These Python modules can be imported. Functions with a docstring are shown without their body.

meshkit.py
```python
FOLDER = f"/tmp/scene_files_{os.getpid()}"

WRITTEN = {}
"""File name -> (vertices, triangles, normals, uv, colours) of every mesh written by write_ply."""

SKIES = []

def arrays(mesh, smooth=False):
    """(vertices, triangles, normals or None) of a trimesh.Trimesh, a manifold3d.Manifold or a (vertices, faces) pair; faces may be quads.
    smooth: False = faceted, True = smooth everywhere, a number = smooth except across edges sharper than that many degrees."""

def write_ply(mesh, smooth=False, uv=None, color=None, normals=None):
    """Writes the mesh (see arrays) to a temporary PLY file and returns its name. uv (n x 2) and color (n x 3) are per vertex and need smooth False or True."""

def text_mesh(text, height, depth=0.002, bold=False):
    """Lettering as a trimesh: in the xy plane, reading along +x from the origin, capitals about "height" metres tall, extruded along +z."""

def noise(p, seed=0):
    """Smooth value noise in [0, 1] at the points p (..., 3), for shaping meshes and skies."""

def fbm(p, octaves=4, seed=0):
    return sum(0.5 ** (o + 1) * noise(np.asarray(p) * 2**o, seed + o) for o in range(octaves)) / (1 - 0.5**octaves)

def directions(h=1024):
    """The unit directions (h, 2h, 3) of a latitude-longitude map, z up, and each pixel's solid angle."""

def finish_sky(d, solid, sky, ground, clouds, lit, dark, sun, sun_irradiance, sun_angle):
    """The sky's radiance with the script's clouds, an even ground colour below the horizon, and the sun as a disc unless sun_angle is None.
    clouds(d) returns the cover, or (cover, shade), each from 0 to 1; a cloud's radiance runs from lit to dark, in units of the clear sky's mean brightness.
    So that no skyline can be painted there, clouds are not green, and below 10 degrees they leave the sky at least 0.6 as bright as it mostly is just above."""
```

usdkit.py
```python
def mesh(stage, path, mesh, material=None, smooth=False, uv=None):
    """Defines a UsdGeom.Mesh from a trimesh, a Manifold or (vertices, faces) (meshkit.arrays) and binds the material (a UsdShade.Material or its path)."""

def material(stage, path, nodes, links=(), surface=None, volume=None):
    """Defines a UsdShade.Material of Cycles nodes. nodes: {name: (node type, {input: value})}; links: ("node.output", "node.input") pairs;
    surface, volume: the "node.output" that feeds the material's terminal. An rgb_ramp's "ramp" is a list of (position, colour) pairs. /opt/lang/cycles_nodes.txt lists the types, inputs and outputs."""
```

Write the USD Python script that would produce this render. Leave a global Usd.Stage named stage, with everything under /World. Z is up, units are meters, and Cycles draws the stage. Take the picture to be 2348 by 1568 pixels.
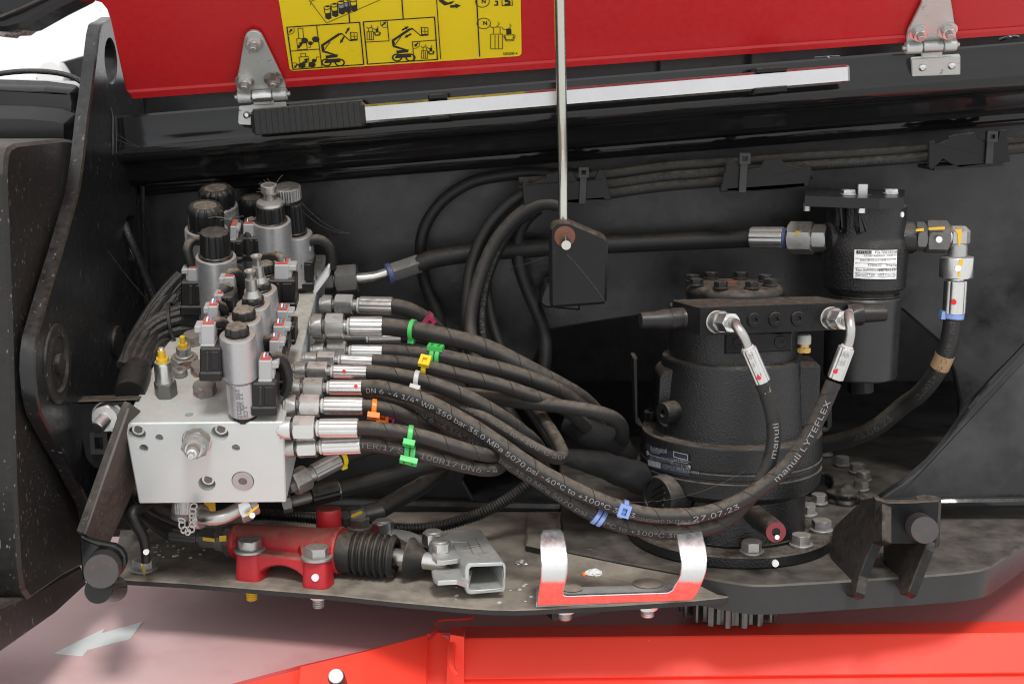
import math, random, numpy as np, trimesh, usdkit, meshkit, mapbox_earcut
import manifold3d as m3
from scipy.interpolate import Akima1DInterpolator
from shapely.geometry import Polygon, LineString, Point
from shapely.ops import unary_union
from pxr import Usd, UsdGeom, UsdLux, UsdShade, Gf, Vt

rng = random.Random(7)
stage = Usd.Stage.CreateInMemory()
UsdGeom.SetStageUpAxis(stage, UsdGeom.Tokens.z)
UsdGeom.SetStageMetersPerUnit(stage, 1.0)
UsdGeom.Xform.Define(stage, '/World'); UsdGeom.Scope.Define(stage, '/World/Looks')

# ------------------------------------------------------------------ camera, sky, light
PITCH, FPX = math.radians(10), 3300.0
CAM = np.array([0, -1.30, .23])
FW = np.array([0, math.cos(PITCH), -math.sin(PITCH)]); UP = np.array([0, math.sin(PITCH), math.cos(PITCH)]); RT = np.array([1., 0, 0])
EXPOSURE = 0.52
cam = UsdGeom.Camera.Define(stage, '/World/camera')
cam.AddTranslateOp().Set(Gf.Vec3d(*CAM)); cam.AddRotateXYZOp().Set(Gf.Vec3f(90 - math.degrees(PITCH), 0, 0))
cam.CreateHorizontalApertureAttr(36.0); cam.CreateVerticalApertureAttr(36.0 * 683 / 1024)
cam.CreateFocalLengthAttr(36.0 * FPX / 2348); cam.CreateClippingRangeAttr(Gf.Vec2f(.05, 500))
cam.CreateFStopAttr(9.0); cam.CreateFocusDistanceAttr(1.33); cam.CreateExposureAttr(EXPOSURE)

SUN_EL, SUN_AZ = math.radians(52), math.radians(168)      # azimuth from +y towards +x
sdir = np.array([math.sin(SUN_AZ) * math.cos(SUN_EL), math.cos(SUN_AZ) * math.cos(SUN_EL), math.sin(SUN_EL)])
sun = UsdLux.DistantLight.Define(stage, '/World/sun')
sun.CreateNormalizeAttr(True); sun.CreateIntensityAttr(.40); sun.CreateAngleAttr(12.0); sun.CreateColorAttr(Gf.Vec3f(1, .985, .965))
zl = Gf.Rotation(Gf.Vec3d(0, 0, 1), Gf.Vec3d(*sdir))
sun.AddTransformOp().Set(Gf.Matrix4d().SetRotate(zl))
SKY_STRENGTH = .08
usdkit.material(stage, '/World/Looks/sky', {
    'tc': ('texture_coordinate', {}),
    'sky': ('sky_texture', {'sky_type': 'single_scattering', 'sun_disc': False, 'sun_elevation': SUN_EL, 'sun_rotation': SUN_AZ}),
    'n': ('noise_texture', {'scale': 2.2, 'detail': 5.0, 'roughness': .55}),
    'r': ('map_range', {'from_min': .3, 'from_max': .72, 'to_min': .90, 'to_max': 1.0, 'clamp': True}),
    'cl': ('rgb_ramp', {'ramp': [(0.25, (8.4, 8.5, 8.7)), (.75, (12.6, 12.6, 12.7))]}),
    'm': ('mix_color', {}),
    'b': ('background_shader', {'strength': SKY_STRENGTH})},
    [('tc.generated', 'n.vector'), ('n.fac', 'r.value'), ('n.fac', 'cl.fac'), ('r.result', 'm.fac'), ('sky.color', 'm.a'), ('cl.color', 'm.b'), ('m.result', 'b.color')],
    surface='b.background')
dome = UsdLux.DomeLight.Define(stage, '/World/sky')
UsdShade.MaterialBindingAPI.Apply(dome.GetPrim()).Bind(UsdShade.Material.Get(stage, '/World/Looks/sky'))
dome.GetPrim().SetCustomDataByKey('kind', 'structure')

# ------------------------------------------------------------------ picture <-> place
def A(*x): return np.array(x, float)
def unit(v): v = np.asarray(v, float); return v / np.linalg.norm(v)
def ray(u, v): return FW + (u - 1174) / FPX * RT - (v - 784) / FPX * UP
def P(u, v, y): d = ray(u, v); return CAM + d * ((y - CAM[1]) / d[1])
def Q(u, v, z): d = ray(u, v); return CAM + d * ((z - CAM[2]) / d[2])
def RP(u, v, p0, n): d = ray(u, v); return CAM + d * (np.dot(p0 - CAM, n) / np.dot(d, n))
def S(p): return float(np.dot(np.asarray(p) - CAM, FW)) / FPX
def proj(p): d = np.asarray(p) - CAM; z = d @ FW; return A(1174 + FPX * (d @ RT) / z, 784 - FPX * (d @ UP) / z)
def crop(x0, y0, k): return lambda x, y: ((x0 + x / k) / 1.68654, (y0 + y / k) / 1.68654)
c1, c2, c3, c4 = crop(0, 0, 2.24), crop(900, 0, 1.9567), crop(2000, 0, 2.24), crop(2960, 0, 2.24)
c5, c6, c7, c8 = crop(0, 600, 2.24), crop(650, 650, 2.613), crop(650, 1150, 2.851), crop(1050, 950, 2.609)
d1, d2, d3, d4 = crop(400, 1450, 2.851), crop(1050, 1350, 2.348), crop(0, 1300, 2.24), crop(0, 1900, 2.105)
d5, d6, d7, d8 = crop(600, 1850, 2.609), crop(1300, 1850, 2.851), crop(1900, 1850, 2.348), crop(2800, 1700, 2.024)
e1, e2, e3, e4 = crop(2400, 950, 2.348), crop(2400, 1400, 2.091), crop(3000, 650, 1.743), crop(1900, 500, 2.091)
e5, e6, e7, e8 = crop(1500, 550, 1.65), crop(1700, 1350, 2.091), crop(900, 2250, 1.565), crop(2400, 2250, 1.505)
f1, f2, f3, f4 = crop(600, 1900, 4.48), crop(850, 1000, 4.48), crop(1050, 0, 2.348), crop(400, 1050, 3.484)
ident = lambda x, y: (x, y)
K = lambda c: c(1, 0)[0] - c(0, 0)[0]                 # picture pixels per crop pixel

# ------------------------------------------------------------------ stage objects
USED = {}
def numbered(path):
    n = USED.get(path, -1) + 1; USED[path] = n
    return path if n == 0 else f'{path}_{n:03d}'
def path_of(o): return '/World' if o is None else str(o.GetPath())
def tag(o, label=None, cat=None, group=None, kind=None):
    p = o.GetPrim() if hasattr(o, 'GetPrim') else o
    for k, v in (('label', label), ('category', cat), ('group', group), ('kind', kind)):
        if v: p.SetCustomDataByKey(k, v)
    return p
def thing(name, label, cat, group=None, loc=(0, 0, 0)):
    x = UsdGeom.Xform.Define(stage, numbered('/World/' + name))
    return tag(x, label, cat, group)
def join(ms):
    ms = [tm(m) for m in ms if m is not None]
    return trimesh.util.concatenate(ms) if len(ms) > 1 else ms[0]
def tm(m):
    if hasattr(m, 'to_mesh'):
        q = m.to_mesh(); return trimesh.Trimesh(q.vert_properties[:, :3], q.tri_verts, process=False)
    return m
def obj(name, mesh, mat, parent=None, smooth=32, **k):
    if isinstance(mesh, (list, tuple)): mesh = join(mesh)
    m = usdkit.mesh(stage, numbered(path_of(parent) + '/' + name), tm(mesh), M(mat), smooth=smooth)
    return tag(m, **k)
def top(name, mesh, mat, label, cat, group=None, smooth=32): return obj(name, mesh, mat, None, smooth, label=label, cat=cat, group=group)

# ------------------------------------------------------------------ materials
MATS = {}
def M(name): return MATS[name] if isinstance(name, str) else name
def mat(name, col, rough=.5, metal=0., dust=0., dcol=(.20, .165, .125), var=.12, vs=35., bump=0., bs=300., bd=.0006, spk=0., spcol=(.33, .27, .20), sps=260., rust=0., rcol=(.16, .055, .02), coat=0., spec=.5, rvar=.12, dlo=.15, streak=0., grad=None, bmap=None, dns=None, dcon=(.30, .66)):
    n = {'g': ('geometry', {}), 'xyz': ('separate_xyz', {}),
         'n1': ('noise_texture', {'scale': vs, 'detail': 6.0, 'roughness': .6}),
         'n2': ('noise_texture', {'scale': vs * 4.3, 'detail': 4.0, 'roughness': .65}), 'n3': ('noise_texture', {'scale': dns or vs * 4.3, 'detail': 5.0, 'roughness': .62}),
         'c0': ('mix_color', {'a': [c * (1 - var) for c in col], 'b': [min(1, c * (1 + var)) for c in col]}),
         'r0': ('map_range', {'from_min': .3, 'from_max': .7, 'to_min': max(.03, rough - rvar * rough), 'to_max': min(1, rough + rvar * rough), 'clamp': True}),
         'p': ('principled_bsdf', {'metallic': float(metal), 'coat_weight': coat, 'coat_roughness': .12, 'specular_ior_level': spec})}
    l = [('g.position', 'n1.vector'), ('g.position', 'n2.vector'), ('g.position', 'n3.vector'), ('n1.fac', 'c0.fac'), ('n2.fac', 'r0.value'), ('g.normal', 'xyz.vector')]
    c, r, mt = 'c0.result', 'r0.result', None
    fac = []
    if spk:
        n['sv'] = ('noise_texture', {'scale': sps, 'detail': 2.0, 'roughness': .5})
        n['sm'] = ('mapping', {'scale': (1, 1, .38 if streak else 1)})
        n['sr'] = ('map_range', {'from_min': .80 - .2 * spk, 'from_max': .825 - .2 * spk, 'to_min': 0., 'to_max': .8, 'clamp': True})
        n['sc'] = ('mix_color', {'b': spcol}); n['sx'] = ('mix_float', {'b': .9})
        l += [('g.position', 'sm.vector'), ('sm.vector', 'sv.vector'), ('sv.fac', 'sr.value'), ('sr.result', 'sc.fac'), (c, 'sc.a'), ('sr.result', 'sx.fac'), (r, 'sx.a')]
        c, r = 'sc.result', 'sx.result'; fac.append('sr.result')
    if rust:
        n['ur'] = ('map_range', {'from_min': .66 - .25 * rust, 'from_max': .74 - .25 * rust, 'to_min': 0., 'to_max': .9, 'clamp': True})
        n['uc'] = ('mix_color', {'b': rcol}); n['ux'] = ('mix_float', {'b': .9})
        l += [('n2.fac', 'ur.value'), ('ur.result', 'uc.fac'), (c, 'uc.a'), ('ur.result', 'ux.fac'), (r, 'ux.a')]
        c, r = 'uc.result', 'ux.result'; fac.append('ur.result')
    if dust:
        n['dz'] = ('map_range', {'from_min': .12, 'from_max': .85, 'to_min': dlo, 'to_max': 1., 'clamp': True})
        n['dn'] = ('map_range', {'from_min': dcon[0], 'from_max': dcon[1], 'to_min': .12 if dns else .25, 'to_max': 1., 'clamp': True})
        n['dm'] = ('math', {'math_type': 'multiply'}); n['dk'] = ('math', {'math_type': 'multiply', 'value2': float(dust), 'use_clamp': True})
        n['dd'] = ('mix_color', {'a': [x * .72 for x in dcol], 'b': [x * 1.2 for x in dcol]})
        if grad:       # dust colour mixed in more strongly towards one side: (axis, from, to, factor there, factor here)
            n['gx'] = ('separate_xyz', {}); n['gr'] = ('map_range', {'from_min': grad[1], 'from_max': grad[2], 'to_min': grad[3], 'to_max': grad[4], 'clamp': True}); n['gm'] = ('math', {'math_type': 'multiply'})
            l += [('g.position', 'gx.vector'), ('gx.' + grad[0], 'gr.value'), ('dz.result', 'gm.value1'), ('gr.result', 'gm.value2')]
        n['dc'] = ('mix_color', {}); n['dx'] = ('mix_float', {'b': .92})
        l += [('xyz.z', 'dz.value'), ('n3.fac', 'dn.value'), ('gm.value' if grad else 'dz.result', 'dm.value1'), ('dn.result', 'dm.value2'), ('dm.value', 'dk.value1'), ('dk.value', 'dc.fac'), (c, 'dc.a'), ('n1.fac', 'dd.fac'), ('dd.result', 'dc.b'), ('dk.value', 'dx.fac'), (r, 'dx.a')]
        c, r = 'dc.result', 'dx.result'; fac.append('dk.value')
    if metal and fac:
        prev = None
        for i, f in enumerate(fac):
            n[f'k{i}'] = ('mix_float', {'a': float(metal), 'b': 0.})
            l += [(f, f'k{i}.fac')] + ([(prev, f'k{i}.a')] if prev else [])
            prev = f'k{i}.result'
        l.append((prev, 'p.metallic'))
    l += [(c, 'p.base_color'), (r, 'p.roughness')]
    if bump:
        n['bn'] = ('noise_texture', {'scale': bs, 'detail': 3.0, 'roughness': .55}); n['bp'] = ('bump', {'strength': bump, 'distance': bd})
        if bmap: n['bm'] = ('mapping', {'scale': bmap}); l += [('g.position', 'bm.vector'), ('bm.vector', 'bn.vector')]
        else: l.append(('g.position', 'bn.vector'))
        l += [('bn.fac', 'bp.height'), ('bp.normal', 'p.normal')]
    MATS[name] = usdkit.material(stage, '/World/Looks/' + name, n, l, surface='p.BSDF')
BK = (.0065, .0067, .0070)
mat('black_paint', BK, .20, dust=.22, dcol=(.10, .09, .08), spk=.10, spcol=(.12, .10, .08), bump=.10, bs=160, dlo=.0, spec=.4)
mat('black_wall', (.0075, .0078, .0084), .27, dust=.42, dns=9, dcon=(.40, .58), dcol=(.095, .094, .096), spk=.06, spcol=(.10, .085, .07), bump=.16, bs=230, dlo=.34, rvar=.35, vs=9, spec=.5, grad=('x', .24, .46, .85, 2.6))  # paler towards the right: dust, plus sky reflection painted into the colour
mat('black_dusty', (.007, .0068, .0065), .36, dust=.6, dcol=(.12, .10, .08), spk=.60, spcol=(.20, .18, .15), sps=430, bump=.12, bs=200, dlo=.10, streak=1, spec=.4)
mat('strap_dusty', (.02, .018, .016), .5, dust=.8, dcol=(.14, .115, .09), spk=.62, spcol=(.20, .16, .12), sps=330, var=.5, vs=30, dlo=.5, bump=.1)
mat('black_gloss', BK, .10, dust=.08, dcol=(.10, .09, .08), spk=.06, bump=.06, bs=90, dlo=.0)
mat('black_cast', (.0065, .0065, .0067), .27, dust=.9, dcol=(.15, .125, .10), bump=.65, bs=520, bd=.0012, dlo=.0, var=.2)
mat('black_smooth', (.007, .007, .0072), .30, spec=.28, dust=.8, dcol=(.14, .115, .09), bump=.1, bs=300, dlo=.0)
mat('black_plastic', (.009, .009, .0092), .34, spec=.38, dust=.45, dcol=(.16, .135, .11), spk=.10, dlo=.0)
mat('black_rubber', (.013, .0127, .0124), .58, dust=.85, dcol=(.175, .145, .112), bump=.3, bs=700, dlo=.0, spec=.4)
mat('hose_rubber', (.0135, .013, .0127), .50, dust=.85, dcol=(.175, .145, .112), bump=.35, bs=900, dlo=.02, spk=.14, sps=500, spec=.4)
mat('hose_dark', (.009, .0088, .0086), .5, dust=.45, dcol=(.075, .06, .045), bump=.3, bs=900, dlo=.03, spk=.1, sps=500, spec=.4)
mat('braid', (.010, .010, .0108), .36, dust=.35, dcol=(.17, .15, .125), bump=.9, bs=520, bd=.0014, dlo=.05, spk=.3, sps=700, spcol=(.10, .09, .085))
mat('tape', (.011, .0106, .0102), .5, dust=.9, dcol=(.26, .215, .165), bump=.4, bs=200, dlo=.0)
mat('tape_dark', (.008, .008, .0082), .42, dust=.28, dcol=(.10, .09, .08), bump=.5, bs=150, dlo=.0, spec=.4)
mat('deck_steel', (.020, .019, .018), .50, dust=1., dns=38, dcon=(.12, .60), dcol=(.31, .27, .22), var=.6, vs=14, bump=.25, bs=160, spk=.2, sps=300, spcol=(.22, .19, .15), spec=.35, dlo=.0)
mat('plate_steel', (.020, .020, .020), .30, dust=.60, dcol=(.19, .165, .135), var=.5, vs=10, bump=.15, bs=160, spk=.1, sps=300, spcol=(.22, .19, .15), dlo=.0)
mat('rod_steel', (.60, .61, .55), .22, metal=1., var=.08, vs=12)
mat('red_panel', (.43, .007, .011), .33, dust=.10, dcol=(.28, .10, .07), spk=.06, spcol=(.25, .10, .05), bump=.10, bs=170, dlo=.5, var=.04, sps=160)
mat('red_chassis', (.92, .060, .034), .42, spec=.28, bump=.06, bs=60, var=.04, vs=9, spk=.06, spcol=(.6, .25, .2), sps=120)
mat('red_top', (.46, .016, .016), .22, dust=.84, dcol=(.78, .59, .58), bump=.04, bs=120, var=.06, vs=4, dns=7, dcon=(-.1, .45), grad=('x', -.34, .02, 1., .20))  # pale pink over the red, stronger towards the left
mat('red_cast', (.42, .012, .020), .42, dust=.80, dcol=(.21, .155, .115), bump=.25, bs=260, dlo=.04, spk=.2, spcol=(.40, .22, .18), sps=420)
mat('block_alloy', (.555, .595, .585), .40, metal=.35, dust=.85, dcol=(.33, .26, .175), grad=('y', -.09, .15, .5, 1.15), bump=.16, bs=420, bmap=(.10, 1, 1.6), dlo=.0, var=.08, vs=25, spk=.10, spcol=(.30, .27, .22), sps=140)
mat('coil_grey', (.46, .465, .475), .34, metal=.75, dust=.85, dcol=(.30, .23, .165), dlo=.02, var=.06)
mat('zinc', (.66, .66, .65), .27, metal=1., dust=.55, dcol=(.24, .20, .15), dlo=.02, var=.1, bump=.08, bs=260)
mat('zinc_old', (.46, .46, .45), .36, metal=1., dust=1.0, dcol=(.19, .155, .115), dlo=.05, var=.2, bump=.15, bs=260)
mat('pin_dark', (.075, .068, .066), .45, metal=.6, var=.3, rust=.12)
mat('gear_dark', (.13, .125, .12), .30, metal=1., dust=.3, var=.5, vs=60, spk=.3, spcol=(.02,.02,.02), sps=200)
mat('zinc_dark', (.17, .17, .165), .42, metal=.9, dust=.7, dcol=(.12, .10, .08), dlo=.12, var=.2)
mat('steel_tube', (.50, .49, .47), .24, metal=1., dust=.45, dcol=(.16, .13, .10), dlo=.04, var=.15)
mat('galvanised', (.52, .53, .52), .45, metal=.75, dust=.5, dcol=(.36, .34, .30), dlo=.05, var=.10, bump=.12, bs=420)
mat('bar_steel', (.56, .56, .57), .20, metal=1., var=.22, vs=11, spk=.01, spcol=(.08, .07, .06), sps=150, rvar=.1)
mat('hook_alloy', (.74, .74, .74), .24, metal=1., dust=.12, dcol=(.4, .37, .33), dlo=.1, var=.1, spk=.15, spcol=(.5, .45, .42), sps=130)
mat('hinge_plate', (.50, .52, .50), .40, metal=.7, dust=.2, dcol=(.3, .27, .23), bump=.25, bs=500, rust=.12, var=.06)
mat('brass', (.55, .36, .12), .3, metal=1.)
mat('rust', (.12, .045, .025), .8, var=.4, vs=200)
mat('rusty_nut', (.30, .28, .26), .5, metal=.6, rust=.75, rcol=(.09, .045, .03))
mat('plug_rusty', (.30, .295, .285), .42, metal=.85, dust=.75, dcol=(.21, .16, .115), rust=.42, rcol=(.24, .085, .025), dlo=.03)
mat('grey_plastic', (.36, .36, .365), .45, dust=.35, dcol=(.3, .26, .21), dlo=.0)
mat('fabric', (.011, .011, .0115), .85, dust=.2, dcol=(.08, .07, .06), bump=.5, bs=600, dlo=0, spec=.25); mat('stub_red', (.16, .014, .020), .5, dust=.2); mat('coil_print', (.16, .16, .165), .6); mat('black_post', BK, .24, dust=.3, dcol=(.10, .09, .08), spk=.55, spcol=(.16, .14, .12), sps=260, streak=1, bump=.1, bs=160, dlo=.0)
mat('insert_red', (.42, .09, .06), .6); mat('wire_blue', (.11, .25, .48), .45); mat('wire_white', (.75, .75, .76), .45)
mat('tie_green', (.055, .50, .11), .38, dust=.2, dcol=(.3, .3, .2)); mat('tie_yellow', (.80, .60, .012), .38, dust=.15); mat('tie_orange', (.88, .20, .012), .38)
mat('tie_white', (.52, .52, .50), .4, dust=.2); mat('tie_blue', (.19, .28, .56), .42); mat('tie_magenta', (.35, .02, .08), .45, dust=.35); mat('tie_black', (.014, .014, .014), .3, dust=.2)
mat('sticker_yellow', (.72, .53, .004), .42, dust=.06, dcol=(.3, .22, .05), dlo=.5, bump=.05, bs=300, spk=.10, spcol=(.16, .12, .02), sps=330, var=.05)
mat('ink', (.012, .011, .010), .5); mat('ink_grey', (.22, .21, .24), .5); mat('paint_yellow', (.68, .42, .015), .55, dust=.2, dcol=(.25, .2, .1), bump=.2, bs=500); mat('paint_red', (.55, .01, .015), .5); mat('paint_white', (.80, .80, .80), .5)
mat('print_white', (.23, .23, .225), .7, dust=.3, dcol=(.17, .14, .11)); mat('print_grey', (.115, .112, .107), .75, dust=.4, dcol=(.17, .14, .11)); mat('print_dim', (.055, .055, .057), .7)
mat('label_white', (.78, .78, .78), .4); mat('label_navy', (.010, .013, .026), .42, dust=.25, dcol=(.12, .1, .08)); mat('print_soft', (.35, .36, .38), .5)
mat('ground', (.53, .525, .51), .8, var=.12, vs=3); mat('arrow_grey', (.80, .82, .80), .5, dust=.05, dcol=(.5, .45, .42)); mat('seed', (.40, .34, .27), .7); mat('bowl_paint', (.011, .011, .0115), .34, dust=.4, dcol=(.12, .10, .08), bump=.05, bs=200, dlo=.0, spec=.6); mat('web', (.30, .28, .26), .6); mat('debris', (.58, .56, .52), .8, var=.4, vs=300); mat('reflex', (.22, .30, .14), .6); mat('collar_blue', (.05, .07, .17), .5, dust=.3); mat('brown_band', (.30, .19, .10), .5, var=.3); mat('white_metal', (.7, .7, .7), .4)

# ------------------------------------------------------------------ shapes
class Fr:
    """a plane in space: origin p, outward normal n; a to the right, b up, c outwards"""
    def __init__(s, p, n, up=(0, 0, 1)):
        s.p, s.n = np.asarray(p, float), unit(n); s.ey = unit(np.asarray(up, float) - np.dot(up, s.n) * s.n); s.ex = np.cross(s.ey, s.n)
    def ab(s, u, v): q = RP(u, v, s.p, s.n) - s.p; return (q @ s.ex, q @ s.ey)
    def w(s, a, b, c=0): return s.p + s.ex * a + s.ey * b + s.n * c
    def W(s, V): return s.p + V[:, :1] * s.ex + V[:, 1:2] * s.ey + V[:, 2:3] * s.n
    def px(s, pts, c=ident): return [s.ab(*c(x, y)) for x, y in pts]
    def poly(s, pts, c=ident, r=0):
        g = Polygon(s.px(pts, c)).buffer(0)
        if r: g = g.buffer(-r, quad_segs=5).buffer(2 * r, quad_segs=5).buffer(-r, quad_segs=5)
        return g if g.geom_type == 'Polygon' else max(g.geoms, key=lambda q: q.area)
    def line(s, pts, w, c=ident): return LineString(s.px(pts, c)).buffer(w / 2, cap_style=2, quad_segs=3)
    def dot(s, x, y, r, c=ident): return Point(*s.ab(*c(x, y))).buffer(r, quad_segs=6)
def rings(g): return [np.array(g.exterior.coords)[:-1]] + [np.array(i.coords)[:-1] for i in g.interiors]
def slab(fr, g, t, off=0., bev=0.):
    """polygon g (shapely, in the frame fr) from off - t to off along its normal, the front edge bevelled"""
    if hasattr(g, 'geoms'): return join([slab(fr, q, t, off, bev) for q in g.geoms if q.area > 1e-9])
    g = Polygon(g.exterior.coords, [i.coords for i in g.interiors]); g = g.simplify(1e-6)
    from shapely.geometry.polygon import orient
    g = orient(g); R = rings(g)
    pts = np.vstack(R); ends = np.cumsum([len(r) for r in R]).astype(np.uint32)
    tri = mapbox_earcut.triangulate_float64(pts, ends).reshape(-1, 3).astype(int)
    a = pts[tri]; flip = np.cross(a[:, 1] - a[:, 0], a[:, 2] - a[:, 0]) < 0; tri[flip] = tri[flip][:, ::-1]
    ins = pts.copy()
    if bev:
        k = 0
        for r in R:
            e = np.roll(r, -1, 0) - r; e /= np.maximum(np.linalg.norm(e, axis=1, keepdims=True), 1e-12); nn = np.stack([-e[:, 1], e[:, 0]], 1)
            m = nn + np.roll(nn, 1, 0); d = np.maximum((m * m).sum(1, keepdims=True) / 2, .35); ins[k:k + len(r)] = r + bev * m / d; k += len(r)
    n = len(pts); z = lambda p, c: np.column_stack([p, np.full(len(p), c)])
    L = [z(pts, off - t), z(pts, off - bev)] + ([z(ins, off)] if bev else [])
    V = np.vstack(L); F = [tri[:, ::-1], tri + n * (len(L) - 1)]
    for lv in range(len(L) - 1):
        k = 0
        for r in R:
            i = np.arange(k, k + len(r)); j = np.roll(i, -1); a, b = lv * n, (lv + 1) * n
            F += [np.column_stack([i + a, j + a, j + b]), np.column_stack([i + a, j + b, i + b])]; k += len(r)
    return trimesh.Trimesh(fr.W(V), np.vstack(F), process=False)
def hull(pts): return trimesh.convex.convex_hull(np.asarray(pts, float))
def rbox(c, ex, ey, ez, d, b=.0):
    """box centred at c with half sizes d along the axes, edges chamfered by b"""
    ax = [unit(ex), unit(ey), unit(ez)]; pts = []
    for sx in (-1, 1):
        for sy in (-1, 1):
            for sz in (-1, 1):
                s_ = (sx, sy, sz)
                for k in range(3): pts.append(np.asarray(c) + sum(ax[i] * s_[i] * (d[i] - (b if i != k and b else 0)) for i in range(3)))
    return hull(pts)
def axes(t):
    t = unit(t); h = A(0, 0, 1) if abs(t[2]) < .9 else A(0, -1, 0); x = unit(np.cross(h, t)); return x, np.cross(t, x)
def lathe(a, b, prof, seg=28, px=True, lobes=0, depth=.05, ph=0.):
    """prof: (fraction of a->b, radius in picture pixels there) ; closed at both ends"""
    a, b = np.asarray(a, float), np.asarray(b, float); x, y = axes(b - a); th = np.linspace(0, 2 * math.pi, seg, endpoint=False) + ph
    mod = np.ones(seg)
    if lobes: mod = 1 - depth * np.clip(np.cos(th * lobes) * 1.6 - .6, 0, 1)
    V, F = [], []
    for f, r in prof:
        c = a + (b - a) * f; rr = r * (S(c) if px else 1) * mod
        V.append(c + np.outer(rr * np.cos(th), x) + np.outer(rr * np.sin(th), y))
    for k in range(len(prof) - 1):
        i = np.arange(seg); j = (i + 1) % seg; o, p = k * seg, (k + 1) * seg
        F += [np.column_stack([o + i, o + j, p + j]), np.column_stack([o + i, p + j, p + i])]
    V = np.vstack(V); n = len(V); V = np.vstack([V, a + (b - a) * prof[0][0], a + (b - a) * prof[-1][0]])
    i = np.arange(seg); j = (i + 1) % seg; o = (len(prof) - 1) * seg
    F += [np.column_stack([j, i, np.full(seg, n)]), np.column_stack([o + i, o + j, np.full(seg, n + 1)])]
    return trimesh.Trimesh(V, np.vstack(F), process=False)
def cyl(a, b, r, seg=24, c=.0):
    L = np.linalg.norm(np.asarray(b) - a); c = min(c, .45 * r); f = c / L
    return lathe(a, b, [(0, r - c), (f, r), (1 - f, r), (1, r - c)] if c else [(0, r), (1, r)], seg, px=False)
def hexn(a, b, r, rot=0., ch=.16, ends=(1, 1)):
    """chamfered hexagon (nut, bolt head, hex fitting) of corner radius r from a to b"""
    a, b = np.asarray(a, float), np.asarray(b, float); L = np.linalg.norm(b - a); t = (b - a) / L; x, y = axes(t); c = min(ch * r * .6, L * .2); pts = []
    for k in range(6):
        q = rot + k * math.pi / 3; d = r * (math.cos(q) * x + math.sin(q) * y); pts += [a + d + t * c * ends[0], b + d - t * c * ends[1]]
    for k in range(18):
        q = k * math.pi / 9; d = .905 * r * (math.cos(q) * x + math.sin(q) * y); pts += [a + d, b + d]
    return hull(pts)
def bolt(p, ax, r, h=None, washer=1.35, rot=None):
    p, ax = np.asarray(p, float), unit(ax); h = h or r * .75; out = []; w = 0
    if washer: w = .28 * r; out.append(cyl(p, p + ax * w, r * washer, 20, .06 * r))
    out.append(hexn(p + ax * w * .98, p + ax * (w + h), r, rng.random() if rot is None else rot, .16, (0, 1)))
    return join(out)
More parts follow.
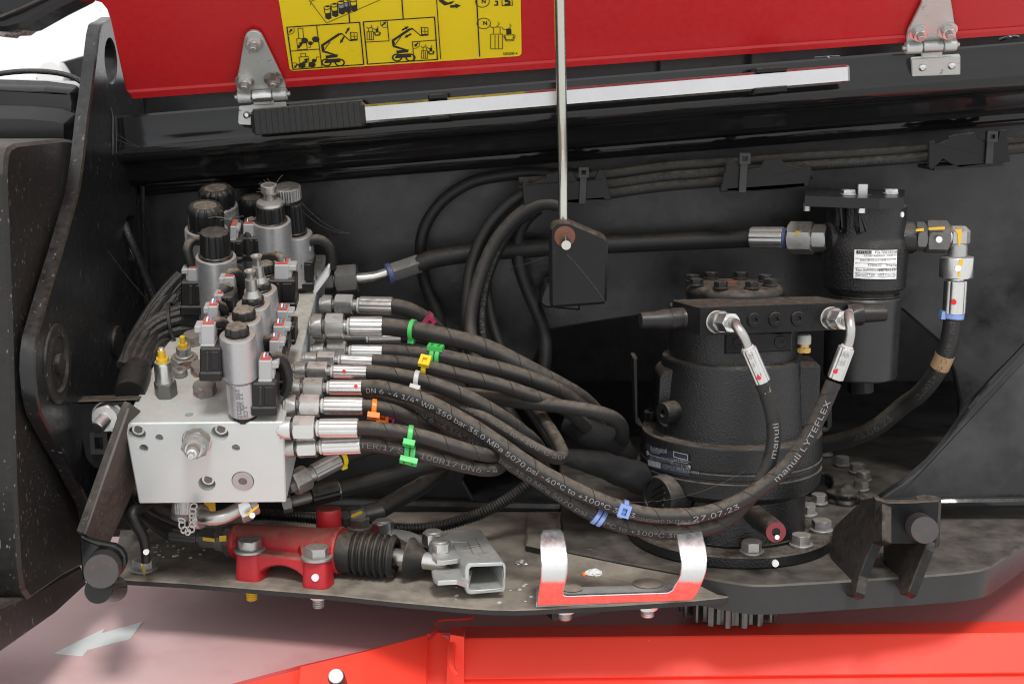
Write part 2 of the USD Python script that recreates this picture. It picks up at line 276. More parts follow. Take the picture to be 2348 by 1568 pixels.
class Path:
    def __init__(s, pts, n=None):
        """pts: (u, v, y) picture points on planes of depth y, or 3-D points"""
        q = np.array([P(*p) if not isinstance(p, np.ndarray) else p for p in pts]); d = np.r_[0, np.cumsum(np.linalg.norm(np.diff(q, axis=0), axis=1))]
        n = n or max(8, int(d[-1] / .005))
        f = Akima1DInterpolator(d, q) if len(q) > 2 else (lambda t: np.column_stack([np.interp(t, d, q[:, k]) for k in range(3)]))
        fine = f(np.linspace(0, d[-1], n * 4)); l = np.r_[0, np.cumsum(np.linalg.norm(np.diff(fine, axis=0), axis=1))]
        s.s = np.linspace(0, l[-1], n); s.p = np.column_stack([np.interp(s.s, l, fine[:, k]) for k in range(3)])
        for _ in range(2): s.p[1:-1] = (s.p[:-2] + 2 * s.p[1:-1] + s.p[2:]) / 4
        s.finish()
    def finish(s):
        s.s = np.r_[0, np.cumsum(np.linalg.norm(np.diff(s.p, axis=0), axis=1))]
        t = np.gradient(s.p, axis=0); s.t = t / np.linalg.norm(t, axis=1, keepdims=True)
        c = CAM - s.p; c /= np.linalg.norm(c, axis=1, keepdims=True); x = c - (c * s.t).sum(1, keepdims=True) * s.t
        s.n = x / np.linalg.norm(x, axis=1, keepdims=True); s.b = np.cross(s.t, s.n)
    def at(s, L):
        f = lambda a: np.column_stack([np.interp(L, s.s, a[:, k]) for k in range(3)])
        return f(s.p), f(s.t), f(s.n), f(s.b)
    def near(s, u, v):
        q = np.array([proj(p) for p in s.p]); return s.s[np.argmin(((q - (u, v)) ** 2).sum(1))]
def tube(path, r, seg=14, px=True):
    n = len(path.p); r = np.broadcast_to(np.asarray(r, float), (n,)) if np.ndim(r) == 0 else np.interp(np.linspace(0, 1, n), np.linspace(0, 1, len(r)), r)
    if px: r = r * S(path.p[n // 2])
    th = np.linspace(0, 2 * math.pi, seg, endpoint=False); c, s_ = np.cos(th), np.sin(th)
    V = (path.p[:, None] + r[:, None, None] * (c[None, :, None] * path.n[:, None] + s_[None, :, None] * path.b[:, None])).reshape(-1, 3)
    i = np.arange(seg); j = (i + 1) % seg; F = []
    for k in range(n - 1):
        o, p = k * seg, (k + 1) * seg; F += [np.column_stack([o + i, o + j, p + j]), np.column_stack([o + i, p + j, p + i])]
    m = len(V); V = np.vstack([V, path.p[0], path.p[-1]]); o = (n - 1) * seg
    F += [np.column_stack([j, i, np.full(seg, m)]), np.column_stack([o + i, o + j, np.full(seg, m + 1)])]
    return trimesh.Trimesh(V, np.vstack(F), process=False)
def wrap_text(path, r, text, h, s0, ang=0., flip=False, lift=.00035, stretch=1.0):
    """lettering laid on a tube: along the path from s0, at the angle ang round it from the side facing the camera"""
    t = meshkit.text_mesh(text, h, .00012); V = np.array(t.vertices); x, y, z = V[:, 0] * stretch, V[:, 1] - h / 2, V[:, 2]
    L = s0 + x if not flip else s0 - x
    th = ang + (-y if not flip else y) / r
    p, tt, n, b = path.at(L); q = p + (r + lift + z)[:, None] * (np.cos(th)[:, None] * n + np.sin(th)[:, None] * b)
    return trimesh.Trimesh(q, t.faces, process=False)
def flat_text(fr, text, x, y, h, c=ident, dirn=None, off=.0006, bold=False, fit=None):
    """lettering on a plane, from the picture point (x, y) towards dirn"""
    t = meshkit.text_mesh(text, h, .0001, bold); V = np.array(t.vertices); a = A(*fr.ab(*c(x, y))); e = A(1, 0)
    if dirn is not None: e = unit(A(*fr.ab(*c(*dirn))) - a)
    k = 1.
    if fit: k = np.linalg.norm(A(*fr.ab(*c(*fit))) - a) / max(1e-9, V[:, 0].max())
    f = A(-e[1], e[0]); W = a + np.outer(V[:, 0] * k, e) + np.outer(V[:, 1], f)
    return trimesh.Trimesh(fr.W(np.column_stack([W, V[:, 2] + off])), t.faces, process=False)
def disc_on(p, n, r, t=.0004, seg=12): return cyl(np.asarray(p) - unit(n) * t, np.asarray(p) + unit(n) * t, r, seg)
def cable_tie(path, u, v, w, r, m, label, head=(0., 1), tail=None, group=None, cat='cable tie', slant=0.):
    """band of width w px round a hose of radius r px near the picture point (u, v); head = angle in degrees of its lock, 0 facing the camera, + downwards"""
    L = path.near(u, v); p, t, n, b = (k[0] for k in path.at(np.array([L]))); s_ = S(p); R = r * s_ * 1.06; W = w * s_
    th = np.linspace(0, 2 * math.pi, 26, endpoint=False); V = []
    for rr, o in ((R, -W / 2), (R + .0011, -W / 2 * .8), (R + .0011, W / 2 * .8), (R, W / 2)):
        V.append(p + t * o + rr * (np.outer(np.cos(th), n) + np.outer(np.sin(th), b)) + np.outer(np.sin(th) * slant * R, t))
    V = np.vstack(V); i = np.arange(26); j = (i + 1) % 26; F = []
    for k in range(4):
        o, q = k * 26, ((k + 1) % 4) * 26; F += [np.column_stack([o + i, o + j, q + j]), np.column_stack([o + i, q + j, q + i])]
    band = trimesh.Trimesh(V, np.vstack(F), process=False); band.fix_normals()
    x = thing('cable_tie', label, cat, group); obj('band', band, m, x)
    a = math.radians(head[0]); d = math.cos(a) * n + math.sin(a) * b; e = np.cross(t, d); c = p + d * (R + .0016) + t * math.sin(a) * slant * R
    k = W * head[1]
    bx = m3.Manifold.cube((2 * k * .72, 2 * k * .8, .0048), True) - m3.Manifold.cube((k * .62, k * .9, .01), True).translate((0, k * .1, 0))
    bx = tm(bx); bx.vertices = c + bx.vertices[:, :1] * t + bx.vertices[:, 1:2] * e + bx.vertices[:, 2:] * d
    obj('lock', bx, m, x, smooth=False)
    if tail is not None: obj('tail', rbox(c + e * tail[0] * s_ + t * tail[1] * s_, t, e, d, (W * .36, abs(tail[2]) * s_, .0005)), m, x)
    return x
# ------------------------------------------------------------------ setting
gv = A([-30, -30, -1.02], [30, -30, -1.02], [30, 60, -1.02], [-30, 60, -1.02])
tag(obj('ground', trimesh.Trimesh(gv, [[0, 1, 2], [0, 2, 3]], process=False), 'ground', smooth=False), kind='structure')
FRONT = A(0, -1, 0)
def V(y, n=FRONT): return Fr(A(0, y, 0), n)
ZD, ZT, ZC = -.229, -.215, -.300

# ------------------------------------------------------------------ machine frame: one welded body
mf = thing('machine_frame', 'black painted steel frame of the machine, back wall, rails and floor plate behind the hydraulics', 'machine frame')
w1 = V(.245)
hole = w1.poly([(1255, 757), (1380, 737), (1510, 718), (1700, 700), (1900, 690), (2068, 709), (2153, 782), (2188, 850), (2203, 920), (2195, 1000), (2150, 1080), (2050, 1150), (1100, 1172), (1060, 1100), (1130, 1000), (1200, 880)], r=.006)
wall = w1.poly([(300, 330), (2500, 190), (2500, 1175), (300, 1175)]).difference(hole)
obj('back_wall', slab(w1, wall, .010, bev=.002), 'black_wall', mf)
# recess behind the hole
lin = [((-.34, .256, -.232), (1.0, .256, -.232), (1.0, .95, -.232), (-.34, .95, -.232))]
lin += [((-.34, .95, -.26), (1.0, .95, -.26), (1.0, .95, .16), (-.34, .95, .16))]
lin += [((-.34, .256, .16), (-.34, .95, .16), (1.0, .95, .16), (1.0, .256, .16)), ((-.34, .256, -.3), (-.34, .95, -.3), (-.34, .95, .16), (-.34, .256, .16)), ((1., .256, -.3), (1., .95, -.3), (1., .95, .3), (1., .256, .3))]
obj('recess_lining', [hull(np.vstack([A(*q), A(*q) + (.002, .002, .002)])) for q in lin], 'black_wall', mf, smooth=False)
# rail: swept profile
ra, rb = P(250, 268, .12), P(2520, 82, .12)
re_ = unit(rb - ra); rz = unit(A(0, 0, 1) - re_[2] * re_); ry = np.cross(rz, re_)
def sweep(prof, a, b, x=re_, y=ry, z=rz):
    g = Polygon(prof); fr = Fr(a, -x); fr.ex, fr.ey, fr.n = y, z, np.cross(y, z)
    return slab(fr, g, np.linalg.norm(b - a) * (1 if np.dot(np.cross(y, z), b - a) < 0 else -1), 0) if False else trimesh.Trimesh(*_ext(np.array(prof), a, b, y, z), process=False)
def _ext(p, a, b, y, z):
    n = len(p); tri = mapbox_earcut.triangulate_float64(p, np.array([n], np.uint32)).reshape(-1, 3).astype(int)
    off = p[:, :1] * y + p[:, 1:] * z; Vv = np.vstack([a + off, b + off]); i = np.arange(n); j = (i + 1) % n
    t = trimesh.Trimesh(Vv, np.vstack([tri, tri[:, ::-1] + n, np.column_stack([i, j, j + n]), np.column_stack([i, j + n, i + n])]), process=False)
    trimesh.repair.fix_normals(t); return t.vertices, t.faces
arc = lambda cx, cy, r, a0, a1, n=8: [(cx + r * math.cos(math.radians(q)), cy + r * math.sin(math.radians(q))) for q in np.linspace(a0, a1, n)]
railp = [(.134, 0), (.134, -.004), (.005, -.004)] + arc(.010, -.030, .010, 180, 270) + [(.026, -.040)] + arc(.034, -.046, .008, 150, 250) + [(.05, -.056), (.06, -.0585), (.134, -.0585), (.134, -.070), (.04, -.070), (.03, -.062), (.022, -.050)] + arc(.010, -.030, .016, 270, 180) + [(-.001, -.02), (-.001, -.002), (.001, 0)]
obj('top_rail', sweep(railp, ra, rb), 'black_gloss', mf, smooth=40)
lowp = arc(.085, -.070, .014, 180, 300, 8) + [(.122, -.078), (.122, -.060), (.085, -.056)]
obj('lower_rail', sweep(lowp, ra, rb), 'black_gloss', mf, smooth=40)
# things in the gap above the rail
gb_a, gb_b = P(272, 258, .23), P(2500, 60, .23)
obj('rear_beam', sweep([(0, -.03), (0, .03), (.05, .03), (.05, -.03)], gb_a, gb_b), 'black_paint', mf, smooth=False)
for u0, u1 in ((1515, 1630), (1725, 1748)): obj('rib_plate', slab(V(.20), V(.20).poly([(u0, 120), (u1, 118), (u1, 200), (u0, 205)]), .01), 'black_paint', mf)
obj('rail_weld', tube(Path([A(*P(*c4(430, 510), .135)), A(*P(*c4(560, 500), .13)), A(*P(*c4(640, 498), .135))]), 4, 8), 'black_gloss', mf)
obj('rail_weld', tube(Path([A(*P(*c4(2030, 350), .13)), A(*P(*c4(2120, 322), .125)), A(*P(*c4(2190, 326), .13))]), 4, 8), 'black_gloss', mf)
# side post: plate in the y-z plane
XP = -.385; fp = Fr(A(XP, 0, 0), A(1, 0, 0))
post_px = [(262, 40), (246, 50), (238, 53), (233, 58), (228, 79), (221, 138), (210, 225), (204, 265), (197, 328), (194, 356), (183, 435), (165, 500), (146, 567), (115, 670), (86, 771), (81, 810), (80, 850), (85, 903), (95, 950), (119, 996), (159, 1067), (205, 1155), (220, 1215), (345, 1215), (345, 330), (300, 60)]
post = fp.poly(post_px); post = post.difference(Point(*fp.ab(*c1(961, 530))).buffer(.0205, quad_segs=8))
slot = Polygon(fp.px([(1095, 555), (1115, 530), (1170, 530), (1180, 560), (1180, 880), (1170, 908), (1120, 908), (1105, 890)], c5)); post = post.difference(slot)
obj('side_post', slab(fp, post, .0125, bev=.0016), 'black_post', mf)
bc = A(*fp.w(*fp.ab(*d3(490, 240)))); obj('post_boss', [lathe(bc - (.004, 0, 0), bc + (.006, 0, 0), [(0, .034), (.6, .034), (.75, .029), (.7, .024), (.45, .022), (.45, .009), (.9, .009)], 28, px=False)], 'black_dusty', mf)
bc2 = A(*fp.w(*fp.ab(*f4(175, 950)))); obj('post_boss', cyl(bc2 - (.004, 0, 0), bc2 + (.003, 0, 0), .016, 24, .001), 'black_dusty', mf)
for q, w_ in (([(960, 940), (975, 1000), (970, 1150), (975, 1340)], [3, 6, 4.5, 6, 3]), ([(1000, 1010), (1003, 1150), (1004, 1330)], [2, 2.5, 2])):
    obj('post_weld', tube(Path([RP(*c1(x, y), fp.p, fp.n) for x, y in q]), w_, 8), 'black_gloss', mf)
obj('rear_web', slab(V(.262), V(.262).poly([(60, 1000), (345, 1000), (345, 1230), (60, 1230)]), .01), 'black_wall', mf)
obj('corner_weld', tube(Path([RP(*c5(1235, 270), A(XP + .004, 0, 0), fp.n), RP(*c5(1240, 600), A(XP + .004, 0, 0), fp.n), RP(*c5(1260, 1000), A(XP + .004, 0, 0), fp.n), RP(*c5(1270, 1300), A(XP + .004, 0, 0), fp.n)]), 6, 8), 'black_dusty', mf)
# right gusset and its weld
gf = V(.15)
gus = gf.poly([(2520, 640), (2348, 800), (2300, 850), (2235, 920), (2175, 1008), (2152, 1036), (2129, 1061), (2100, 1086), (2070, 1110), (2045, 1126), (2020, 1143), (2040, 1160), (2520, 1160)])
obj('corner_gusset', slab(gf, gus, .014, bev=.0015), 'black_wall', mf)
obj('gusset_edge', tube(Path([(2222, 935, .138), (2262, 890, .136), (2310, 838, .136), (2360, 786, .136), (2460, 690, .136)]), [5, 10, 8, 10, 9], 10), 'black_gloss', mf)
obj('gusset_weld', tube(Path([(2030, 1151, .148), (2180, 1152, .146), (2350, 1150, .146), (2500, 1150, .146)]), [5, 13, 13, 13], 10), 'black_gloss', mf)
# floor plates
def flat(z, pts, t, bev=.0015, extra=()):
    fr = Fr(A(0, 0, z), A(0, 0, 1), up=(0, 1, 0)); return fr, fr.poly(pts)
fd, gd = flat(ZD, [(250, 1326), (420, 1336), (534, 1345), (771, 1364), (900, 1378), (1000, 1387), (1080, 1394), (1130, 1397), (1180, 1398), (1228, 1396), (1400, 1388), (1591, 1376), (1660, 1369), (1695, 1362), (1713, 1352), (1722, 1338), (1730, 1180), (1730, 1160), (290, 1160)], .005)
obj('floor_plate', slab(fd, gd, .0052, bev=.0008), 'deck_steel', mf)
ft, gt = flat(ZT, [(1290, 1255), (1303, 1262), (1430, 1288), (1556, 1311), (1650, 1330), (1700, 1338), (1727, 1341), (1770, 1341), (1924, 1332), (2096, 1321), (2200, 1313), (2245, 1307), (2275, 1298), (2360, 1240), (2520, 1130), (2520, 1000), (1280, 1000)], .028)
gt = gt.difference(ft.poly([(640, 360), (700, 280), (780, 250), (840, 280), (855, 330), (830, 390), (760, 430), (680, 445), (640, 430)], d8, r=.004))
obj('slew_plate', slab(ft, gt, .028, bev=.0016), 'plate_steel', mf)
fe = [(1284, 1180), (1288, 1250), (1303, 1262), (1430, 1288), (1556, 1311), (1650, 1330), (1700, 1338)]
ft_ = [Q(*p, ZT - .001) for p in fe]; nf_ = len(fe); fb2 = [A(q[0] + (-.012 if k < 2 else -.003), q[1] - (.0 if k < 1 else .006 if k < 2 else .018), ZD + .0002) if k < nf_ - 2 else A(q[0], q[1] - .002, ZD + .0002) for k, q in enumerate(ft_)]
fv = np.array(ft_ + fb2 + [A(q[0], q[1] + .004, ZD + .0002) for q in ft_]); nf = len(fe); ff0 = []
for k in range(nf - 1):
    for a_, b_ in ((0, nf), (nf, 2 * nf), (2 * nf, 0)): ff0 += [[a_ + k, a_ + k + 1, b_ + k + 1], [a_ + k, b_ + k + 1, b_ + k]]
fm = trimesh.Trimesh(fv, ff0, process=False); trimesh.repair.fix_normals(fm); obj('weld_fillet', fm, 'deck_steel', mf, smooth=70)
wb = [Q(*d7(690, 735), ZD + .005), Q(*d7(780, 690), ZD + .008), Q(*d7(930, 690), ZD + .009), Q(*d7(1180, 745), ZD + .007), Q(*d7(1400, 800), ZD + .007), Q(*d7(1650, 850), ZD + .006), Q(*d7(1950, 930), ZD + .006), Q(*d7(2200, 990), ZD + .006), Q(*d7(2340, 1000), ZD + .006)]
obj('weld_bead', tube(Path(wb), [11, 13, 9, 10, 8, 11, 10, 12, 9], 10), 'deck_steel', mf)
obj('weld_bead', tube(Path([Q(*d8(200, 1150), ZD + .002), Q(*d8(225, 1200), ZD - .004), Q(*d8(190, 1235), ZD - .010)]), [8, 10, 6], 10), 'black_gloss', mf)
# raised patch on the floor
pf, pg = flat(ZD + .008, [(1208, 1173), (1490, 1173), (1500, 1250), (1450, 1262), (1300, 1262), (1250, 1256), (1205, 1246)], .008)
obj('floor_pad', slab(pf, pg, .0079, bev=.002), 'deck_steel', mf)
obj('wall_foot', slab(V(.225), V(.225).poly([(330, 1140), (1290, 1158), (1500, 1150), (1500, 1178), (330, 1178)]), .012, bev=.004), 'black_wall', mf)

# ------------------------------------------------------------------ things left of the bay
XB = -.402; fb = Fr(A(XB, 0, 0), A(1, 0, 0))
cw = thing('counterweight_panel', 'big black dust-speckled side panel with rounded top left of the valve block', 'panel')
b1 = fb.poly([(14, 400), (18, 352), (24, 338), (40, 329), (150, 318), (172, 322), (184, 345), (205, 1290), (150, 1318), (95, 1356), (70, 1374), (56, 1356), (47, 1305), (37, 1127), (28, 771)], r=.006)
obj('panel_body', slab(fb, b1, .16, bev=.003), 'black_dusty', cw)
b2 = fb.poly([(-120, 1430), (22, 1386), (80, 1362), (197, 1297), (210, 1340), (140, 1405), (-120, 1590)])
obj('lower_skirt', slab(Fr(A(XB - .004, 0, 0), A(1, 0, 0)), b2, .2, bev=.002), 'black_dusty', cw)
bf = thing('boom_casting', 'glossy black rounded boom casting behind the tall post, white sky glare on top', 'boom')
q0, q1 = P(-120, 208, .12), P(200, 216, .30)
fbx = V(.10); gg = fbx.poly([(-160, 178), (100, 186), (176, 196), (182, 240), (182, 330), (-160, 330)], r=.008)
m_ = slab(fbx, gg, .20, bev=.010); obj('boom_body', m_, 'black_gloss', bf, smooth=60)
fl = slab(V(.07), V(.07).poly([(-160, 240), (60, 244), (130, 250), (165, 262), (175, 280), (175, 400), (-160, 400)]), .06, bev=.012); obj('boom_flange', fl, 'black_gloss', bf)
top('rear_wedge', slab(V(.62), V(.62).poly([(310, 600), (720, 485), (900, 430), (900, 760), (310, 690)], c1), .05, bev=.002), 'black_paint', 'dark grey wedge shaped bracket plate behind the braided cable, sky above it', 'bracket')
wk = P(*c1(455, 655), .60); top('white_bolt', hexn(wk + (0, .02, 0), wk - (0, .01, 0), .019), 'white_metal', 'round white bolt head on the dark wedge plate under the cable', 'bolt')
top('braided_cable', tube(Path([A(*P(*c1(x, y), .09)) for x, y in ((-150, 665), (0, 640), (150, 622), (310, 618), (430, 625), (560, 645), (640, 670), (700, 705), (760, 760))]), 6.2, 12), 'braid', 'black braided cable crossing the white gap behind the tall post', 'cable')
af = V(-.16)
ba = thing('boom_end', 'dark grey boom end with rusty lower lip in the upper corner beside the red lid', 'boom arm')
obj('arm_shell', slab(af, af.poly([(-60, -200), (760, -70), (640, 0), (420, 110), (180, 245), (60, 275), (-60, 275)], c1, r=.004), .05, bev=.004), 'black_paint', ba)
ag = V(-.165); obj('arm_edge', slab(ag, ag.poly([(-60, 60), (0, 130), (150, 70), (430, -60), (520, -60), (180, 110), (0, 180), (-60, 190)], c1), .02, bev=.002), 'black_plastic', ba)
obj('worn_lip', slab(V(-.14), V(-.14).poly([(-60, 270), (60, 272), (170, 245), (280, 190), (290, 215), (210, 265), (160, 300), (60, 305), (40, 325), (-60, 310)], c1), .03, bev=.001), 'rusty_nut', ba)

# ------------------------------------------------------------------ red undercarriage
ch = thing('undercarriage', 'red painted undercarriage with dusty top plate and bright front beam below the floor plate', 'undercarriage')
fc, gc = flat(ZC, [(-300, 1700), (100, 1668), (534, 1566), (690, 1524), (985, 1456), (1003, 1452), (1055, 1461), (2700, 1445), (2700, 1230), (-300, 1230)], .004)
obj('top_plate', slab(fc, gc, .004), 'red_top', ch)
def skirt(z, pts, drop, outp, t=.004, w=ident, cap=None):
    """sloping sheet hanging from an edge on the plane z, coming forward by outp as it drops"""
    e = np.array([Q(*w(x, y), z) for x, y in pts]); d = A(0, -outp, -drop); n = unit(np.cross(e[-1] - e[0], d)); n = n if n[1] < 0 else -n
    L = [e + n * t * .0, e + d, e + d - n * t, e - n * t]; k = len(e); Vv = np.vstack(L); F = []
    for r in range(4):
        o, p = r * k, ((r + 1) % 4) * k
        for i in range(k - 1): F += [[o + i, o + i + 1, p + i + 1], [o + i, p + i + 1, p + i]]
    m = trimesh.Trimesh(Vv, F, process=False); trimesh.repair.fix_normals(m); return m
beam_top = [(1058, 1462), (2700, 1446)]
e0, e1_ = Q(1056, 1462, ZC + .001), Q(2700, 1446, ZC + .001)
bd = unit(e1_ - e0); by = unit(A(-bd[1], bd[0], 0))
obj('front_beam', trimesh.Trimesh(*_ext(A([0, 0], [-.0012, -.0012], [-.021, -.0325], [-.0205, -.034], [.03, -.034], [.03, 0]), e0, e1_, by, A(0, 0, 1)), process=False), 'red_chassis', ch, smooth=False)
g0, g1 = e0 + A(-.012, .005, -.034) , e1_ + A(0, .005, -.034)
obj('lower_apron', trimesh.Trimesh(*_ext(A([-.018, 0], [-.26, -.26], [-.26, -.265], [.0, -.03], [.0, 0]), g0, g1, by, A(0, 0, 1)), process=False), 'red_chassis', ch, smooth=False)
obj('beam_end', slab(V(.012), V(.012).poly([(1318, 318), (1400, 330), (1400, 560), (1400, 700), (1290, 700), (1300, 480)], e7), .02), 'red_chassis', ch)
fcn = Fr(Q(*e7(1240, 305), ZC + .001), A(-.10, -.80, .60)); obj('corner_plate', slab(fcn, fcn.poly([(1178, 330), (1200, 308), (1240, 299), (1322, 300), (1330, 330), (1308, 400), (1300, 470), (1310, 540), (1330, 700), (900, 700)], e7, r=.001), .003, bev=.001), 'red_chassis', ch)
obj('beam_weld', tube(Path([A(*Q(*e7(1335, 320), ZC - .001)), A(*P(*e7(1328, 380), .012)), A(*P(*e7(1318, 470), .0)), A(*P(*e7(1325, 540), -.006)), A(*P(*e7(1360, 560), -.008))]), [7, 10, 9, 10, 6], 10), 'red_chassis', ch)
# left cover, two overlapping sheets and a corner piece
cov = skirt(ZC + .0015, [(1180, 318), (800, 420), (412, 512)], .10, .10, .0022, e7); obj('side_cover', cov, 'red_chassis', ch, smooth=False)
obj('side_cover', skirt(ZC - .001, [(415, 500), (0, 612), (-900, 850)], .10, .10, .0022, e7), 'red_chassis', ch, smooth=False)
None and obj('corner_cover', skirt(ZC - .0005, [(1325, 300), (1240, 298), (1190, 322), (1100, 350)], .12, .12, .003, e7), 'red_chassis', ch, smooth=False)
lp = [A(*Q(*e7(x, y), ZC + .004)) for x, y in ((1185, 318), (1238, 280), (1246, 232), (1300, 228), (1428, 222), (1432, 180))]
obj('edge_lip', tube(Path(lp, 40), 2.6, 6), 'red_chassis', ch)
sv = P(*e7(635, 600), -.13); sn = unit(A(0, -.75, .65))
obj('latch_ring', lathe(sv - sn * .012, sv + sn * .014, [(0, 20), (.9, 20), (1, 18), (1, 12)], 28), 'tie_black', ch); obj('latch_screw', cyl(sv + sn * .010, sv + sn * .0165, .0062, 16, .001), 'white_metal', ch)
fa = Fr(A(0, 0, ZC + .0006), A(0, 0, 1), up=(0, 1, 0))
obj('direction_arrow', slab(fa, fa.poly([(440, 1315), (640, 1213), (855, 1110), (832, 1150), (1162, 1056), (1060, 1195), (715, 1285), (672, 1337)], d4), .0004), 'arrow_grey', ch, smooth=False)

# ------------------------------------------------------------------ raised red lid with its sticker
hA, hB = P(303, 225, .100), P(2420, 72, .100)
he = unit(hB - hA); hu = unit(A(0, -math.sin(math.radians(42)), math.cos(math.radians(42)))); hu = unit(hu - (hu @ he) * he); hn = np.cross(he, hu)
if hn[1] > 0: hn = -hn
fh = Fr(hA, hn, up=hu)
lid = thing('engine_lid', 'raised red lid panel with folded lower edge and yellow instruction sticker', 'lid')
def lift(u, v, d): a, b = fh.ab(u, v); return (a, b + d)
core = [(303, 225), (289, 209), (254, 50), (246, 24), (233, 8), (215, 3), (196, 5), (181, 12), (172, 0)]
g = fh.px(core) + [lift(140, -40, .45), lift(2650, -40, .45)] + fh.px([(2560, 62)])
lidg = Polygon(g).buffer(0)
obj('lid_sheet', slab(fh, lidg, .004, bev=.001), 'red_panel', lid)
obj('folded_edge', slab(fh, fh.poly([(303, 226), (296, 214), (290, 206), (2560, 45), (2560, 62)]), .010, .0026, bev=.0018), 'red_panel', lid)
st = fh.poly([(608, -160), (626, -60), (641, 10), (665, 163), (1196, 128), (1194, 0), (1190, -160)], r=.004)
sticker = obj('instruction_sticker', slab(fh, st, .0004, .0005), 'sticker_yellow', lid, smooth=False)
INK, GREY, HL = [], [], .0010
Lp = lambda pts, w=.0008: INK.append(fh.line(pts, w, f3))
Pg = lambda pts: INK.append(Polygon(fh.px(pts, f3)).buffer(0))
Dt = lambda x, y, r: INK.append(fh.dot(x, y, r, f3))
def ring(x, y, r, w=.0007): INK.append(fh.dot(x, y, r + w / 2, f3).difference(fh.dot(x, y, r - w / 2, f3)))
for fr_ in ([(140, 245), (800, 200), (838, 582), (195, 628), (140, 245)], [(834, 197), (1480, 153), (1507, 537), (872, 580), (834, 197)]): Lp(fr_, .0011)
Lp([(410, 230), (458, 606)]); Lp([(172, 462), (437, 443)]); Lp([(1050, 187), (1067, 368), (855, 380)]); Lp([(1292, 548), (1280, 377), (1492, 362)])
Lp([(690, -60), (710, 203)], .0011); Lp([(1180, -60), (1196, 170)], .0011); Lp([(1495, -60), (1536, 535)]); Lp([(1860, -60), (1890, 512)], .0011)
Lp([(300, -60), (355, 15), (500, 207), (980, 0), (1060, -40)], .0005); Lp([(355, 45), (360, 10), (640, -100)], .0005)
def arrow(x0, y0, x1, y1, w=14, hw=30):
    d = unit(A(x1 - x0, y1 - y0)); n = A(-d[1], d[0]); L = np.hypot(x1 - x0, y1 - y0); h = min(L * .5, hw * 1.1); o = A(x0, y0); e = o + d * (L - h)
    Pg([tuple(o + n * w / 2), tuple(e + n * w / 2), tuple(e + n * hw / 2), (x1, y1), tuple(e - n * hw / 2), tuple(e - n * w / 2), tuple(o - n * w / 2)])
arrow(162, 293, 190, 257, 12, 26); arrow(236, 580, 205, 618, 12, 26); arrow(1003, 230, 1042, 195, 12, 30); arrow(1330, 385, 1297, 423, 12, 30)
arrow(673, 302, 710, 242); arrow(660, 330, 622, 392); arrow(1185, 272, 1246, 238); arrow(1268, 305, 1206, 340)
for cx, cy in ((150, 250), (0, 0)):
    pass
Lp([(152, 310), (190, 304), (206, 285), (205, 248)], .0005); Lp([(190, 570), (220, 568), (245, 585), (252, 618)], .0005); Lp([(988, 195), (992, 225), (1010, 245), (1052, 246)], .0005); Lp([(1284, 438), (1320, 434), (1343, 415), (1345, 375)], .0005)
def lift_machine(dx, dy, k=1.):
    t = lambda pts: [(dx + x * k, dy + y * k) for x, y in pts]
    Lp(t([(8, 118), (170, 10)]), .0024); Lp(t([(8, 118), (20, 172), (150, 205)]), .0014); Lp(t([(30, 158), (85, 82)]), .0007); Lp(t([(30, 165), (150, 205), (95, 215)]), .0010)
    Pg(t([(2, 118), (18, 108), (30, 130), (28, 165), (8, 165)])); Pg(t([(160, 14), (178, 2), (196, 4), (190, 16), (172, 20)]))
    Lp(t([(190, 8), (262, 70), (285, 72)]), .0009); Lp(t([(270, -5), (274, 68)]), .0009); Lp(t([(270, -5), (330, 0), (332, 70)]), .0006); Lp(t([(302, -2), (304, 70)]), .0005); Lp(t([(272, 30), (331, 34)]), .0005)
    Pg(t([(278, 58), (332, 54), (332, 70), (280, 74)]))
    Pg(t([(42, 208), (120, 198), (145, 200), (155, 192), (150, 222), (48, 232)])); Pg(t([(38, 258), (50, 242), (175, 232), (180, 262), (150, 268), (90, 272), (30, 276)]))
    for x in (50, 172): ring(dx + x * k, dy + 270 * k, .0042, .0013); INK.append(fh.dot(dx + x * k, dy + 270 * k, .0046, f3).difference(fh.dot(dx + x * k, dy + 270 * k, .0034, f3)))
lift_machine(448, 295); lift_machine(1090, 250)
def knob_pair(dx, dy, k):
    t = lambda pts: [(dx + x * k, dy + y * k) for x, y in pts]
    for ln in ([(0, 55), (0, 130), (60, 130), (60, 55), (0, 55)], [(15, 55), (15, 20), (48, 18), (48, 55)], [(22, 60), (22, 128)], [(40, 60), (40, 128)], [(70, 60), (120, 58), (112, 82), (80, 84), (70, 60)], [(66, 64), (78, 90), (116, 88), (126, 62)]): Lp(t(ln), .0006)
    Pg(t([(78, 28), (104, 26), (106, 54), (80, 56)]))
    for a, b in (((-6, 8), (44, 2)), ((56, 18), (104, 12))): Lp(t([a, (a[0] + 10, a[1] + 14), (b[0] - 14, b[1] + 16), b, (b[0] - 8, b[1] - 10)]), .0005)
knob_pair(868, 232, .98); knob_pair(1362, 408, .92); knob_pair(1990, 210, 1.78)
for pts in ([(236, 256), (290, 252)], [(240, 262), (248, 345)], [(284, 258), (292, 342)], [(228, 350), (312, 344), (325, 444), (240, 450), (228, 350)], [(335, 428), (355, 426), (352, 388), (382, 385), (380, 355), (402, 352)], [(262, 484), (312, 480)], [(266, 490), (270, 512)], [(308, 486), (312, 508)], [(248, 516), (334, 510), (345, 604), (268, 610), (248, 516)], [(368, 582), (390, 580), (388, 548), (408, 546), (408, 516), (436, 514)]): Lp(pts, .0006)
for pts in ([(250, 435), (245, 420), (268, 405), (262, 390), (290, 385), (285, 368), (302, 362)], [(275, 590), (300, 585), (290, 565), (318, 560), (308, 540), (330, 535)]): Lp(pts, .0022)
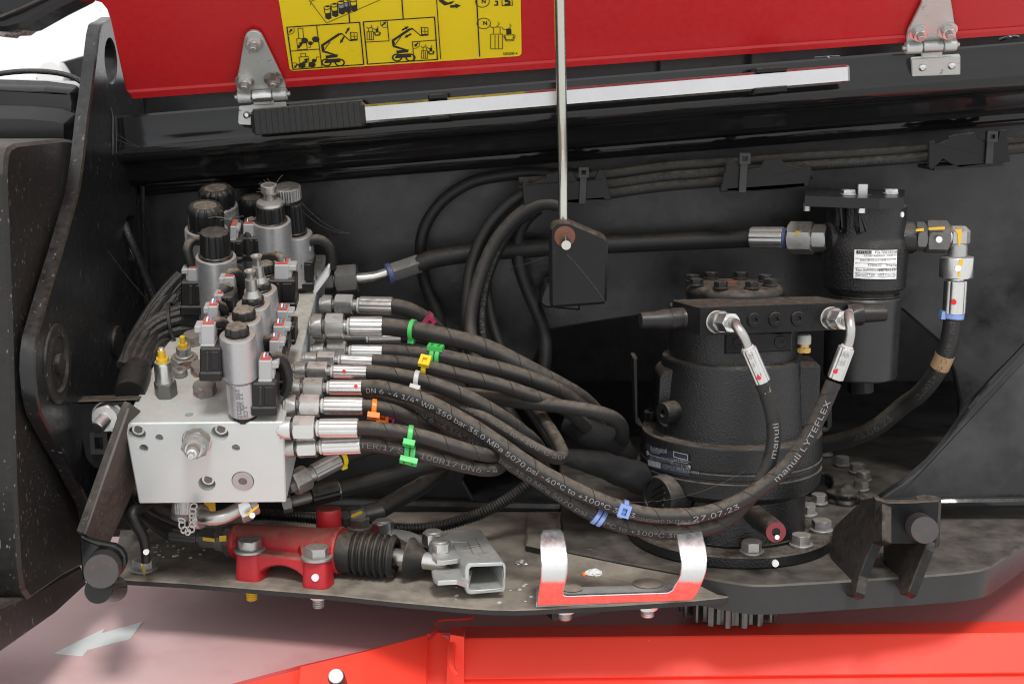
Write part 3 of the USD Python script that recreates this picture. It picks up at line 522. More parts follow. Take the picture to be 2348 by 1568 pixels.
for x, y, r in ((302, 366, .0032), (354, 390, .0022), (402, 354, .0034), (276, 592, .0032), (368, 584, .0034), (388, 548, .0022)): Dt(x, y, r)
for k, (x, y) in enumerate(((505, 50), (568, 28), (628, 5), (682, -10), (740, -20))):
    tgt = INK
    for ln in ([(x - 28, y + 8), (x - 22, y + 66)], [(x + 28, y + 4), (x + 34, y + 62)], [(x - 22, y + 66), (x, y + 74), (x + 34, y + 62)], [(x - 28, y + 28), (x, y + 36), (x + 30, y + 24)]): Lp(ln, .0007)
    Pg([(x - 24, y + 8), (x - 8, y - 2), (x + 14, y - 4), (x + 28, y + 4), (x + 8, y + 14)]); Pg([(x - 18, y + 70), (x + 38, y + 64), (x + 40, y + 112), (x + 14, y + 126), (x - 16, y + 112)])
    if k in (2, 3): GREY.append(Polygon(fh.px([(x - 26, y + 30), (x + 28, y + 26), (x + 32, y + 60), (x, y + 72), (x - 22, y + 64)], f3)).buffer(0))
Pg([(1520, 8), (1560, 40), (1570, 48), (1640, 30), (1660, 5), (1600, 22), (1560, 0), (1530, -20)]); arrow(1622, 58, 1718, 48, 22, 46)
ring(1927, 211, .0062); ring(1915, 14, .0062); Lp([(2020, 44), (2052, 44), (2050, 10), (2030, 8)], .0014); Lp([(2095, 50), (2188, 46), (2180, -30), (2090, -25), (2095, 50)], .0007); Lp([(2118, 40), (2160, 36), (2158, 12), (2125, 8), (2128, -8), (2165, -10)], .0020)
ink_parts = [slab(fh, unary_union(INK), .0001, HL)]
ink_parts += [flat_text(fh, 'N', 1918, 224, .0042, f3, (1938, 223), HL, True), flat_text(fh, 'N', 1905, 28, .0042, f3, (1925, 27), HL, True), flat_text(fh, '52531385-A', 2103, 497, .0028, f3, (2232, 490), HL, True, (2232, 490))]
obj('sticker_drawing', ink_parts, 'ink', sticker, smooth=False); obj('sticker_shading', slab(fh, unary_union(GREY), .0001, .0007), 'ink_grey', sticker, smooth=False)

# ------------------------------------------------------------------ hinges
def hinge(label, c, plate, nuts, leaf, pin, knuck, lug, rivets, rusty=(), lean=0.):
    h = thing('lid_hinge', label, 'hinge', None)
    obj('upper_leaf', slab(fh, fh.poly(plate, c, r=.0018), .0028, .0058, bev=.0007), 'hinge_plate', h)
    for k, (x, y) in enumerate(nuts):
        p = A(*fh.w(*fh.ab(*c(x, y)), .0058)); ax = fh.n
        n = obj('nut', [cyl(p, p + ax * .0012, .0092, 22), hexn(p + ax * .0011, p + ax * .0068, .0068, .3)], 'rusty_nut' if k in rusty else 'zinc', h)
        obj('stud', cyl(p, p + ax * .0105, .0034, 14, .0005), 'zinc_old', n)
    yk = .094; a, b = P(*c(*pin[0]), yk), P(*c(*pin[1]), yk); r = pin[2] * K(c) * S(a); L = b - a
    for k0, k1_, mt in knuck: obj("knuckle", cyl(a + L * k0, a + L * k1_, r, 22, .0008), mt, h)
    obj('hinge_pin', cyl(a - unit(L) * .003, b + unit(L) * .003, r * .42, 14, .0006), 'zinc_old', h)
    fl_ = Fr(P(*c(*leaf[0]), .108), A(0, -1, -lean)); lf = obj('lower_leaf', slab(fl_, fl_.poly(leaf, c, r=.0012), .004, bev=.0006), 'hinge_plate', h)
    fl2 = V(.105); obj('leaf_tongue', slab(fl2, fl2.poly(lug, c), .004, bev=.0006), 'hinge_plate', h)
    for x, y in rivets: p = A(*fl_.w(*fl_.ab(*c(x, y)))); obj('rivet', lathe(p - fl_.n * .001, p + fl_.n * .0022, [(0, .0036), (.6, .0036), (1, .0018)], 16, px=False), 'zinc', lf)
hinge('galvanised lid hinge above the ribbed grip of the silver bar, one nut rusty', c2, [(92, 262), (110, 228), (140, 210), (165, 207), (195, 214), (220, 234), (238, 268), (385, 575), (405, 625), (404, 690), (300, 690), (300, 645), (140, 655), (140, 705), (38, 710), (30, 590), (50, 500)],
      [(162, 295), (93, 588), (312, 568)], [(45, 805), (150, 795), (160, 772), (300, 768), (310, 778), (400, 772), (405, 835), (140, 850), (140, 950), (50, 945), (38, 930)], [(38, 738), (412, 712), 46], [(0, .28, 'hinge_plate'), (.30, .70, 'zinc'), (.71, 1, 'hinge_plate')], [(148, 680), (298, 672), (306, 790), (155, 800)], [(107, 872)], rusty=(2,))
hinge('lid hinge with long lower block near the far end of the rail', c4, [(1345, -60), (1340, 5), (1225, 235), (1212, 300), (1215, 400), (1335, 390), (1332, 332), (1518, 324), (1520, 362), (1645, 350), (1638, 250), (1590, -60)],
      [(1318, 245), (1567, 228)], [(1265, 515), (1690, 485), (1690, 658), (1272, 685)], [(1212, 420), (1654, 388), 54], [(0, .32, 'hinge_plate'), (.33, .73, 'zinc_old'), (.74, 1, 'hinge_plate')], [(1350, 380), (1530, 370), (1535, 500), (1360, 505)], [(1360, 588), (1613, 572)], lean=.55)

# ------------------------------------------------------------------ silver bar with ribbed grip
sb = thing('crank_bar', 'silver square steel bar with black ribbed grip clipped along the rail', 'bar')
fbx = V(.082)
barpx = [(834, 240), (1400, 204), (1949, 147), (1950, 191), (1400, 246), (838, 285)]
ba0, ba1, bb0, bb1 = P(820, 241, .082), P(1949, 147, .082), P(820, 286, .082), P(1950, 191, .082)
bx_ = unit(ba1 - ba0); bz_ = unit(A(0, 0, 1) - bx_[2] * bx_); by_ = np.cross(bz_, bx_); hh = np.linalg.norm(ba0 - bb0) / 2
def barbox(a, b, h, d, bev, y0=0.): return rbox((a + b) / 2 + by_ * (d + y0), bx_, by_, bz_, (np.linalg.norm(b - a) / 2, d, h), bev)
mid0, mid1 = (ba0 + bb0) / 2, (ba1 + bb1) / 2
obj('steel_tube', barbox(mid0, mid1, hh * .94, .0105, .0022), 'bar_steel', sb)
gA, gB = P(*c2(135, 928), .077), P(*c2(1000, 872), .077); gr = obj('grip', barbox(gA, gB, hh * 1.22, .0145, .003), 'black_rubber', sb); gl = np.linalg.norm(gB - gA)
for k in range(18):
    c = gA + bx_ * (gl * (.06 + k * .0515)); obj('grip_rib', barbox(c - bx_ * .0036, c + bx_ * .0036, hh * 1.22 + .0012, .0157, .0011, -.0012), 'black_rubber', gr)
for xa, xb in (((1478, 735), (1622, 727)), ):
    pass
def clip(label, top_px, bot_px, c):
    cl = thing('bar_clip', label, 'clip', None); f = V(.076)
    obj('upper_jaw', slab(f, f.poly(top_px, c), .03, bev=.001), 'black_smooth', cl); obj('lower_jaw', slab(f, f.poly(bot_px, c), .03, bev=.001), 'rusty_nut' if False else 'black_smooth', cl)
clip('small dark clip holding the silver bar near its grip', [(1475, 718), (1618, 706), (1622, 748), (1478, 757)], [(1480, 880), (1635, 865), (1637, 900), (1482, 914)], c2)
clip('dark clip holding the plain end of the silver bar', [(2070, 595), (2340, 575), (2340, 625), (2072, 640)], [(2066, 765), (2340, 742), (2340, 795), (2050, 822)], c3)

# ------------------------------------------------------------------ prop rod and its bracket
fk = V(.035)
pb = thing('prop_bracket', 'black bent steel bracket with angled top holding the vertical rod', 'bracket')
pk = fk.poly([(470, 830), (474, 800), (490, 775), (515, 755), (560, 742), (600, 742), (635, 747), (905, 862), (930, 880), (942, 905), (945, 960), (936, 1360), (932, 1395), (915, 1415), (490, 1446), (476, 1425)], e4)
obj('bracket_body', slab(fk, pk, .028, bev=.0025), 'black_smooth', pb)
ff = V(.16); obj('bracket_tail', slab(ff, ff.poly([(1240, 680), (1250, 655), (1262, 650), (1330, 640), (1330, 712), (1250, 705), (1238, 695)]), .06, bev=.002), 'black_paint', pb)
gw = V(.165); obj('bracket_arm', slab(gw, gw.poly([(1262, 600), (1385, 600), (1385, 690), (1262, 700)]), .08), 'black_paint', pb)
rc = P(*e4(594, 866), .035); rd = A(*P(*e4(606, 940), -.012)) - rc
obj('push_washer', lathe(rc - FRONT * -.0006, rc + FRONT * .0022, [(0, .0098), (.6, .0098), (1, .0075)], 22, px=False), 'rust', pb)
tip = P(*e4(606, 938), -.012)
rod = Path([(1279, -330, -.09), (1283, 0, -.03), (1288, 250, .015), (1291, 430, .05), (1291, 490, .052), A(*(P(1291, 520, .053))), A(*(rc + (0, .012, 0))), A(*rc), A(*tip)], 150)
top('prop_rod', tube(rod, [12.5, 12.4, 12.2, 11.6, 11], 18), 'rod_steel', 'zinc plated rod propping up the red lid, bent end through the bracket', 'rod', smooth=50)
# ------------------------------------------------------------------ valve block
TILT = math.radians(18)
bO = P(284, 970, -.085); bX = unit(P(650, 967, -.085) - bO); bY = unit(A(.0, math.cos(TILT), math.sin(TILT))); bY = unit(bY - (bY @ bX) * bX); bZ = np.cross(bX, bY)
bW = np.linalg.norm(P(650, 967, -.085) - bO)
ftop = Fr(bO, bZ, up=bY); ffr = Fr(bO, -bY, up=bZ)
bL = ftop.ab(748, 579)[1]; bH = -ffr.ab(655, 1152)[1]
al, ar = ftop.ab(482, 579)[0], ftop.ab(748, 579)[0]; bl, br = ffr.ab(318, 1152)[0], ffr.ab(656, 1152)[0]
def MB(a, b, c): return bO + bX * a + bY * b + bZ * c
_k = np.array([[MB(0, 0, 0), MB(bW, 0, 0)], [MB(bl, 0, -bH), MB(br, 0, -bH)]]), np.array([[MB(al, bL, 0), MB(ar, bL, 0)], [MB(al + bl, bL, -bH), MB(ar + br - bW, bL, -bH)]])
_k = np.stack(_k); _pts = []
for _i in np.ndindex(2, 2, 2):
    for _d in range(3):
        q = _k[_i].copy()
        for _e in range(3):
            if _e != _d: o = list(_i); o[_e] = 1 - o[_e]; q = q + unit(_k[tuple(o)] - _k[_i]) * .0011
        _pts.append(q)
blk = m3.Manifold.hull_points(np.array(_pts))
def mcyl(p, q, r, n=28): t = cyl(p, q, r, n); return m3.Manifold(m3.Mesh(np.array(t.vertices, np.float32), np.array(t.faces, np.uint32)))
def fpt(x, y, c=d1): a, b = ffr.ab(*c(x, y)); return MB(a, 0, b)
def tpt(x, y, c=d1): a, b = ftop.ab(*c(x, y)); return MB(a, b, 0)
sk = K(d1) * S(bO)
bores = [(370, 640, 97, .010), (1283, 640, 97, .010), (1140, 1195, 98, .010), (616, 690, 44, .006), (445, 806, 50, .012), (1460, 802, 46, .006), (1537, 1165, 127, .0030)]
for x, y, r, d in bores: p = fpt(x, y); blk -= mcyl(p - bY * .01, p + bY * d, r * sk)
p = tpt(945, 435); blk -= mcyl(p - bZ * .006, p + bZ * .01, 46 * sk)
vb = thing('valve_block', 'pale grey machined alloy valve block with bored front face carrying the solenoids', 'valve block')
obj('block_body', blk, 'block_alloy', vb, smooth=25)
for x, y in ((375, 622), (1290, 618), (1147, 1175)):
    p = fpt(x, y) + bY * .009; s_ = obj('cap_screw', cyl(p + bY * .004, p - bY * .0055, 84 * sk, 26, .0012), 'zinc', vb)
    obj('socket_shade', hexn(p - bY * .0052, p - bY * .0061, 50 * sk, .3, .02), 'zinc_dark', s_)  # solid dark hexagon, the shade of the hollow socket given as colour
for x, y in ((618, 680), (1462, 788)): p = fpt(x, y) + bY * .004; obj('set_screw', cyl(p + bY * .002, p, 26 * sk, 16), 'zinc_dark', vb)
p = fpt(1537, 1167) + bY * .003; pl = obj('round_plug', lathe(p, p - bY * .0038, [(0, 122 * sk), (.8, 122 * sk), (1, 117 * sk), (1, 48 * sk), (.5, 42 * sk)], 30, px=False), 'zinc_old', vb); obj('socket_shade', hexn(p - bY * .0008, p - bY * .0032, 46 * sk, .5, .02), 'zinc_dark', pl)
# front adjuster
p0 = fpt(1035, 715); ax = unit(RP(*d1(966, 893), p0 - bY * .048, bY) - p0); L = .052
adj = obj('pressure_adjuster', [cyl(p0 - ax * .002, p0 + ax * .003, 165 * sk, 30, .0008)], 'zinc', vb)
q = lambda f: p0 + ax * L * f
obj('hex_body', hexn(q(.05), q(.36), 158 * sk, .25), 'plug_rusty', adj); obj('collar', lathe(q(.36), q(.62), [(0, 122 * sk), (.8, 112 * sk), (1, 92 * sk)], 28, px=False), 'zinc', adj); obj('lock_nut', hexn(q(.60), q(.80), 80 * sk, .2), 'plug_rusty', adj)
obj('stem', lathe(q(.78), q(1.0), [(0, 55 * sk), (.35, 55 * sk), (.4, 38 * sk), (.92, 36 * sk), (1, 30 * sk), (1, 18 * sk), (.85, 15 * sk)], 20, px=False), 'zinc', adj)
# hexagon plugs and adjusters on top
s7 = K(c7) * S(tpt(400, 900, c7))
def tophex(name, c, x, y, r, h, m, rot=.2, parent=vb): p = tpt(x, y, c); return obj(name, hexn(p - bZ * .001, p + bZ * h, r * K(c) * S(p), rot), m, parent)
tophex('hex_plug', c7, 410, 1060, 128, .0105, 'plug_rusty', .35); tophex('hex_plug', c7, 365, 835, 112, .010, 'plug_rusty', .1); tophex('hex_plug', c7, 290, 500, 118, .010, 'plug_rusty', .5)
p = tpt(138, 860, c7); pq = obj('flat_plug', cyl(p, p + bZ * .007, 80 * s7, 26, .0008), 'plug_rusty', vb); obj('socket_shade', hexn(p + bZ * .0068, p + bZ * .0074, 34 * s7, .2, .02), 'zinc_dark', pq)
def stack(label, c, base, tip, secs, parent_name='relief_valve'):
    """thing standing on the block top: secs = (kind, name, f0, f1, r, material) along base->tip, r in crop pixels"""
    p = tpt(*base, c); f = Fr(p, -bY, up=bZ); t = RP(*c(*tip), p, bY); ax = t - p; s_ = K(c) * S(p); x = thing(parent_name, label, 'valve'); mk = None
    for kind, nm, a0, a1, r, m in secs:
        A0, A1 = p + ax * a0, p + ax * a1
        me = hexn(A0, A1, r * s_, rng.random()) if kind == 'hex' else lathe(A0, A1, r if isinstance(r, list) else [(0, r), (1, r)], 26, px=False) if not isinstance(r, list) else lathe(A0, A1, [(f_, rr * s_) for f_, rr in r], 26, px=False)
        if kind != 'hex' and not isinstance(r, list): me = cyl(A0, A1, r * s_, 26, .0006)
        obj(nm, me, m, x)
    return x
stack('adjustable relief valve with brown hexagon base and yellow marked thread, beside the front coil', f4, (1095, 1245), (1060, 868), [('hex', 'hex_base', 0, .28, 182, 'plug_rusty'), ('cyl', 'washer', .28, .36, 122, 'zinc_old'), ('hex', 'lock_nut', .36, .60, 100, 'zinc_old'), ('hex', 'marked_nut', .58, .75, 66, 'paint_yellow'), ('cyl', 'thread', .75, 1.0, 36, 'paint_yellow')])
stack('slim relief valve with bright cylinder and yellow tip, at the near left of the block', f4, (850, 1660), (775, 1030), [('hex', 'hex_base', 0, .30, 150, 'zinc_dark'), ('cyl', 'cylinder', .30, .72, [(0, 122), (.05, 126), (.88, 122), (1, 105)], 'zinc'), ('hex', 'marked_nut', .715, .80, 86, 'paint_yellow'), ('cyl', 'thread', .79, .97, 50, 'paint_yellow'), ('cyl', 'tip', .96, 1.0, 42, 'zinc')])

# ------------------------------------------------------------------ solenoid valves
GS = 'solenoid valves standing on the block'
def solenoid(label, base, coils, cap, top_=None, stub=None, s=1.0, name='solenoid_valve'):
    """base, centres in whole-picture pixels; coils [(v_bottom, v_top, r)], cap (kind, v0, v1, r); axis from base to top_ point"""
    p = MB(*ftop.ab(*base), 0); t = RP(*top_, p, bY); ax = t - p; dv = base[1] - top_[1]; S_ = S(p); x = thing(name, label, 'solenoid valve')
    at = lambda v: p + ax * ((base[1] - v) / dv); u = unit(ax)
    if stub: obj('stem_base', lathe(p - u * .002, at(stub[0]), [(0, stub[1] * S_), (1, stub[1] * S_)], 26, px=False), 'black_plastic', x)
    for v0, v1, r in coils:
        a, b = at(v0), at(v1); h = np.linalg.norm(b - a); k = .0028 / h; R = r * S_
        obj('coil', lathe(a, b, [(0, R * .80), (.01, R * .9), (k * .9, R), (1 - k * .5, R), (1 - k * .12, R - .0006), (1, R - .0018), (1, R * .5)], 40, px=False), 'coil_grey', x)
    kind, v0, v1, r = cap; a, b = at(v0), at(v1); R = r * S_
    if kind == 'knob':
        obj('cap_ring', cyl(a - u * .001, a + (b - a) * .24, R * 1.02, 30, .0006), 'black_plastic', x)
        obj('cap', lathe(a + (b - a) * .2, b, [(0, R * .86), (.12, R * .86), (.2, R * .98), (.62, R * .98), (.86, R * .86), (1, R * .55)], 48, px=False, lobes=6, depth=.13), 'tape', x)
    if kind == 'tall':
        obj('cap_ring', cyl(a - u * .001, a + (b - a) * .18, R * 1.12, 32, .0008), 'black_plastic', x)
        obj('cap', lathe(a + (b - a) * .12, b, [(0, R * 1.0), (.82, R * .97), (.93, R * .93), (.97, R * .8), (1, R * .55)], 64, px=False, lobes=10, depth=.09), 'black_plastic', x)
    if kind == 'wide':
        obj('cap_ring', cyl(a - u * .001, a + (b - a) * .22, R * .98, 32, .0008), 'black_plastic', x)
        cp = obj('cap', lathe(a + (b - a) * .16, b, [(0, R * .98), (.70, R), (.85, R * .97), (.97, R * .84), (1, R * .78), (1.0, R * .66), (.965, R * .65)], 96, px=False, lobes=14, depth=.08), 'black_plastic', x)
        obj('cap_disc', cyl(b - u * .003, b - u * .0004, R * .64, 30), 'tape', cp)
    return x, at, S_
o7, o6 = lambda x, y: c7(x, y), lambda x, y: c6(x, y)
def manual_stem(x, at, S_, pts, m='zinc_old'):
    """pull pin on a cap: (v0, v1, r0, r1)"""
    for v0, v1, prof in pts: obj('pull_pin', lathe(at(v0), at(v1), [(f, r * S_) for f, r in prof], 22, px=False), m, x)
s1, at1, S1 = solenoid('front solenoid valve with two stacked grey coils and a knobbed black cap', c7(845, 1305), [(c7(0, 1268)[1], c7(0, 884)[1], 36.2), (c7(0, 880)[1], c7(0, 405)[1], 40.3)], ('knob', c7(0, 430)[1], c7(0, 300)[1], 27.5), c7(752, 290), (c7(0, 1235)[1], 29))
cpth = Path([at1(c7(0, 1240)[1]), at1(c7(0, 900)[1])], 30)
for k_, tx_ in enumerate(('250 V0210 4422', '12 VDC 1220', '1 CFL')): obj('coil_print', wrap_text(cpth, 36.2 * S1, tx_, .0036, .029 - .004 * k_ if k_ < 2 else .012, math.radians(-18 + 11 * k_), True, stretch=1.1), 'coil_print', s1, smooth=False)
so2, at2, S2 = solenoid('second solenoid valve in the single row, flat knobbed cap just behind the front one', (578, 908), [(895, 728, 39.5)], ('knob', 733, 706, 27), (557, 700), (890, 28))
so3, at3, S3 = solenoid('third solenoid valve in the single row, flared pull pin standing on its cap', (598, 870), [(855, 695, 38.5)], ('knob', 696, 675, 25), (577, 660), (855, 27))
for v0, v1, pr in ((678, 662, [(0, 20), (1, 12)]), (664, 640, [(0, 13), (1, 12.5)]), (641, 622, [(0, 8), (.55, 8), (.8, 11), (1, 13), (1, 8.5), (.8, 6)])): obj('pull_pin', lathe(at3(v0), at3(v1), [(f, r * S3) for f, r in pr], 22, px=False), 'zinc_old', so3)
so4, at4, S4 = solenoid('fourth solenoid valve in the single row, pull pin with a cross hole on its cap', (618, 832), [(820, 662, 37)], ('knob', 662, 642, 25), (593, 630), (820, 26))
for v0, v1, pr in ((645, 632, [(0, 19), (1, 12)]), (634, 610, [(0, 13), (1, 12.5)]), (611, 588, [(0, 8.5), (.55, 8.5), (.8, 11), (1, 13), (1, 8.5), (.8, 6)])): obj('pull_pin', lathe(at4(v0), at4(v1), [(f, r * S4) for f, r in pr], 22, px=False), 'zinc_old', so4)
so5, at5, S5 = solenoid('fifth solenoid valve in the single row, dusty flat cap at the far end', (632, 790), [(780, 628, 33)], ('knob', 630, 600, 21), (609, 595), (780, 25))
sb1, atb1, Sb1 = solenoid('big solenoid valve with a tall ribbed dusty cap, nearest of the left group', (505, 765), [(745, 585, 45.5)], ('tall', 590, 528, 34), (491, 524), (750, 30))
sb2, atb2, Sb2 = solenoid('big solenoid valve with a wide flat topped black knob, left of the group', (482, 705), [(690, 522, 48)], ('wide', 530, 470, 41), (470, 468), (695, 30))
sb3, atb3, Sb3 = solenoid('big solenoid valve with a wide brown topped knob, farthest left', (520, 660), [(645, 470, 45)], ('wide', 482, 430, 40), (494, 428), (650, 30))
sb4, atb4, Sb4 = solenoid('big bright solenoid valve with a hollow metal stem on its cap', (634, 690), [(665, 503, 44)], ('tall', 508, 466, 33), (616, 424), (670, 30))
for v0, v1, pr in ((472, 456, [(0, 28), (.4, 31), (.7, 29), (1, 18)]), (460, 436, [(0, 14), (.7, 13), (1, 17)]), (440, 424, [(0, 17.5), (.1, 18), (.95, 18), (1, 17), (1, 12), (.4, 11)])): obj('hollow_stem', lathe(atb4(v0), atb4(v1), [(f, r * Sb4) for f, r in pr], 26, px=False), 'zinc_old', sb4)
sb5, atb5, Sb5 = solenoid('solenoid valve with a knurled metal thumb screw above its cap, by the big elbow fitting', (690, 660), [(650, 533, 38)], ('tall', 540, 462, 24), (670, 458), (650, 27))
kn = [RP(*c6(x, y), atb5(470), bY) for x, y in ((1218, 390), (1212, 312), (1200, 185))]
obj('thumb_screw', lathe(kn[1], kn[2], [(0, 26), (.05, 31.5), (.93, 32), (1, 29)], 90, lobes=30, depth=.05), 'zinc_old', sb5); obj('screw_thread', lathe(kn[0], kn[1], [(0, 18), (.1, 18), (.15, 16), (.3, 18), (.38, 16), (.55, 18), (.62, 16), (.8, 18), (.9, 16), (1, 18)], 20), 'zinc_old', sb5)
sb6, atb6, Sb6 = solenoid('solenoid valve half hidden behind the bright one, blackened cap', (596, 640), [(630, 500, 34)], ('wide', 505, 452, 31), (577, 448), (635, 27))

# plugs and tails of the coils: black socket, grey connector, wire in tape
def bq(u, v, b): return RP(u, v, MB(0, b, 0), bY)
def connector(par, c, sock, con, db, tail=None, side=1, bS=None, tm_='tape', wires=True):
    """sock, con: crop rectangles (x0, y0, x1, y1) of the black socket and of the grey connector; db = block depth; tail: crop points"""
    def bx_at(r, th, m, name, bev=.0012, dy=0.):
        q = [bq(*c(x, y), db + dy) for x, y in ((r[0], r[1]), (r[2], r[1]), (r[2], r[3]), (r[0], r[3]))]
        cc = sum(q) / 4; return obj(name, rbox(cc, q[1] - q[0], bY, q[0] - q[3], (np.linalg.norm(q[1] - q[0]) / 2, th, np.linalg.norm(q[0] - q[3]) / 2), bev), m, par), q
    so = None
    if sock:
        so, _ = bx_at(sock, .011, 'black_plastic', 'coil_socket')
        w, h = sock[2] - sock[0], sock[3] - sock[1]
        bx_at((sock[0] - .02 * w, sock[1] + .70 * h, sock[2] + .03 * w, sock[3] - .02 * h), .0125, 'black_plastic', 'socket_foot')
        bx_at((sock[0] + .30 * w, sock[1] + .08 * h, sock[0] + .42 * w, sock[1] + .66 * h), .0122, 'tie_black', 'socket_slot', .0004)
        bx_at((sock[0] + .52 * w, sock[1] + .10 * h, sock[0] + .88 * w, sock[1] + .64 * h), .0117, 'black_plastic', 'socket_panel', .0004)
    w, h = con[2] - con[0], con[3] - con[1]; s0 = con[0] + (.34 * w if side < 0 else 0); s1_ = con[2] - (.34 * w if side > 0 else 0)
    g, q = bx_at((s0, con[1], s1_, con[3]), .0078, 'grey_plastic', 'connector', .0008)
    t0, t1 = (con[0], s0 + .06 * w) if side < 0 else (s1_ - .06 * w, con[2])
    bx_at((t0, con[1] + .10 * h, t1, con[1] + .42 * h), .0058, 'grey_plastic', 'latch_tab', .0007)
    bx_at((t0 + .22 * w * (side < 0), con[1] + .34 * h, t1 - .22 * w * (side > 0), con[3] - .04 * h), .0050, 'grey_plastic', 'latch_leg', .0007)
    bx_at((s0 - .02 * w, con[3] - .10 * h, s1_ + .02 * w, con[3] + .02 * h), .0084, 'grey_plastic', 'connector_rim', .0006)
    n = unit(q[0] - q[3]); cc = (q[0] + q[1]) / 2; ex = unit(q[1] - q[0]); ins = obj('seal', rbox(cc + n * .0004, ex, bY, n, (np.linalg.norm(q[1] - q[0]) * .40, .0062, .0006)), 'insert_red', g)
    if wires:
        hw = np.linalg.norm(q[1] - q[0]) * .18
        for sg, m in ((-.8, 'wire_white'), (.7, 'wire_blue')):
            a = cc + ex * hw * sg - bY * .002; obj('wire', tube(Path([a - n * .002, a + n * .0015, a + n * .0025 + bY * .004], 8), .0008, 8, px=False), m, par)
    if tail:
        pts = [bq(*c(x, y), db + d_) for x, y, d_ in tail]; obj('taped_tail', tube(Path(pts), [11.0 * tail_k, 10.5 * tail_k, 10 * tail_k], 12), tm_, par, smooth=60)
tail_k = 1.1
bb = lambda u, v: ftop.ab(u, v)[1]
B1 = bb(*c7(845, 1305)); B2, B3, B4, B5 = (bb(*x) for x in ((578, 908), (598, 870), (618, 832), (632, 790)))
connector(s1, c7, (375, 495, 612, 860), (302, 262, 528, 492), B1, [(470, 300, .0), (530, 250, .004), (610, 270, .012), (655, 340, .02), (640, 430, .03)], -1)
connector(s1, c7, (945, 880, 1212, 1240), (1012, 652, 1226, 880), B1, [(1120, 660, 0), (1180, 620, .004), (1260, 670, .008), (1310, 790, .012), (1330, 930, .014), (1280, 1060, .018)], 1)
connector(so2, c7, (460, 240, 640, 600), (402, 58, 560, 270), B2, [(530, 90, 0), (560, 62, .003), (610, 110, .008), (618, 190, .014), (600, 300, .02)], -1)
connector(so2, c7, (1130, 600, 1300, 960), (1130, 438, 1292, 610), B2, [(1170, 470, 0), (1105, 420, -.002), (1085, 500, .0), (1130, 580, .006), (1180, 640, .012)], 1)
connector(so3, f2, (60, 570, 260, 950), (-90, 560, 90, 760), B3, [(60, 560, 0), (90, 450, .0), (160, 480, .004), (180, 620, .010), (185, 800, .016), (200, 920, .02)], -1)
connector(so3, f2, (960, 1290, 1210, 1600), (945, 1110, 1230, 1350), B3, [(1000, 1190, 0), (1010, 1070, .0), (1080, 1120, .004), (1130, 1250, .008), (1160, 1400, .012)], 1)
connector(so4, f2, (110, 560, 300, 900), (0, 262, 270, 580), B4, [(180, 300, 0), (210, 190, .0), (290, 220, .004), (345, 340, .010), (360, 500, .016), (370, 680, .02)], -1)
connector(so4, f2, (1080, 1080, 1330, 1400), (1010, 845, 1292, 1110), B4, [(1130, 890, 0), (1040, 860, -.001), (950, 960, .0), (900, 1110, .004), (890, 1240, .008), (880, 1330, .012)], 1)
connector(so5, c6, (1030, 1085, 1300, 1400), (1085, 945, 1300, 1105), B5 - .006, [(1150, 970, 0), (1160, 900, .002), (1080, 880, .01), (980, 900, .02), (930, 930, .03)], 1)
connector(sb1, c6, (150, 1105, 435, 1440), (145, 985, 345, 1130), bb(505, 765), [(250, 1000, 0), (200, 890, 0), (185, 780, .004), (240, 730, .010), (320, 740, .02)], -1)
connector(sb4, c6, (765, 660, 1020, 900), (770, 540, 930, 690), bb(634, 690) - .004, [(850, 560, 0), (850, 500, .004), (800, 530, .004), (805, 640, -.004), (812, 760, -.008), (815, 890, -.008)], 1)
connector(sb5, c6, (1290, 900, 1480, 1200), (1292, 765, 1450, 905), bb(690, 660) - .004, [(1370, 790, 0), (1440, 720, 0), (1540, 712, .002), (1630, 800, .004), (1665, 920, .004), (1650, 1010, .004)], 1)
connector(sb2, c6, (640, 690, 770, 920), (640, 560, 730, 700), bb(482, 705), None, 1, wires=False)
b_ = bb(690, 660) - .006
top('wire_tag', rbox((bq(*c6(1610, 1050), b_) + bq(*c6(1490, 1215), b_)) / 2, bq(*c6(1610, 1050), b_) - bq(*c6(1490, 1215), b_), bY, bZ, (.0165, .0055, .0060), .002), 'label_white', 'white paper flag wrapped round the taped wire by the big elbow fitting', 'tag')

# ------------------------------------------------------------------ braided wiring harness
hn_ = thing('wiring_harness', 'bundle of black braided wiring sleeves lying over the left edge of the valve block', 'wiring harness')
def by_(x, y, b, c=0): return None
def hpt(x, y, lift): p = RP(*f4(x, y), MB(0, 0, .004 + lift), bZ); return p
def bundle(pts, n, r, spread, nm='braided_sleeve'):
    base = Path([hpt(*q) for q in pts]); k = len(base.p)
    for i in range(n):
        a = -1 + 2 * i / (n - 1); ph = rng.random() * 6; pth = Path([p for p in base.p[::max(1, k // 24)]], k); w = spread * S(base.p[k // 2]) * (1 + .18 * np.sin(np.linspace(0, 5, len(pth.p)) + ph))
        pth.p = pth.p + pth.b * (a * w)[:, None] + pth.n * ((.004 * (1 - a * a)) + .0025 * np.sin(np.linspace(0, 7, len(pth.p)) + ph))[:, None]; pth.finish(); obj(nm, tube(pth, r, 8), 'braid', hn_)
bundle([(420, 1330, .0), (470, 1150, .002), (560, 960, .004), (700, 790, .006), (900, 690, .008), (1120, 640, .010), (1330, 620, .012)], 9, 10.5, 27)
bundle([(400, 1330, -.004), (470, 1060, -.002), (560, 830, .0), (680, 600, .004), (850, 360, .012), (1000, 190, .02), (1090, 110, .024)], 6, 10.5, 19)
bundle([(820, 640, .0), (880, 520, .004), (980, 350, .010), (1080, 250, .016)], 3, 10, 12)
obj('tape_wrap', tube(Path([hpt(480, 1290, .002), hpt(430, 1390, .0), hpt(395, 1500, .0), hpt(355, 1640, -.002)]), [30, 36, 36, 34], 22), 'tape_dark', hn_, smooth=60)
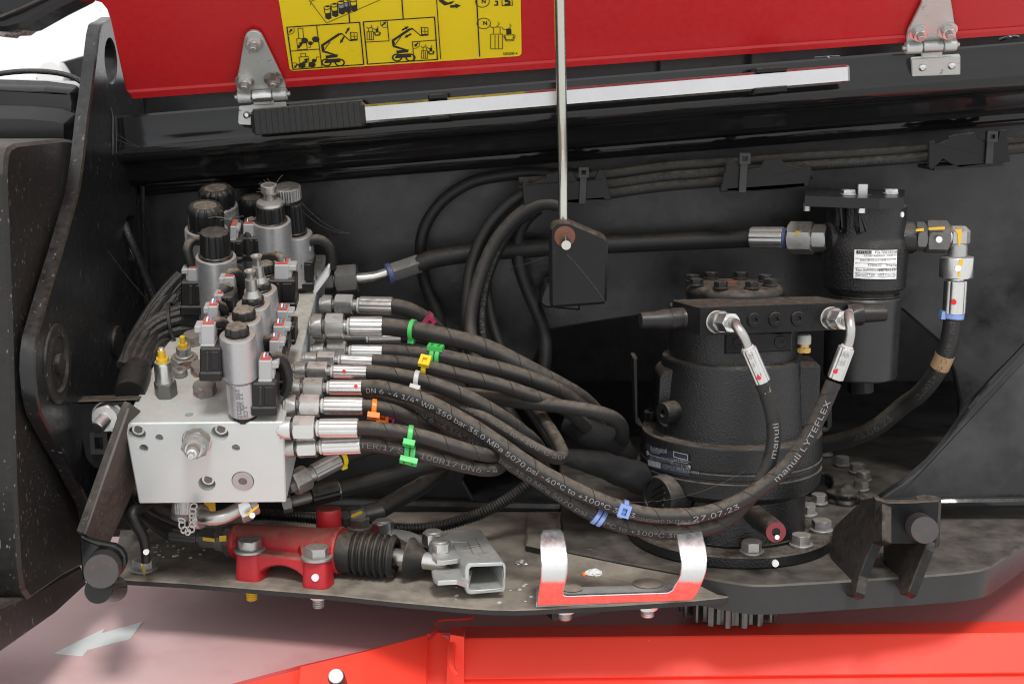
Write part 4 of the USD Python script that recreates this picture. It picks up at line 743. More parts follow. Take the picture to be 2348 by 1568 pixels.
hp = Path([hpt(700, 700, .006), hpt(900, 690, .008), hpt(1130, 640, .010)])
cable_tie(hp, *f4(915, 690), 8, 42, 'tie_black', 'thin black cable tie holding the braided sleeves together above the valve block', (-150, 1.2))
top('braided_lead', tube(Path([A(*RP(*c5(x, y), A(XP + d_, 0, 0), A(1, 0, 0))) for x, y, d_ in ((1100, 640, -.012), (1112, 700, .004), (1180, 850, .010), (1260, 1050, .016), (1330, 1230, .022), (1400, 1450, .03))]), 9.5, 12), 'braid', 'single braided lead coming out of the slot in the side post', 'cable')
# ------------------------------------------------------------------ hydraulic hoses with their fittings
HG = 'hydraulic hoses on the valve block'
HP = {}
def on_axis(c, a, b, y0, y1):
    pa, pb = P(*c(*a), y0), P(*c(*b), y1)
    return pa, pb, lambda x: pa + (pb - pa) * ((x - a[0]) / (b[0] - a[0]) if abs(b[0] - a[0]) > abs(b[1] - a[1]) else (x - a[1]) / (b[1] - a[1]))
def fitting(par, c, a, b, secs, y0, y1=None):
    """parts of a fitting along the axis a->b (crop points): (kind, name, x0, x1, r crop px, material[, rotation])"""
    y1 = y0 if y1 is None else y1; pa, pb, at = on_axis(c, a, b, y0, y1); k = K(c); out = []
    for sec in secs:
        kind, nm, x0, x1, r, m = sec[:6]; rot = sec[6] if len(sec) > 6 else .0; A0, A1 = at(x0), at(x1); R = r * k * S((A0 + A1) / 2); h = np.linalg.norm(A1 - A0)
        if kind == 'hex': me = hexn(A0, A1, R * 1.10, math.pi / 6 + rot)
        elif kind == 'cyl': me = cyl(A0, A1, R, 24, .0007)
        elif kind == 'fer':
            me = lathe(A0, A1, [(0, R * .80), (.03, R * .97), (.06, R), (.95, R), (.985, R * .985), (1, R * .9)], 64, px=False, lobes=8, depth=.075, ph=rot)
        elif kind == 'thr': me = lathe(A0, A1, [(f, R * (1 if i % 2 else .9)) for i, f in enumerate(np.linspace(0, 1, 9))], 20, px=False)
        else: me = lathe(A0, A1, [(f, q * R) for f, q in r] if False else r, 24)
        out.append(obj(nm, me, m, par))
    return out, at
def std(label, key, c, axis, ad, nut, fer, ys, pts, r, m=('zinc_old', 'zinc', 'zinc'), hm='hose_rubber', rot=.0, group=None, seg=16, mark=None):
    """hose with adapter, union nut and ferrule in a row along axis; ad, nut, fer = (x0, x1, r)"""
    x = thing('hydraulic_hose', label, 'hose', group); a, b = axis
    g0 = ad[1]; secs = [('hex', 'adapter', ad[0], ad[1], ad[2], m[0], rot), ('cyl', 'adapter_flange', ad[0] - (ad[1] - ad[0]) * .28, ad[0] + 2, ad[2] * .80, m[0]), ('thr', 'thread', ad[1] - 2, nut[0] + 2, min(ad[2], nut[2]) * .62, 'zinc_old'), ('hex', 'union_nut', nut[0], nut[1], nut[2], m[1], rot * .6 + .08), ('thr', 'nut_neck', nut[1] - 2, fer[0] + 2, fer[2] * .68, m[1]), ('cyl', 'ferrule_collar', fer[0] - (fer[1] - fer[0]) * .06, fer[0] + 3, fer[2] * .86, 'tie_white'), ('fer', 'ferrule', fer[0], fer[1], fer[2], m[2], .2)]
    parts, at = fitting(x, c, a, b, secs, ys[0], ys[1])
    p0 = at(fer[1] - 8); d = unit(at(fer[1]) - at(fer[0])); pt = Path([p0, at(fer[1]) + d * .006] + list(pts)); obj('hose', tube(pt, r, seg), hm, x, smooth=60); HP[key] = (pt, r, x)
    if mark:
        q = at(mark[0]); R = fer[2] * K(c) * S(q); cd = unit(CAM - q); cd = unit(cd - (cd @ d) * d); u = np.cross(cd, d); u = u if u[2] < 0 else -u; nn = unit(math.cos(mark[1]) * cd + math.sin(mark[1]) * u)
        obj('red_dot', disc_on(q + nn * R * .99, nn, .0017, .0006), 'paint_red', parts[-1])
    return x
T = lambda c, pts: [(*c(x, y), d) for x, y, d in pts]
def text(key, s, px, h, ang, m='print_white', flip=False, name='lettering', stretch=1.):
    pt, r, x = HP[key]; R = r * S(pt.p[len(pt.p) // 2]) if np.ndim(r) == 0 else r[0] * S(pt.p[len(pt.p) // 2])
    L = pt.near(*px) if not np.isscalar(px) else px; obj(name, wrap_text(pt, R, s, h, L, math.radians(ang), flip, stretch=stretch), m, x, smooth=False)
# big elbow hose to the filter
x = thing('hydraulic_hose', 'thick black hose from the big bent steel elbow behind the block to the filter', 'hose')
fitting(x, c8, (500, 360), (880, 330), [('hex', 'adapter', 545, 632, 95, 'zinc_dark', .1), ('cyl', 'adapter_ring', 628, 650, 80, 'zinc_dark'), ('hex', 'union_nut', 655, 868, 138, 'zinc_dark', .15)], .17)
eb = Path(T(c8, [(840, 335, .17), (930, 328, .17), (1030, 322, .172), (1110, 295, .176), (1200, 262, .18), (1290, 240, .184)])); obj('elbow_tube', tube(eb, 12.5, 20), 'steel_tube', x, smooth=60)
big_hose = x
(cl, fr_), _ = fitting(x, c8, (1170, 290), (1480, 185), [('cyl', 'blue_collar', 1165, 1215, 108, 'collar_blue'), ('hex', 'ferrule', 1210, 1490, 96, 'zinc_dark', .3)], .18, .19)
hb = Path([A(*P(*c8(1470, 190), .189)), (1000, 592, .19), (1080, 581, .195), (1180, 572, .20), (1300, 565, .205), (1500, 556, .21), (1640, 550, .205), (1740, 546, .19)]); obj('hose', tube(hb, 21, 18), 'hose_dark', x, smooth=60)
fitting(x, ident, (1720, 545), (1900, 546), [('fer', 'ferrule', 1800, 1722, 25, 'zinc_old', .2), ('cyl', 'ferrule_ring', 1795, 1806, 23, 'collar_blue'), ('cyl', 'neck', 1800, 1818, 15, 'zinc_old'), ('hex', 'union_nut', 1812, 1866, 35, 'zinc_old', .1), ('hex', 'adapter', 1866, 1898, 29, 'zinc_old', .05)], .185, .15)
nb = P(1838, 546, .185 - .011)
def patch(par, pts, y, m='paint_yellow', n=FRONT, t=.0005, nm='paint_mark'): f = Fr(A(0, y, 0), n); return obj(nm, slab(f, f.poly(pts), t), m, par, smooth=False)
std('short brown-dusty hose bending down behind the front hoses, pink tie on it', 'H2', c8, ((500, 595), (1220, 610)), (515, 614, 92), (650, 828, 102), (885, 1222, 93), (.155, .15), T(c8, [(1300, 615, .15), (1400, 650, .152), (1500, 705, .156), (1600, 775, .16), (1680, 860, .165), (1740, 980, .17)]), 17.5, ('zinc_old', 'zinc', 'zinc_old'), 'hose_rubber')
std('upper long hose with one green tie close to its silver ferrule', 'H3', c8, ((395, 815), (1120, 815)), (412, 512, 118), (550, 730, 125), (785, 1122, 102), (.085, .085), T(c8, [(1250, 830, .085), (1450, 850, .08), (1700, 905, .075)]) + [(1100, 792, .072), (1180, 829, .07), (1260, 871, .075), (1320, 905, .085), (1365, 945, .10), (1395, 990, .11), (1408, 1030, .12)], 20.5, ('zinc_old', 'zinc', 'zinc'), mark=None)
std('long hose with a pair of green ties side by side', 'H4', c8, ((400, 1060), (1130, 1068)), (425, 530, 75), (570, 755, 95), (800, 1133, 68), (.088, .085), T(c8, [(1300, 1080, .08), (1640, 1105, .072)]) + [(1064, 828, .066), (1121, 840, .062), (1200, 862, .06), (1260, 885, .064), (1310, 915, .075), (1360, 960, .09), (1385, 1000, .105), (1392, 1040, .12)], 17.5, ('zinc_old', 'zinc_old', 'zinc'))
std('long hose with a yellow tie running out to the right', 'H5', c8, ((330, 1140), (1025, 1165)), (345, 455, 62), (468, 640, 78), (690, 1027, 56), (.05, .048), T(c8, [(1200, 1172, .046), (1540, 1215, .04)]) + [(1040, 856, .036), (1121, 876, .034), (1207, 902, .034), (1270, 925, .04), (1310, 948, .055), (1350, 985, .075), (1375, 1025, .10)], 16, ('zinc_old', 'zinc', 'zinc'))
std('hose with a whitish tie and a red dot on its ferrule', 'H6', c8, ((235, 1262), (970, 1275)), (250, 350, 88), (375, 570, 92), (620, 972, 70), (-.005, -.01), T(c8, [(1150, 1290, -.012), (1440, 1340, -.015), (1700, 1420, -.018)]) + [(1060, 905, -.02), (1121, 937, -.02), (1170, 968, -.012), (1210, 1000, 0), (1232, 1022, .02), (1242, 1050, .05)], 17, ('zinc_old', 'zinc', 'zinc'), mark=(745, -.05))
H7p = T(c8, [(1050, 1425, -.045), (1200, 1455, -.05)]) + [(963, 914, -.055), (1027, 945, -.06), (1090, 981, -.065), (1150, 1021, -.07), (1215, 1066, -.072), (1263, 1094, -.074), (1320, 1123, -.076), (1377, 1148, -.078), (1433, 1168, -.078), (1490, 1181, -.077), (1541, 1183, -.075), (1600, 1180, -.073), (1650, 1168, -.070), (1707, 1143, -.068), (1763, 1105, -.066), (1820, 1050, -.064), (1862, 985, -.062), (1891, 924, -.061), (1911, 876, -.060)]
std('long printed hose with a red dot, sweeping round to the far fitting of the motor', 'H7', c8, ((195, 1430), (925, 1430)), (205, 295, 82), (332, 520, 96), (580, 927, 77), (-.04, -.042), H7p, 18.5, ('zinc_old', 'zinc_old', 'zinc'), mark=(862, -.15), seg=18)
std('short curving hose with an orange tie beside its ferrule', 'H9', d2, ((125, 510), (830, 518)), (135, 225, 92), (262, 440, 98), (470, 832, 80), (-.058, -.058), [(*d2(930, 525), -.058), (*d2(1050, 545), -.056), (*d2(1200, 600), -.05), (*d2(1350, 680), -.04), (*d2(1500, 750), -.025), (*d2(1650, 800), -.005), (*d2(1780, 850), .02), (*d2(1860, 900), .04)], 15.5, ('zinc_old', 'zinc', 'zinc'))
std('front upper hose with a green tie, folding back in a tight loop', 'H10', d2, ((75, 720), (790, 715)), (85, 182, 100), (210, 400, 112), (430, 790, 88), (-.075, -.078), [(*d2(950, 722), -.079), (*d2(1250, 765), -.08), (*d2(1500, 830), -.08), (*d2(1750, 910), -.078), (*d2(1900, 952), -.074), (*d2(2000, 965), -.064), (*d2(2030, 945), -.045), (*d2(1960, 900), -.02), (*d2(1800, 850), .01)], 16.5, ('zinc', 'zinc', 'zinc'))
std('front lower printed hose with two green ties, folding back in a tight loop', 'H11', d2, ((100, 900), (815, 868)), (118, 215, 82), (245, 415, 90), (460, 815, 82), (-.066, -.07), [(*d2(950, 875), -.07), (*d2(1200, 920), -.072), (*d2(1450, 985), -.072), (*d2(1700, 1050), -.07), (*d2(1900, 1093), -.066), (*d2(2010, 1096), -.06), (*d2(2080, 1070), -.05), (*d2(2095, 1010), -.035), (*d2(2030, 950), -.01), (*d2(1900, 890), .02)], 15.5, ('zinc_old', 'zinc', 'zinc'))
# second printed hose: its block end is hidden behind the front fittings
x = thing('hydraulic_hose', 'lower printed hose running beside the other one to the near fitting of the motor', 'hose')
h8 = Path([(800, 912, -.02), (840, 913, -.022)] + [(*d2(1000, 465), -.026), (*d2(1200, 505), -.03), (*d2(1400, 588), -.036), (*d2(1600, 685), -.042), (*d2(1800, 790), -.048), (*d2(2000, 920), -.054), (*d2(2200, 1060), -.06)] + [(1249, 1112, -.064), (1320, 1157, -.068), (1377, 1187, -.069), (1433, 1207, -.069), (1500, 1218, -.068), (1551, 1221, -.066), (1621, 1212, -.062), (1670, 1190, -.058), (1712, 1150, -.056), (1747, 1100, -.055), (1768, 1045, -.054), (1775, 990, -.054), (1766, 930, -.054), (1746, 876, -.055)])
obj('hose', tube(h8, 17, 18), 'hose_rubber', x, smooth=60); HP['H8'] = (h8, 17, x)
h9b = std('hidden second hose whose ferrule just shows below the first big ferrule', 'H4b', c8, ((400, 935), (1310, 920)), (440, 540, 60), (560, 740, 70), (975, 1310, 62), (.16, .16), [(930, 772, .165), (960, 774, .168), (1000, 785, .17), (1050, 810, .18)], 14, ('zinc_dark', 'zinc_dark', 'zinc_old'), 'hose_dark')
# hoses without fittings in view
def plain(label, pts, r, m='hose_rubber', key=None, seg=14, group=None):
    pt = Path(pts); x = top('hydraulic_hose', tube(pt, r, seg), m, label, 'hose', group, 60)
    if key: HP[key] = (pt, r, x)
    return x
plain('dusty hose crossing level behind the others and turning down into the black sleeve', [(1040, 905, .075), (1090, 905, .06)] + T(e6, [(480, 405, .05), (700, 432, .04), (950, 458, .03), (1180, 490, .025), (1350, 530, .03), (1440, 580, .04), (1478, 650, .055), (1475, 740, .08), (1468, 800, .1)]), 16.5)
plain('dusty printed hose curling back at its end under the front hoses', [(880, 940, .02), (940, 915, .01)] + T(e6, [(60, 425, -.005), (200, 480, -.015), (400, 580, -.03), (560, 680, -.04), (720, 775, -.045), (860, 850, -.045), (950, 885, -.04), (995, 860, -.025), (985, 810, -.005), (930, 700, .02), (850, 580, .05), (780, 480, .08), (740, 420, .1)]), 15.5, key='H13')
plain('outer background hose looping round against the wall', T(e5, [(1300, 210, .215), (1120, 205, .215), (1020, 205, .215), (900, 197, .215), (780, 208, .215), (600, 235, .215), (420, 318, .215), (300, 430, .215), (228, 560, .215), (208, 660, .215), (215, 760, .22), (230, 880, .225), (275, 1000, .225), (310, 1080, .225), (340, 1180, .225)]), 14, 'hose_dark')
plain('background hose falling from the first cable bracket, left of the pair', T(e5, [(1080, 330, .17), (960, 300, .17), (850, 335, .17), (720, 440, .17), (625, 560, .17), (560, 700, .168), (520, 850, .165), (505, 1000, .16), (500, 1150, .155), (520, 1300, .15), (560, 1500, .14), (640, 1700, .13)]), 14.5, 'hose_dark')
plain('background hose falling from the first cable bracket, right of the pair', T(e5, [(1090, 400, .16), (980, 390, .16), (870, 440, .16), (760, 540, .158), (660, 680, .155), (590, 850, .15), (545, 1010, .145), (525, 1150, .14), (540, 1300, .13), (590, 1480, .12), (680, 1680, .11), (760, 1850, .1)]), 15.5, 'hose_rubber')
plain('printed background hose hanging between the wall and the pair of hoses', T(e5, [(900, 460, .185), (780, 560, .185), (690, 720, .182), (630, 880, .18), (600, 1050, .176), (600, 1200, .17), (630, 1350, .165)]), 12, 'hose_dark', key='HW')
plain('thin background hose bending down beside the printed one', T(e5, [(625, 930, .195), (645, 1050, .193), (670, 1170, .19), (720, 1310, .185), (790, 1480, .18)]), 12.5, 'hose_dark')
plain('dark background hose under the rod bracket, bending down to the right', T(e5, [(960, 420, .20), (900, 470, .20), (840, 560, .20), (822, 660, .20), (840, 790, .20), (890, 940, .20), (955, 1090, .198), (1000, 1240, .195), (1005, 1370, .19), (985, 1510, .185)]), 15.5, 'hose_dark')
plain('inner dark hose dropping to the loops below the sleeve', T(e6, [(240, 260, .15), (330, 360, .15), (480, 420, .14), (600, 560, .13), (700, 720, .12)]), 14, 'hose_dark')
plain('inner dark hose slanting through the loops behind the long hoses', T(e6, [(700, 430, .10), (780, 540, .095), (880, 690, .085), (960, 820, .07), (985, 880, .06)]), 15, 'hose_rubber')
for k, (d_, yv, lab) in enumerate(((0, .185, 'upper of the dusty hoses clipped along the wall'), (22, .180, 'middle printed hose clipped along the wall'), (44, .178, 'lowest hose clipped along the wall, faintly printed'))):
    pts = [(1190, 418 + d_ * .9, yv), (1290, 412 + d_ * .95, yv), (1390, 402 + d_, yv), (1552, 381 + d_, yv), (1680, 373 + d_ * .95, yv), (1861, 360 + d_ * .9, yv), (2000, 352 + d_ * .85, yv), (2126, 343 + d_ * .8, yv), (2240, 333 + d_ * .8, yv), (2420, 315 + d_ * .8, yv)]
    plain(lab, pts if k < 2 else pts[2:6], 12, 'hose_rubber', key='R%d' % k)
x = thing('hydraulic_hose', 'hose slanting up from a hexagon fitting under the block, bright yellow tie', 'hose')
parts, at = fitting(x, d2, (170, 1235), (620, 1000), [('hex', 'adapter', 150, 195, 70, 'zinc_dark', .1), ('hex', 'union_nut', 192, 325, 108, 'zinc_old', .5), ('cyl', 'nut_neck', 320, 380, 70, 'zinc_old'), ('fer', 'ferrule', 372, 610, 82, 'zinc_old', .2)], .0, .03)
pt = Path([at(600)] + T(d2, [(700, 975, .036), (850, 925, .045), (1000, 880, .055), (1120, 840, .07)])); obj('hose', tube(pt, 14, 14), 'hose_dark', x, smooth=60); HP['L1'] = (pt, 14, x)
x = thing('hydraulic_hose', 'thick black hose with a dark sleeve end low beside the valve block', 'hose')
obj('elbow_tube', tube(Path(T(d2, [(120, 1390, .03), (220, 1375, .03), (300, 1352, .032), (380, 1330, .035)])), 13, 16), 'zinc_dark', x, smooth=60); obj('elbow_nut', hexn(P(*d2(95, 1400), .028), P(*d2(180, 1380), .03), 24 * S(P(700, 1150, .03)), .4), 'zinc_dark', x)
parts, at = fitting(x, d2, (345, 1335), (610, 1270), [('fer', 'ferrule', 345, 600, 100, 'black_smooth', .2), ('cyl', 'ferrule_rim', 585, 606, 94, 'zinc_old')], .036, .05)
pt = Path([at(570)] + T(d2, [(700, 1245, .056), (900, 1195, .065), (1100, 1140, .075), (1300, 1085, .085), (1450, 1050, .095), (1560, 1040, .11)])); obj('hose', tube(pt, 20, 16), 'hose_dark', x, smooth=60)
x = thing('hydraulic_hose', 'dusty hose rising from the fitting with a yellow paint mark behind the red cylinder', 'hose')
parts, at = fitting(x, d6, (60, 460), (520, 330), [('hex', 'adapter', 60, 150, 95, 'zinc_dark', .2), ('hex', 'union_nut', 150, 300, 105, 'zinc_dark', .6), ('cyl', 'ferrule_rim', 296, 312, 100, 'zinc_old'), ('cyl', 'ferrule', 310, 520, 98, 'zinc_dark')], .085, .10)
f_ = Fr(P(*d6(215, 400), .062), A(-.2, -.75, .65)); obj('paint_mark', slab(f_, f_.poly([(158, 425), (175, 395), (265, 355), (295, 362), (280, 385), (200, 425)], d6), .0006), 'paint_yellow', x, smooth=False)
pt = Path([at(490)] + T(d6, [(600, 275, .105), (750, 190, .11), (900, 105, .115), (1050, 0, .125)]) + [(1020, 1060, .14)]); obj('hose', tube(pt, [21, 20, 19], 16), 'hose_rubber', x, smooth=60)
# corrugated conduit
cp = Path(T(d5, [(950, 372, .11), (1080, 362, .11), (1300, 375, .11), (1620, 405, .11), (1900, 440, .11)]) + T(d6, [(420, 520, .11), (620, 545, .11), (800, 556, .108), (960, 550, .106), (1200, 510, .104), (1450, 435, .102), (1650, 360, .10), (1850, 250, .10), (2020, 135, .10), (2160, 20, .102), (2260, -80, .105), (2330, -160, .11)]), 560)
nn_ = len(cp.p); rr_ = 12.6 * S(cp.p[nn_ // 2]) * (1 + .11 * np.clip(np.sin(np.arange(nn_) * 2 * math.pi / 5.0) * 1.5, -1, 1))
cm = thing('conduit', 'black corrugated conduit curving along the floor behind the red cylinder', 'conduit'); 
th = np.linspace(0, 2 * math.pi, 16, endpoint=False); Vc = (cp.p[:, None] + rr_[:, None, None] * (np.cos(th)[None, :, None] * cp.n[:, None] + np.sin(th)[None, :, None] * cp.b[:, None])).reshape(-1, 3); i = np.arange(16); j = (i + 1) % 16
Fc = np.vstack([np.vstack([np.column_stack([k * 16 + i, k * 16 + j, k * 16 + 16 + j]), np.column_stack([k * 16 + i, k * 16 + 16 + j, k * 16 + 16 + i])]) for k in range(nn_ - 1)])
obj('conduit_tube', trimesh.Trimesh(Vc, Fc, process=False), 'black_plastic', cm, smooth=50)
# black sleeves on the right
sl = Path([(1283, 1038, .045), (1330, 1052, .05), (1400, 1075, .06), (1470, 1100, .07), (1540, 1128, .085)]); sm_ = tube(sl, [20, 28, 34, 36, 30], 40)
pn = meshkit.fbm(np.array(sm_.vertices) * 45, 3, 3) - .5; sm_.vertices = np.array(sm_.vertices) + np.outer(pn * .018, A(0, -.6, .8)); top('fabric_sleeve', sm_, 'fabric', 'black fabric sleeve lying on the floor left of the motor, open end towards the hoses', 'sleeve', smooth=60)
sl2 = Path([(1432, 1050, .10), (1405, 1022, .085), (1365, 1000, .08), (1300, 970, .09)]); sm2 = tube(sl2, [32, 40, 36, 26], 40); sm2.vertices = np.array(sm2.vertices) + np.outer((meshkit.noise(np.array(sm2.vertices) * 45, 5) - .5) * .010, A(0, -.6, .8)); top('fabric_sleeve', sm2, 'fabric', 'crumpled black sleeve cuff that two hoses dive into beside the motor', 'sleeve', smooth=60)
def seam(pt, r, x, turns_per=2.4):
    R = r * S(pt.p[len(pt.p) // 2]); n = max(30, int(pt.s[-1] / (R * 2 * turns_per) * 16)); L = np.linspace(.012, pt.s[-1] - .002, n); th = L / (R * 2 * turns_per) * 2 * math.pi
    p, t, nn, b = pt.at(L); q = Path([A(0, 0, 0), A(1, 0, 0)], 4); q.p = p + (R * 1.0) * (np.cos(th)[:, None] * nn + np.sin(th)[:, None] * b); q.finish(); obj('wrap_seam', tube(q, .00042, 5, px=False), 'hose_dark', x, smooth=60)
for k_ in ('H2', 'H3', 'H4', 'H5', 'H6', 'H7', 'H8', 'H9', 'H10', 'H11', 'L1'): seam(HP[k_][0], HP[k_][1], HP[k_][2], 2.0 + .25 * rng.random())
# lettering
text('H7', 'DN 6 -4 1/4" WP 350 bar 35.0 MPa 5070 psi -40°C to +100°C 3023', (838, 890), .0043, 24, stretch=1.36)
text('H7', 'ENGINEERED IN ITALY', (1436, 1180), .0030, 40, 'print_grey', stretch=1.2); text('H7', '27.07.23', (1578, 1180), .0045, 28, stretch=1.6)
text('H7', 'manuli LYTEFLEX', (1766, 1100), .0047, 16, stretch=1.6)
text('H8', 'DN 6 -4 1/4" WP 350 bar 35.0 MPa 5070 psi -40°C to +100°C 3023', (955, 940), .0039, 24, 'print_grey', stretch=1.54)
text('H8', 'manuli', (1768, 1050), .0047, 16, stretch=1.65); text('H8', 'L', (1752, 905), .006, 14)
text('H11', 'TER/17 SAE 100R17 DN6 -4 1/4 WP 210', (832, 1020), .0046, 5, 'print_grey', stretch=1.4)
text('HW', '1/4" WP 210 bar 21.0 MPa', HP['HW'][0].near(*e5(612, 1230)), .0042, -5, 'print_grey', True, stretch=1.2)
text('R1', 'HARVESTER/17 SAE 100R17 DN6', (1392, 428), .0034, 10, 'print_dim', stretch=1.6); text('R1', '100R17 DN6 -4 1/4 WP 210 bar', (1890, 380), .0034, 10, 'print_dim', stretch=1.4); text('R2', '10/23', (1430, 446), .0034, 10, 'print_dim', stretch=1.6)
text('H13', '210 psi -40°C to +100°C 3023', (1068, 930), .0042, -15, 'print_grey', stretch=1.3)
# cable ties
tie = lambda key, px, w, m, label, **k: cable_tie(HP[key][0], px[0], px[1], w, HP[key][1] if np.ndim(HP[key][1]) == 0 else HP[key][1][0], m, label, **k)
tie('H3', c8(1437, 835), 11, 'tie_green', 'green cable tie on the topmost thick hose, its tail at the bottom', head=(100, .9), tail=(8, -2, 7))
tie('H4', c8(1625, 1090), 10.5, 'tie_green', 'left of the two green ties whose locks point up', head=(-62, 1.5)); tie('H4', c8(1708, 1098), 10.5, 'tie_green', 'right of the two green ties whose locks point up', head=(-62, 1.5))
tie('H5', c8(1535, 1230), 12, 'tie_yellow', 'yellow cable tie with its lock on top, on the hose below the paired green ties', head=(-35, 1.45))
tie('H6', c8(1475, 1345), 12, 'tie_white', 'translucent white cable tie, lock hanging below the hose', head=(75, 1.4), slant=.12)
tie('H9', d2(922, 525), 12, 'tie_orange', 'orange cable tie right after a ferrule, lock hanging below', head=(78, 1.6), slant=.05)
x9 = Path([(866, 947, -.02), (900, 952, -.018), (940, 962, -.015)]); cable_tie(x9, *d2(1000, 615), 10, 14, 'tie_orange', 'second orange cable tie half hidden behind the first', head=(10, 1.9)); cable_tie(Path([(880, 955, 0.), (905, 962, 0.), (940, 972, .0)]), *d2(1095, 632), 7, 9, 'tie_magenta', 'tiny pink tie end peeping out beside the orange ones', head=(10, 1.6))
tie('H10', d2(1285, 765), 12.5, 'tie_green', 'single green tie on the front upper looped hose', head=(78, 1.5), slant=.08)
tie('H11', d2(1215, 925), 12, 'tie_green', 'left of the two green ties whose locks hang down', head=(75, 1.55), slant=.14); tie('H11', d2(1290, 945), 12, 'tie_green', 'right of the two green ties whose locks hang down', head=(75, 1.55), slant=.14)
tie('H2', c8(1560, 725), 11, 'tie_magenta', 'pink cable tie on the brown-dusty hose by the wall', head=(5, 1.5))
tie('H7', d7(1190, 275), 12, 'tie_blue', 'pale blue cable tie with its lock showing on the upper printed hose', head=(8, 1.55), slant=-.12)
tie('H8', d7(935, 325), 11, 'tie_blue', 'left of two pale blue bands on the lower printed hose', head=(-100, .8), slant=-.15); tie('H8', d7(1010, 358), 11, 'tie_blue', 'right of two pale blue bands on the lower printed hose', head=(-100, .8), slant=-.15)
tie('L1', d2(655, 990), 12, 'tie_yellow', 'yellow tie on the hose under the block, wrapped after its ferrule', head=(120, .8))
# cable brackets along the wall
def wall_bracket(label, pts, c, y, tie_at, tl, wing=None):
    x = thing('hose_bracket', label, 'bracket'); f = V(y); g = f.poly(pts, c, r=.0008); obj('plate', slab(f, g, .0032, bev=.0008), 'black_smooth', x)
    mn = g.bounds; f2_ = Fr(f.w((mn[0] + mn[2]) / 2, mn[1] + .004), A(0, 0, 1), up=(0, 1, 0)); w = (mn[2] - mn[0]) * .42
    obj('shelf', rbox(f.w((mn[0] + mn[2]) / 2, mn[1] + .004, -.03), A(1, 0, .07), A(0, 1, 0), A(0, 0, 1), (w, .030, .0018)), 'black_smooth', x)
    t = thing('cable_tie', tl, 'cable tie'); a, b = P(*c(*tie_at[0]), y - .003), P(*c(*tie_at[1]), y - .003); e = unit(a - b); k = tie_at[2] * K(c) * S(a)
    obj('band', rbox((a + b) / 2, A(1, 0, 0), A(0, -1, 0), e, (k * .5, .0012, np.linalg.norm(a - b) / 2), .0003), 'tie_black', t)
    bxm = m3.Manifold.cube((k * 1.45, .008, k * 1.5), True) - m3.Manifold.cube((k * .7, .02, k * .6), True); bxm = tm(bxm); bxm.vertices = np.array(bxm.vertices) + a + (0, -.002, k * .5); obj('lock', bxm, 'tie_black', t, smooth=False); return x
wall_bracket('first hose bracket, stepped black plate behind the vertical rod', [(245, 450), (255, 425), (298, 408), (310, 445), (432, 402), (440, 375), (520, 350), (668, 343), (692, 412), (832, 406), (862, 337), (912, 333), (932, 400), (972, 572), (775, 578), (690, 600), (520, 590), (400, 620), (262, 612)], e4, .155, ((745, 375), (735, 605), 55), 'black cable tie standing up from the bracket beside the rod')
wall_bracket('middle hose bracket on the wall above the motor', [(1650, 440), (1665, 375), (1672, 370), (1692, 372), (1700, 392), (1740, 385), (1752, 368), (1755, 366), (1790, 366), (1802, 376), (1838, 385), (1846, 374), (1860, 379), (1862, 395), (1854, 428), (1752, 438)], ident, .155, ((1706, 372), (1702, 442), 17), 'black cable tie on the middle hose bracket')
wall_bracket('hose bracket nearest the lid hinge end, pale edges catching light', [(1415, 1240), (1430, 1222), (1470, 1220), (1482, 1252), (1578, 1212), (1592, 1182), (1650, 1165), (1815, 1148), (1842, 1218), (2008, 1215), (2030, 1135), (2050, 1122), (2085, 1128), (2122, 1400), (1680, 1455), (1600, 1420), (1540, 1380), (1440, 1480), (1412, 1450)], c4, .15, ((1950, 1215), (1935, 1420), 62), 'black cable tie on the hose bracket by the second hinge, loop hanging below')
# ------------------------------------------------------------------ slew motor
PY = .095
sm = thing('slew_motor', 'big black cast slew gearbox with hydraulic motor standing on the bolted round flange', 'gearbox')
ax0 = P(1676, 1218, PY)
zv = lambda v: P(1676, v, PY)[2]
cen = lambda v, du=0.: A(P(1676, v, PY)[0] + du * .00043, PY, zv(v))
def turned(name, prof, m, parent=sm, seg=64, xu=None, smooth=32, **k):
    """prof: (v, r px) of the silhouette from bottom to top"""
    ss = S(cen(900)); a = A(cen(1000)[0], PY, 0); pr = [(zv(v), r * S(cen(v))) for v, r in prof]
    return obj(name, lathe(a, a + A(0, 0, 1), pr, seg, px=False, **k), m, parent, smooth)
zF = ZT + .0125; rF = .1025
fc_ = A(cen(1200)[0], PY, ZT)
obj('base_flange', lathe(fc_, fc_ + A(0, 0, 1), [(0.0002, rF - .002), (.002, rF), (.0110, rF), (.0125, rF - .0015), (.0125, .02)], 96, px=False), 'black_cast', sm)
obj('flange_lip', lathe(fc_, fc_ + A(0, 0, 1), [(.0120, .0785), (.0150, .0785), (.0150, .05)], 80, px=False), 'black_smooth', sm)
rB = .089
for k in range(10):
    q = math.radians(k * 36 - 86); p = fc_ + A(math.cos(q) * rB, math.sin(q) * rB, .0125)
    obj('flange_bolt', bolt(p, A(0, 0, 1), .0098, .0088, 1.18), 'zinc_old', sm)
turned('lower_body', [(1210, 176), (1190, 172), (1150, 171), (1100, 171)], 'black_cast')
turned('gear_housing', [(1112, 168), (1102, 190), (1090, 203), (1062, 206), (1058, 206), (1056, 203), (1050, 203), (1048, 206), (1038, 206), (1036, 203.5), (1033, 203.5), (1031, 206), (985, 206), (980, 204), (979, 150)], 'black_cast', seg=96)
turned('upper_body', [(985, 176), (975, 172), (930, 170), (870, 167), (822, 163), (814, 161), (812, 150)], 'black_cast')
turned('neck', [(815, 147), (760, 147), (700, 147)], 'black_cast')
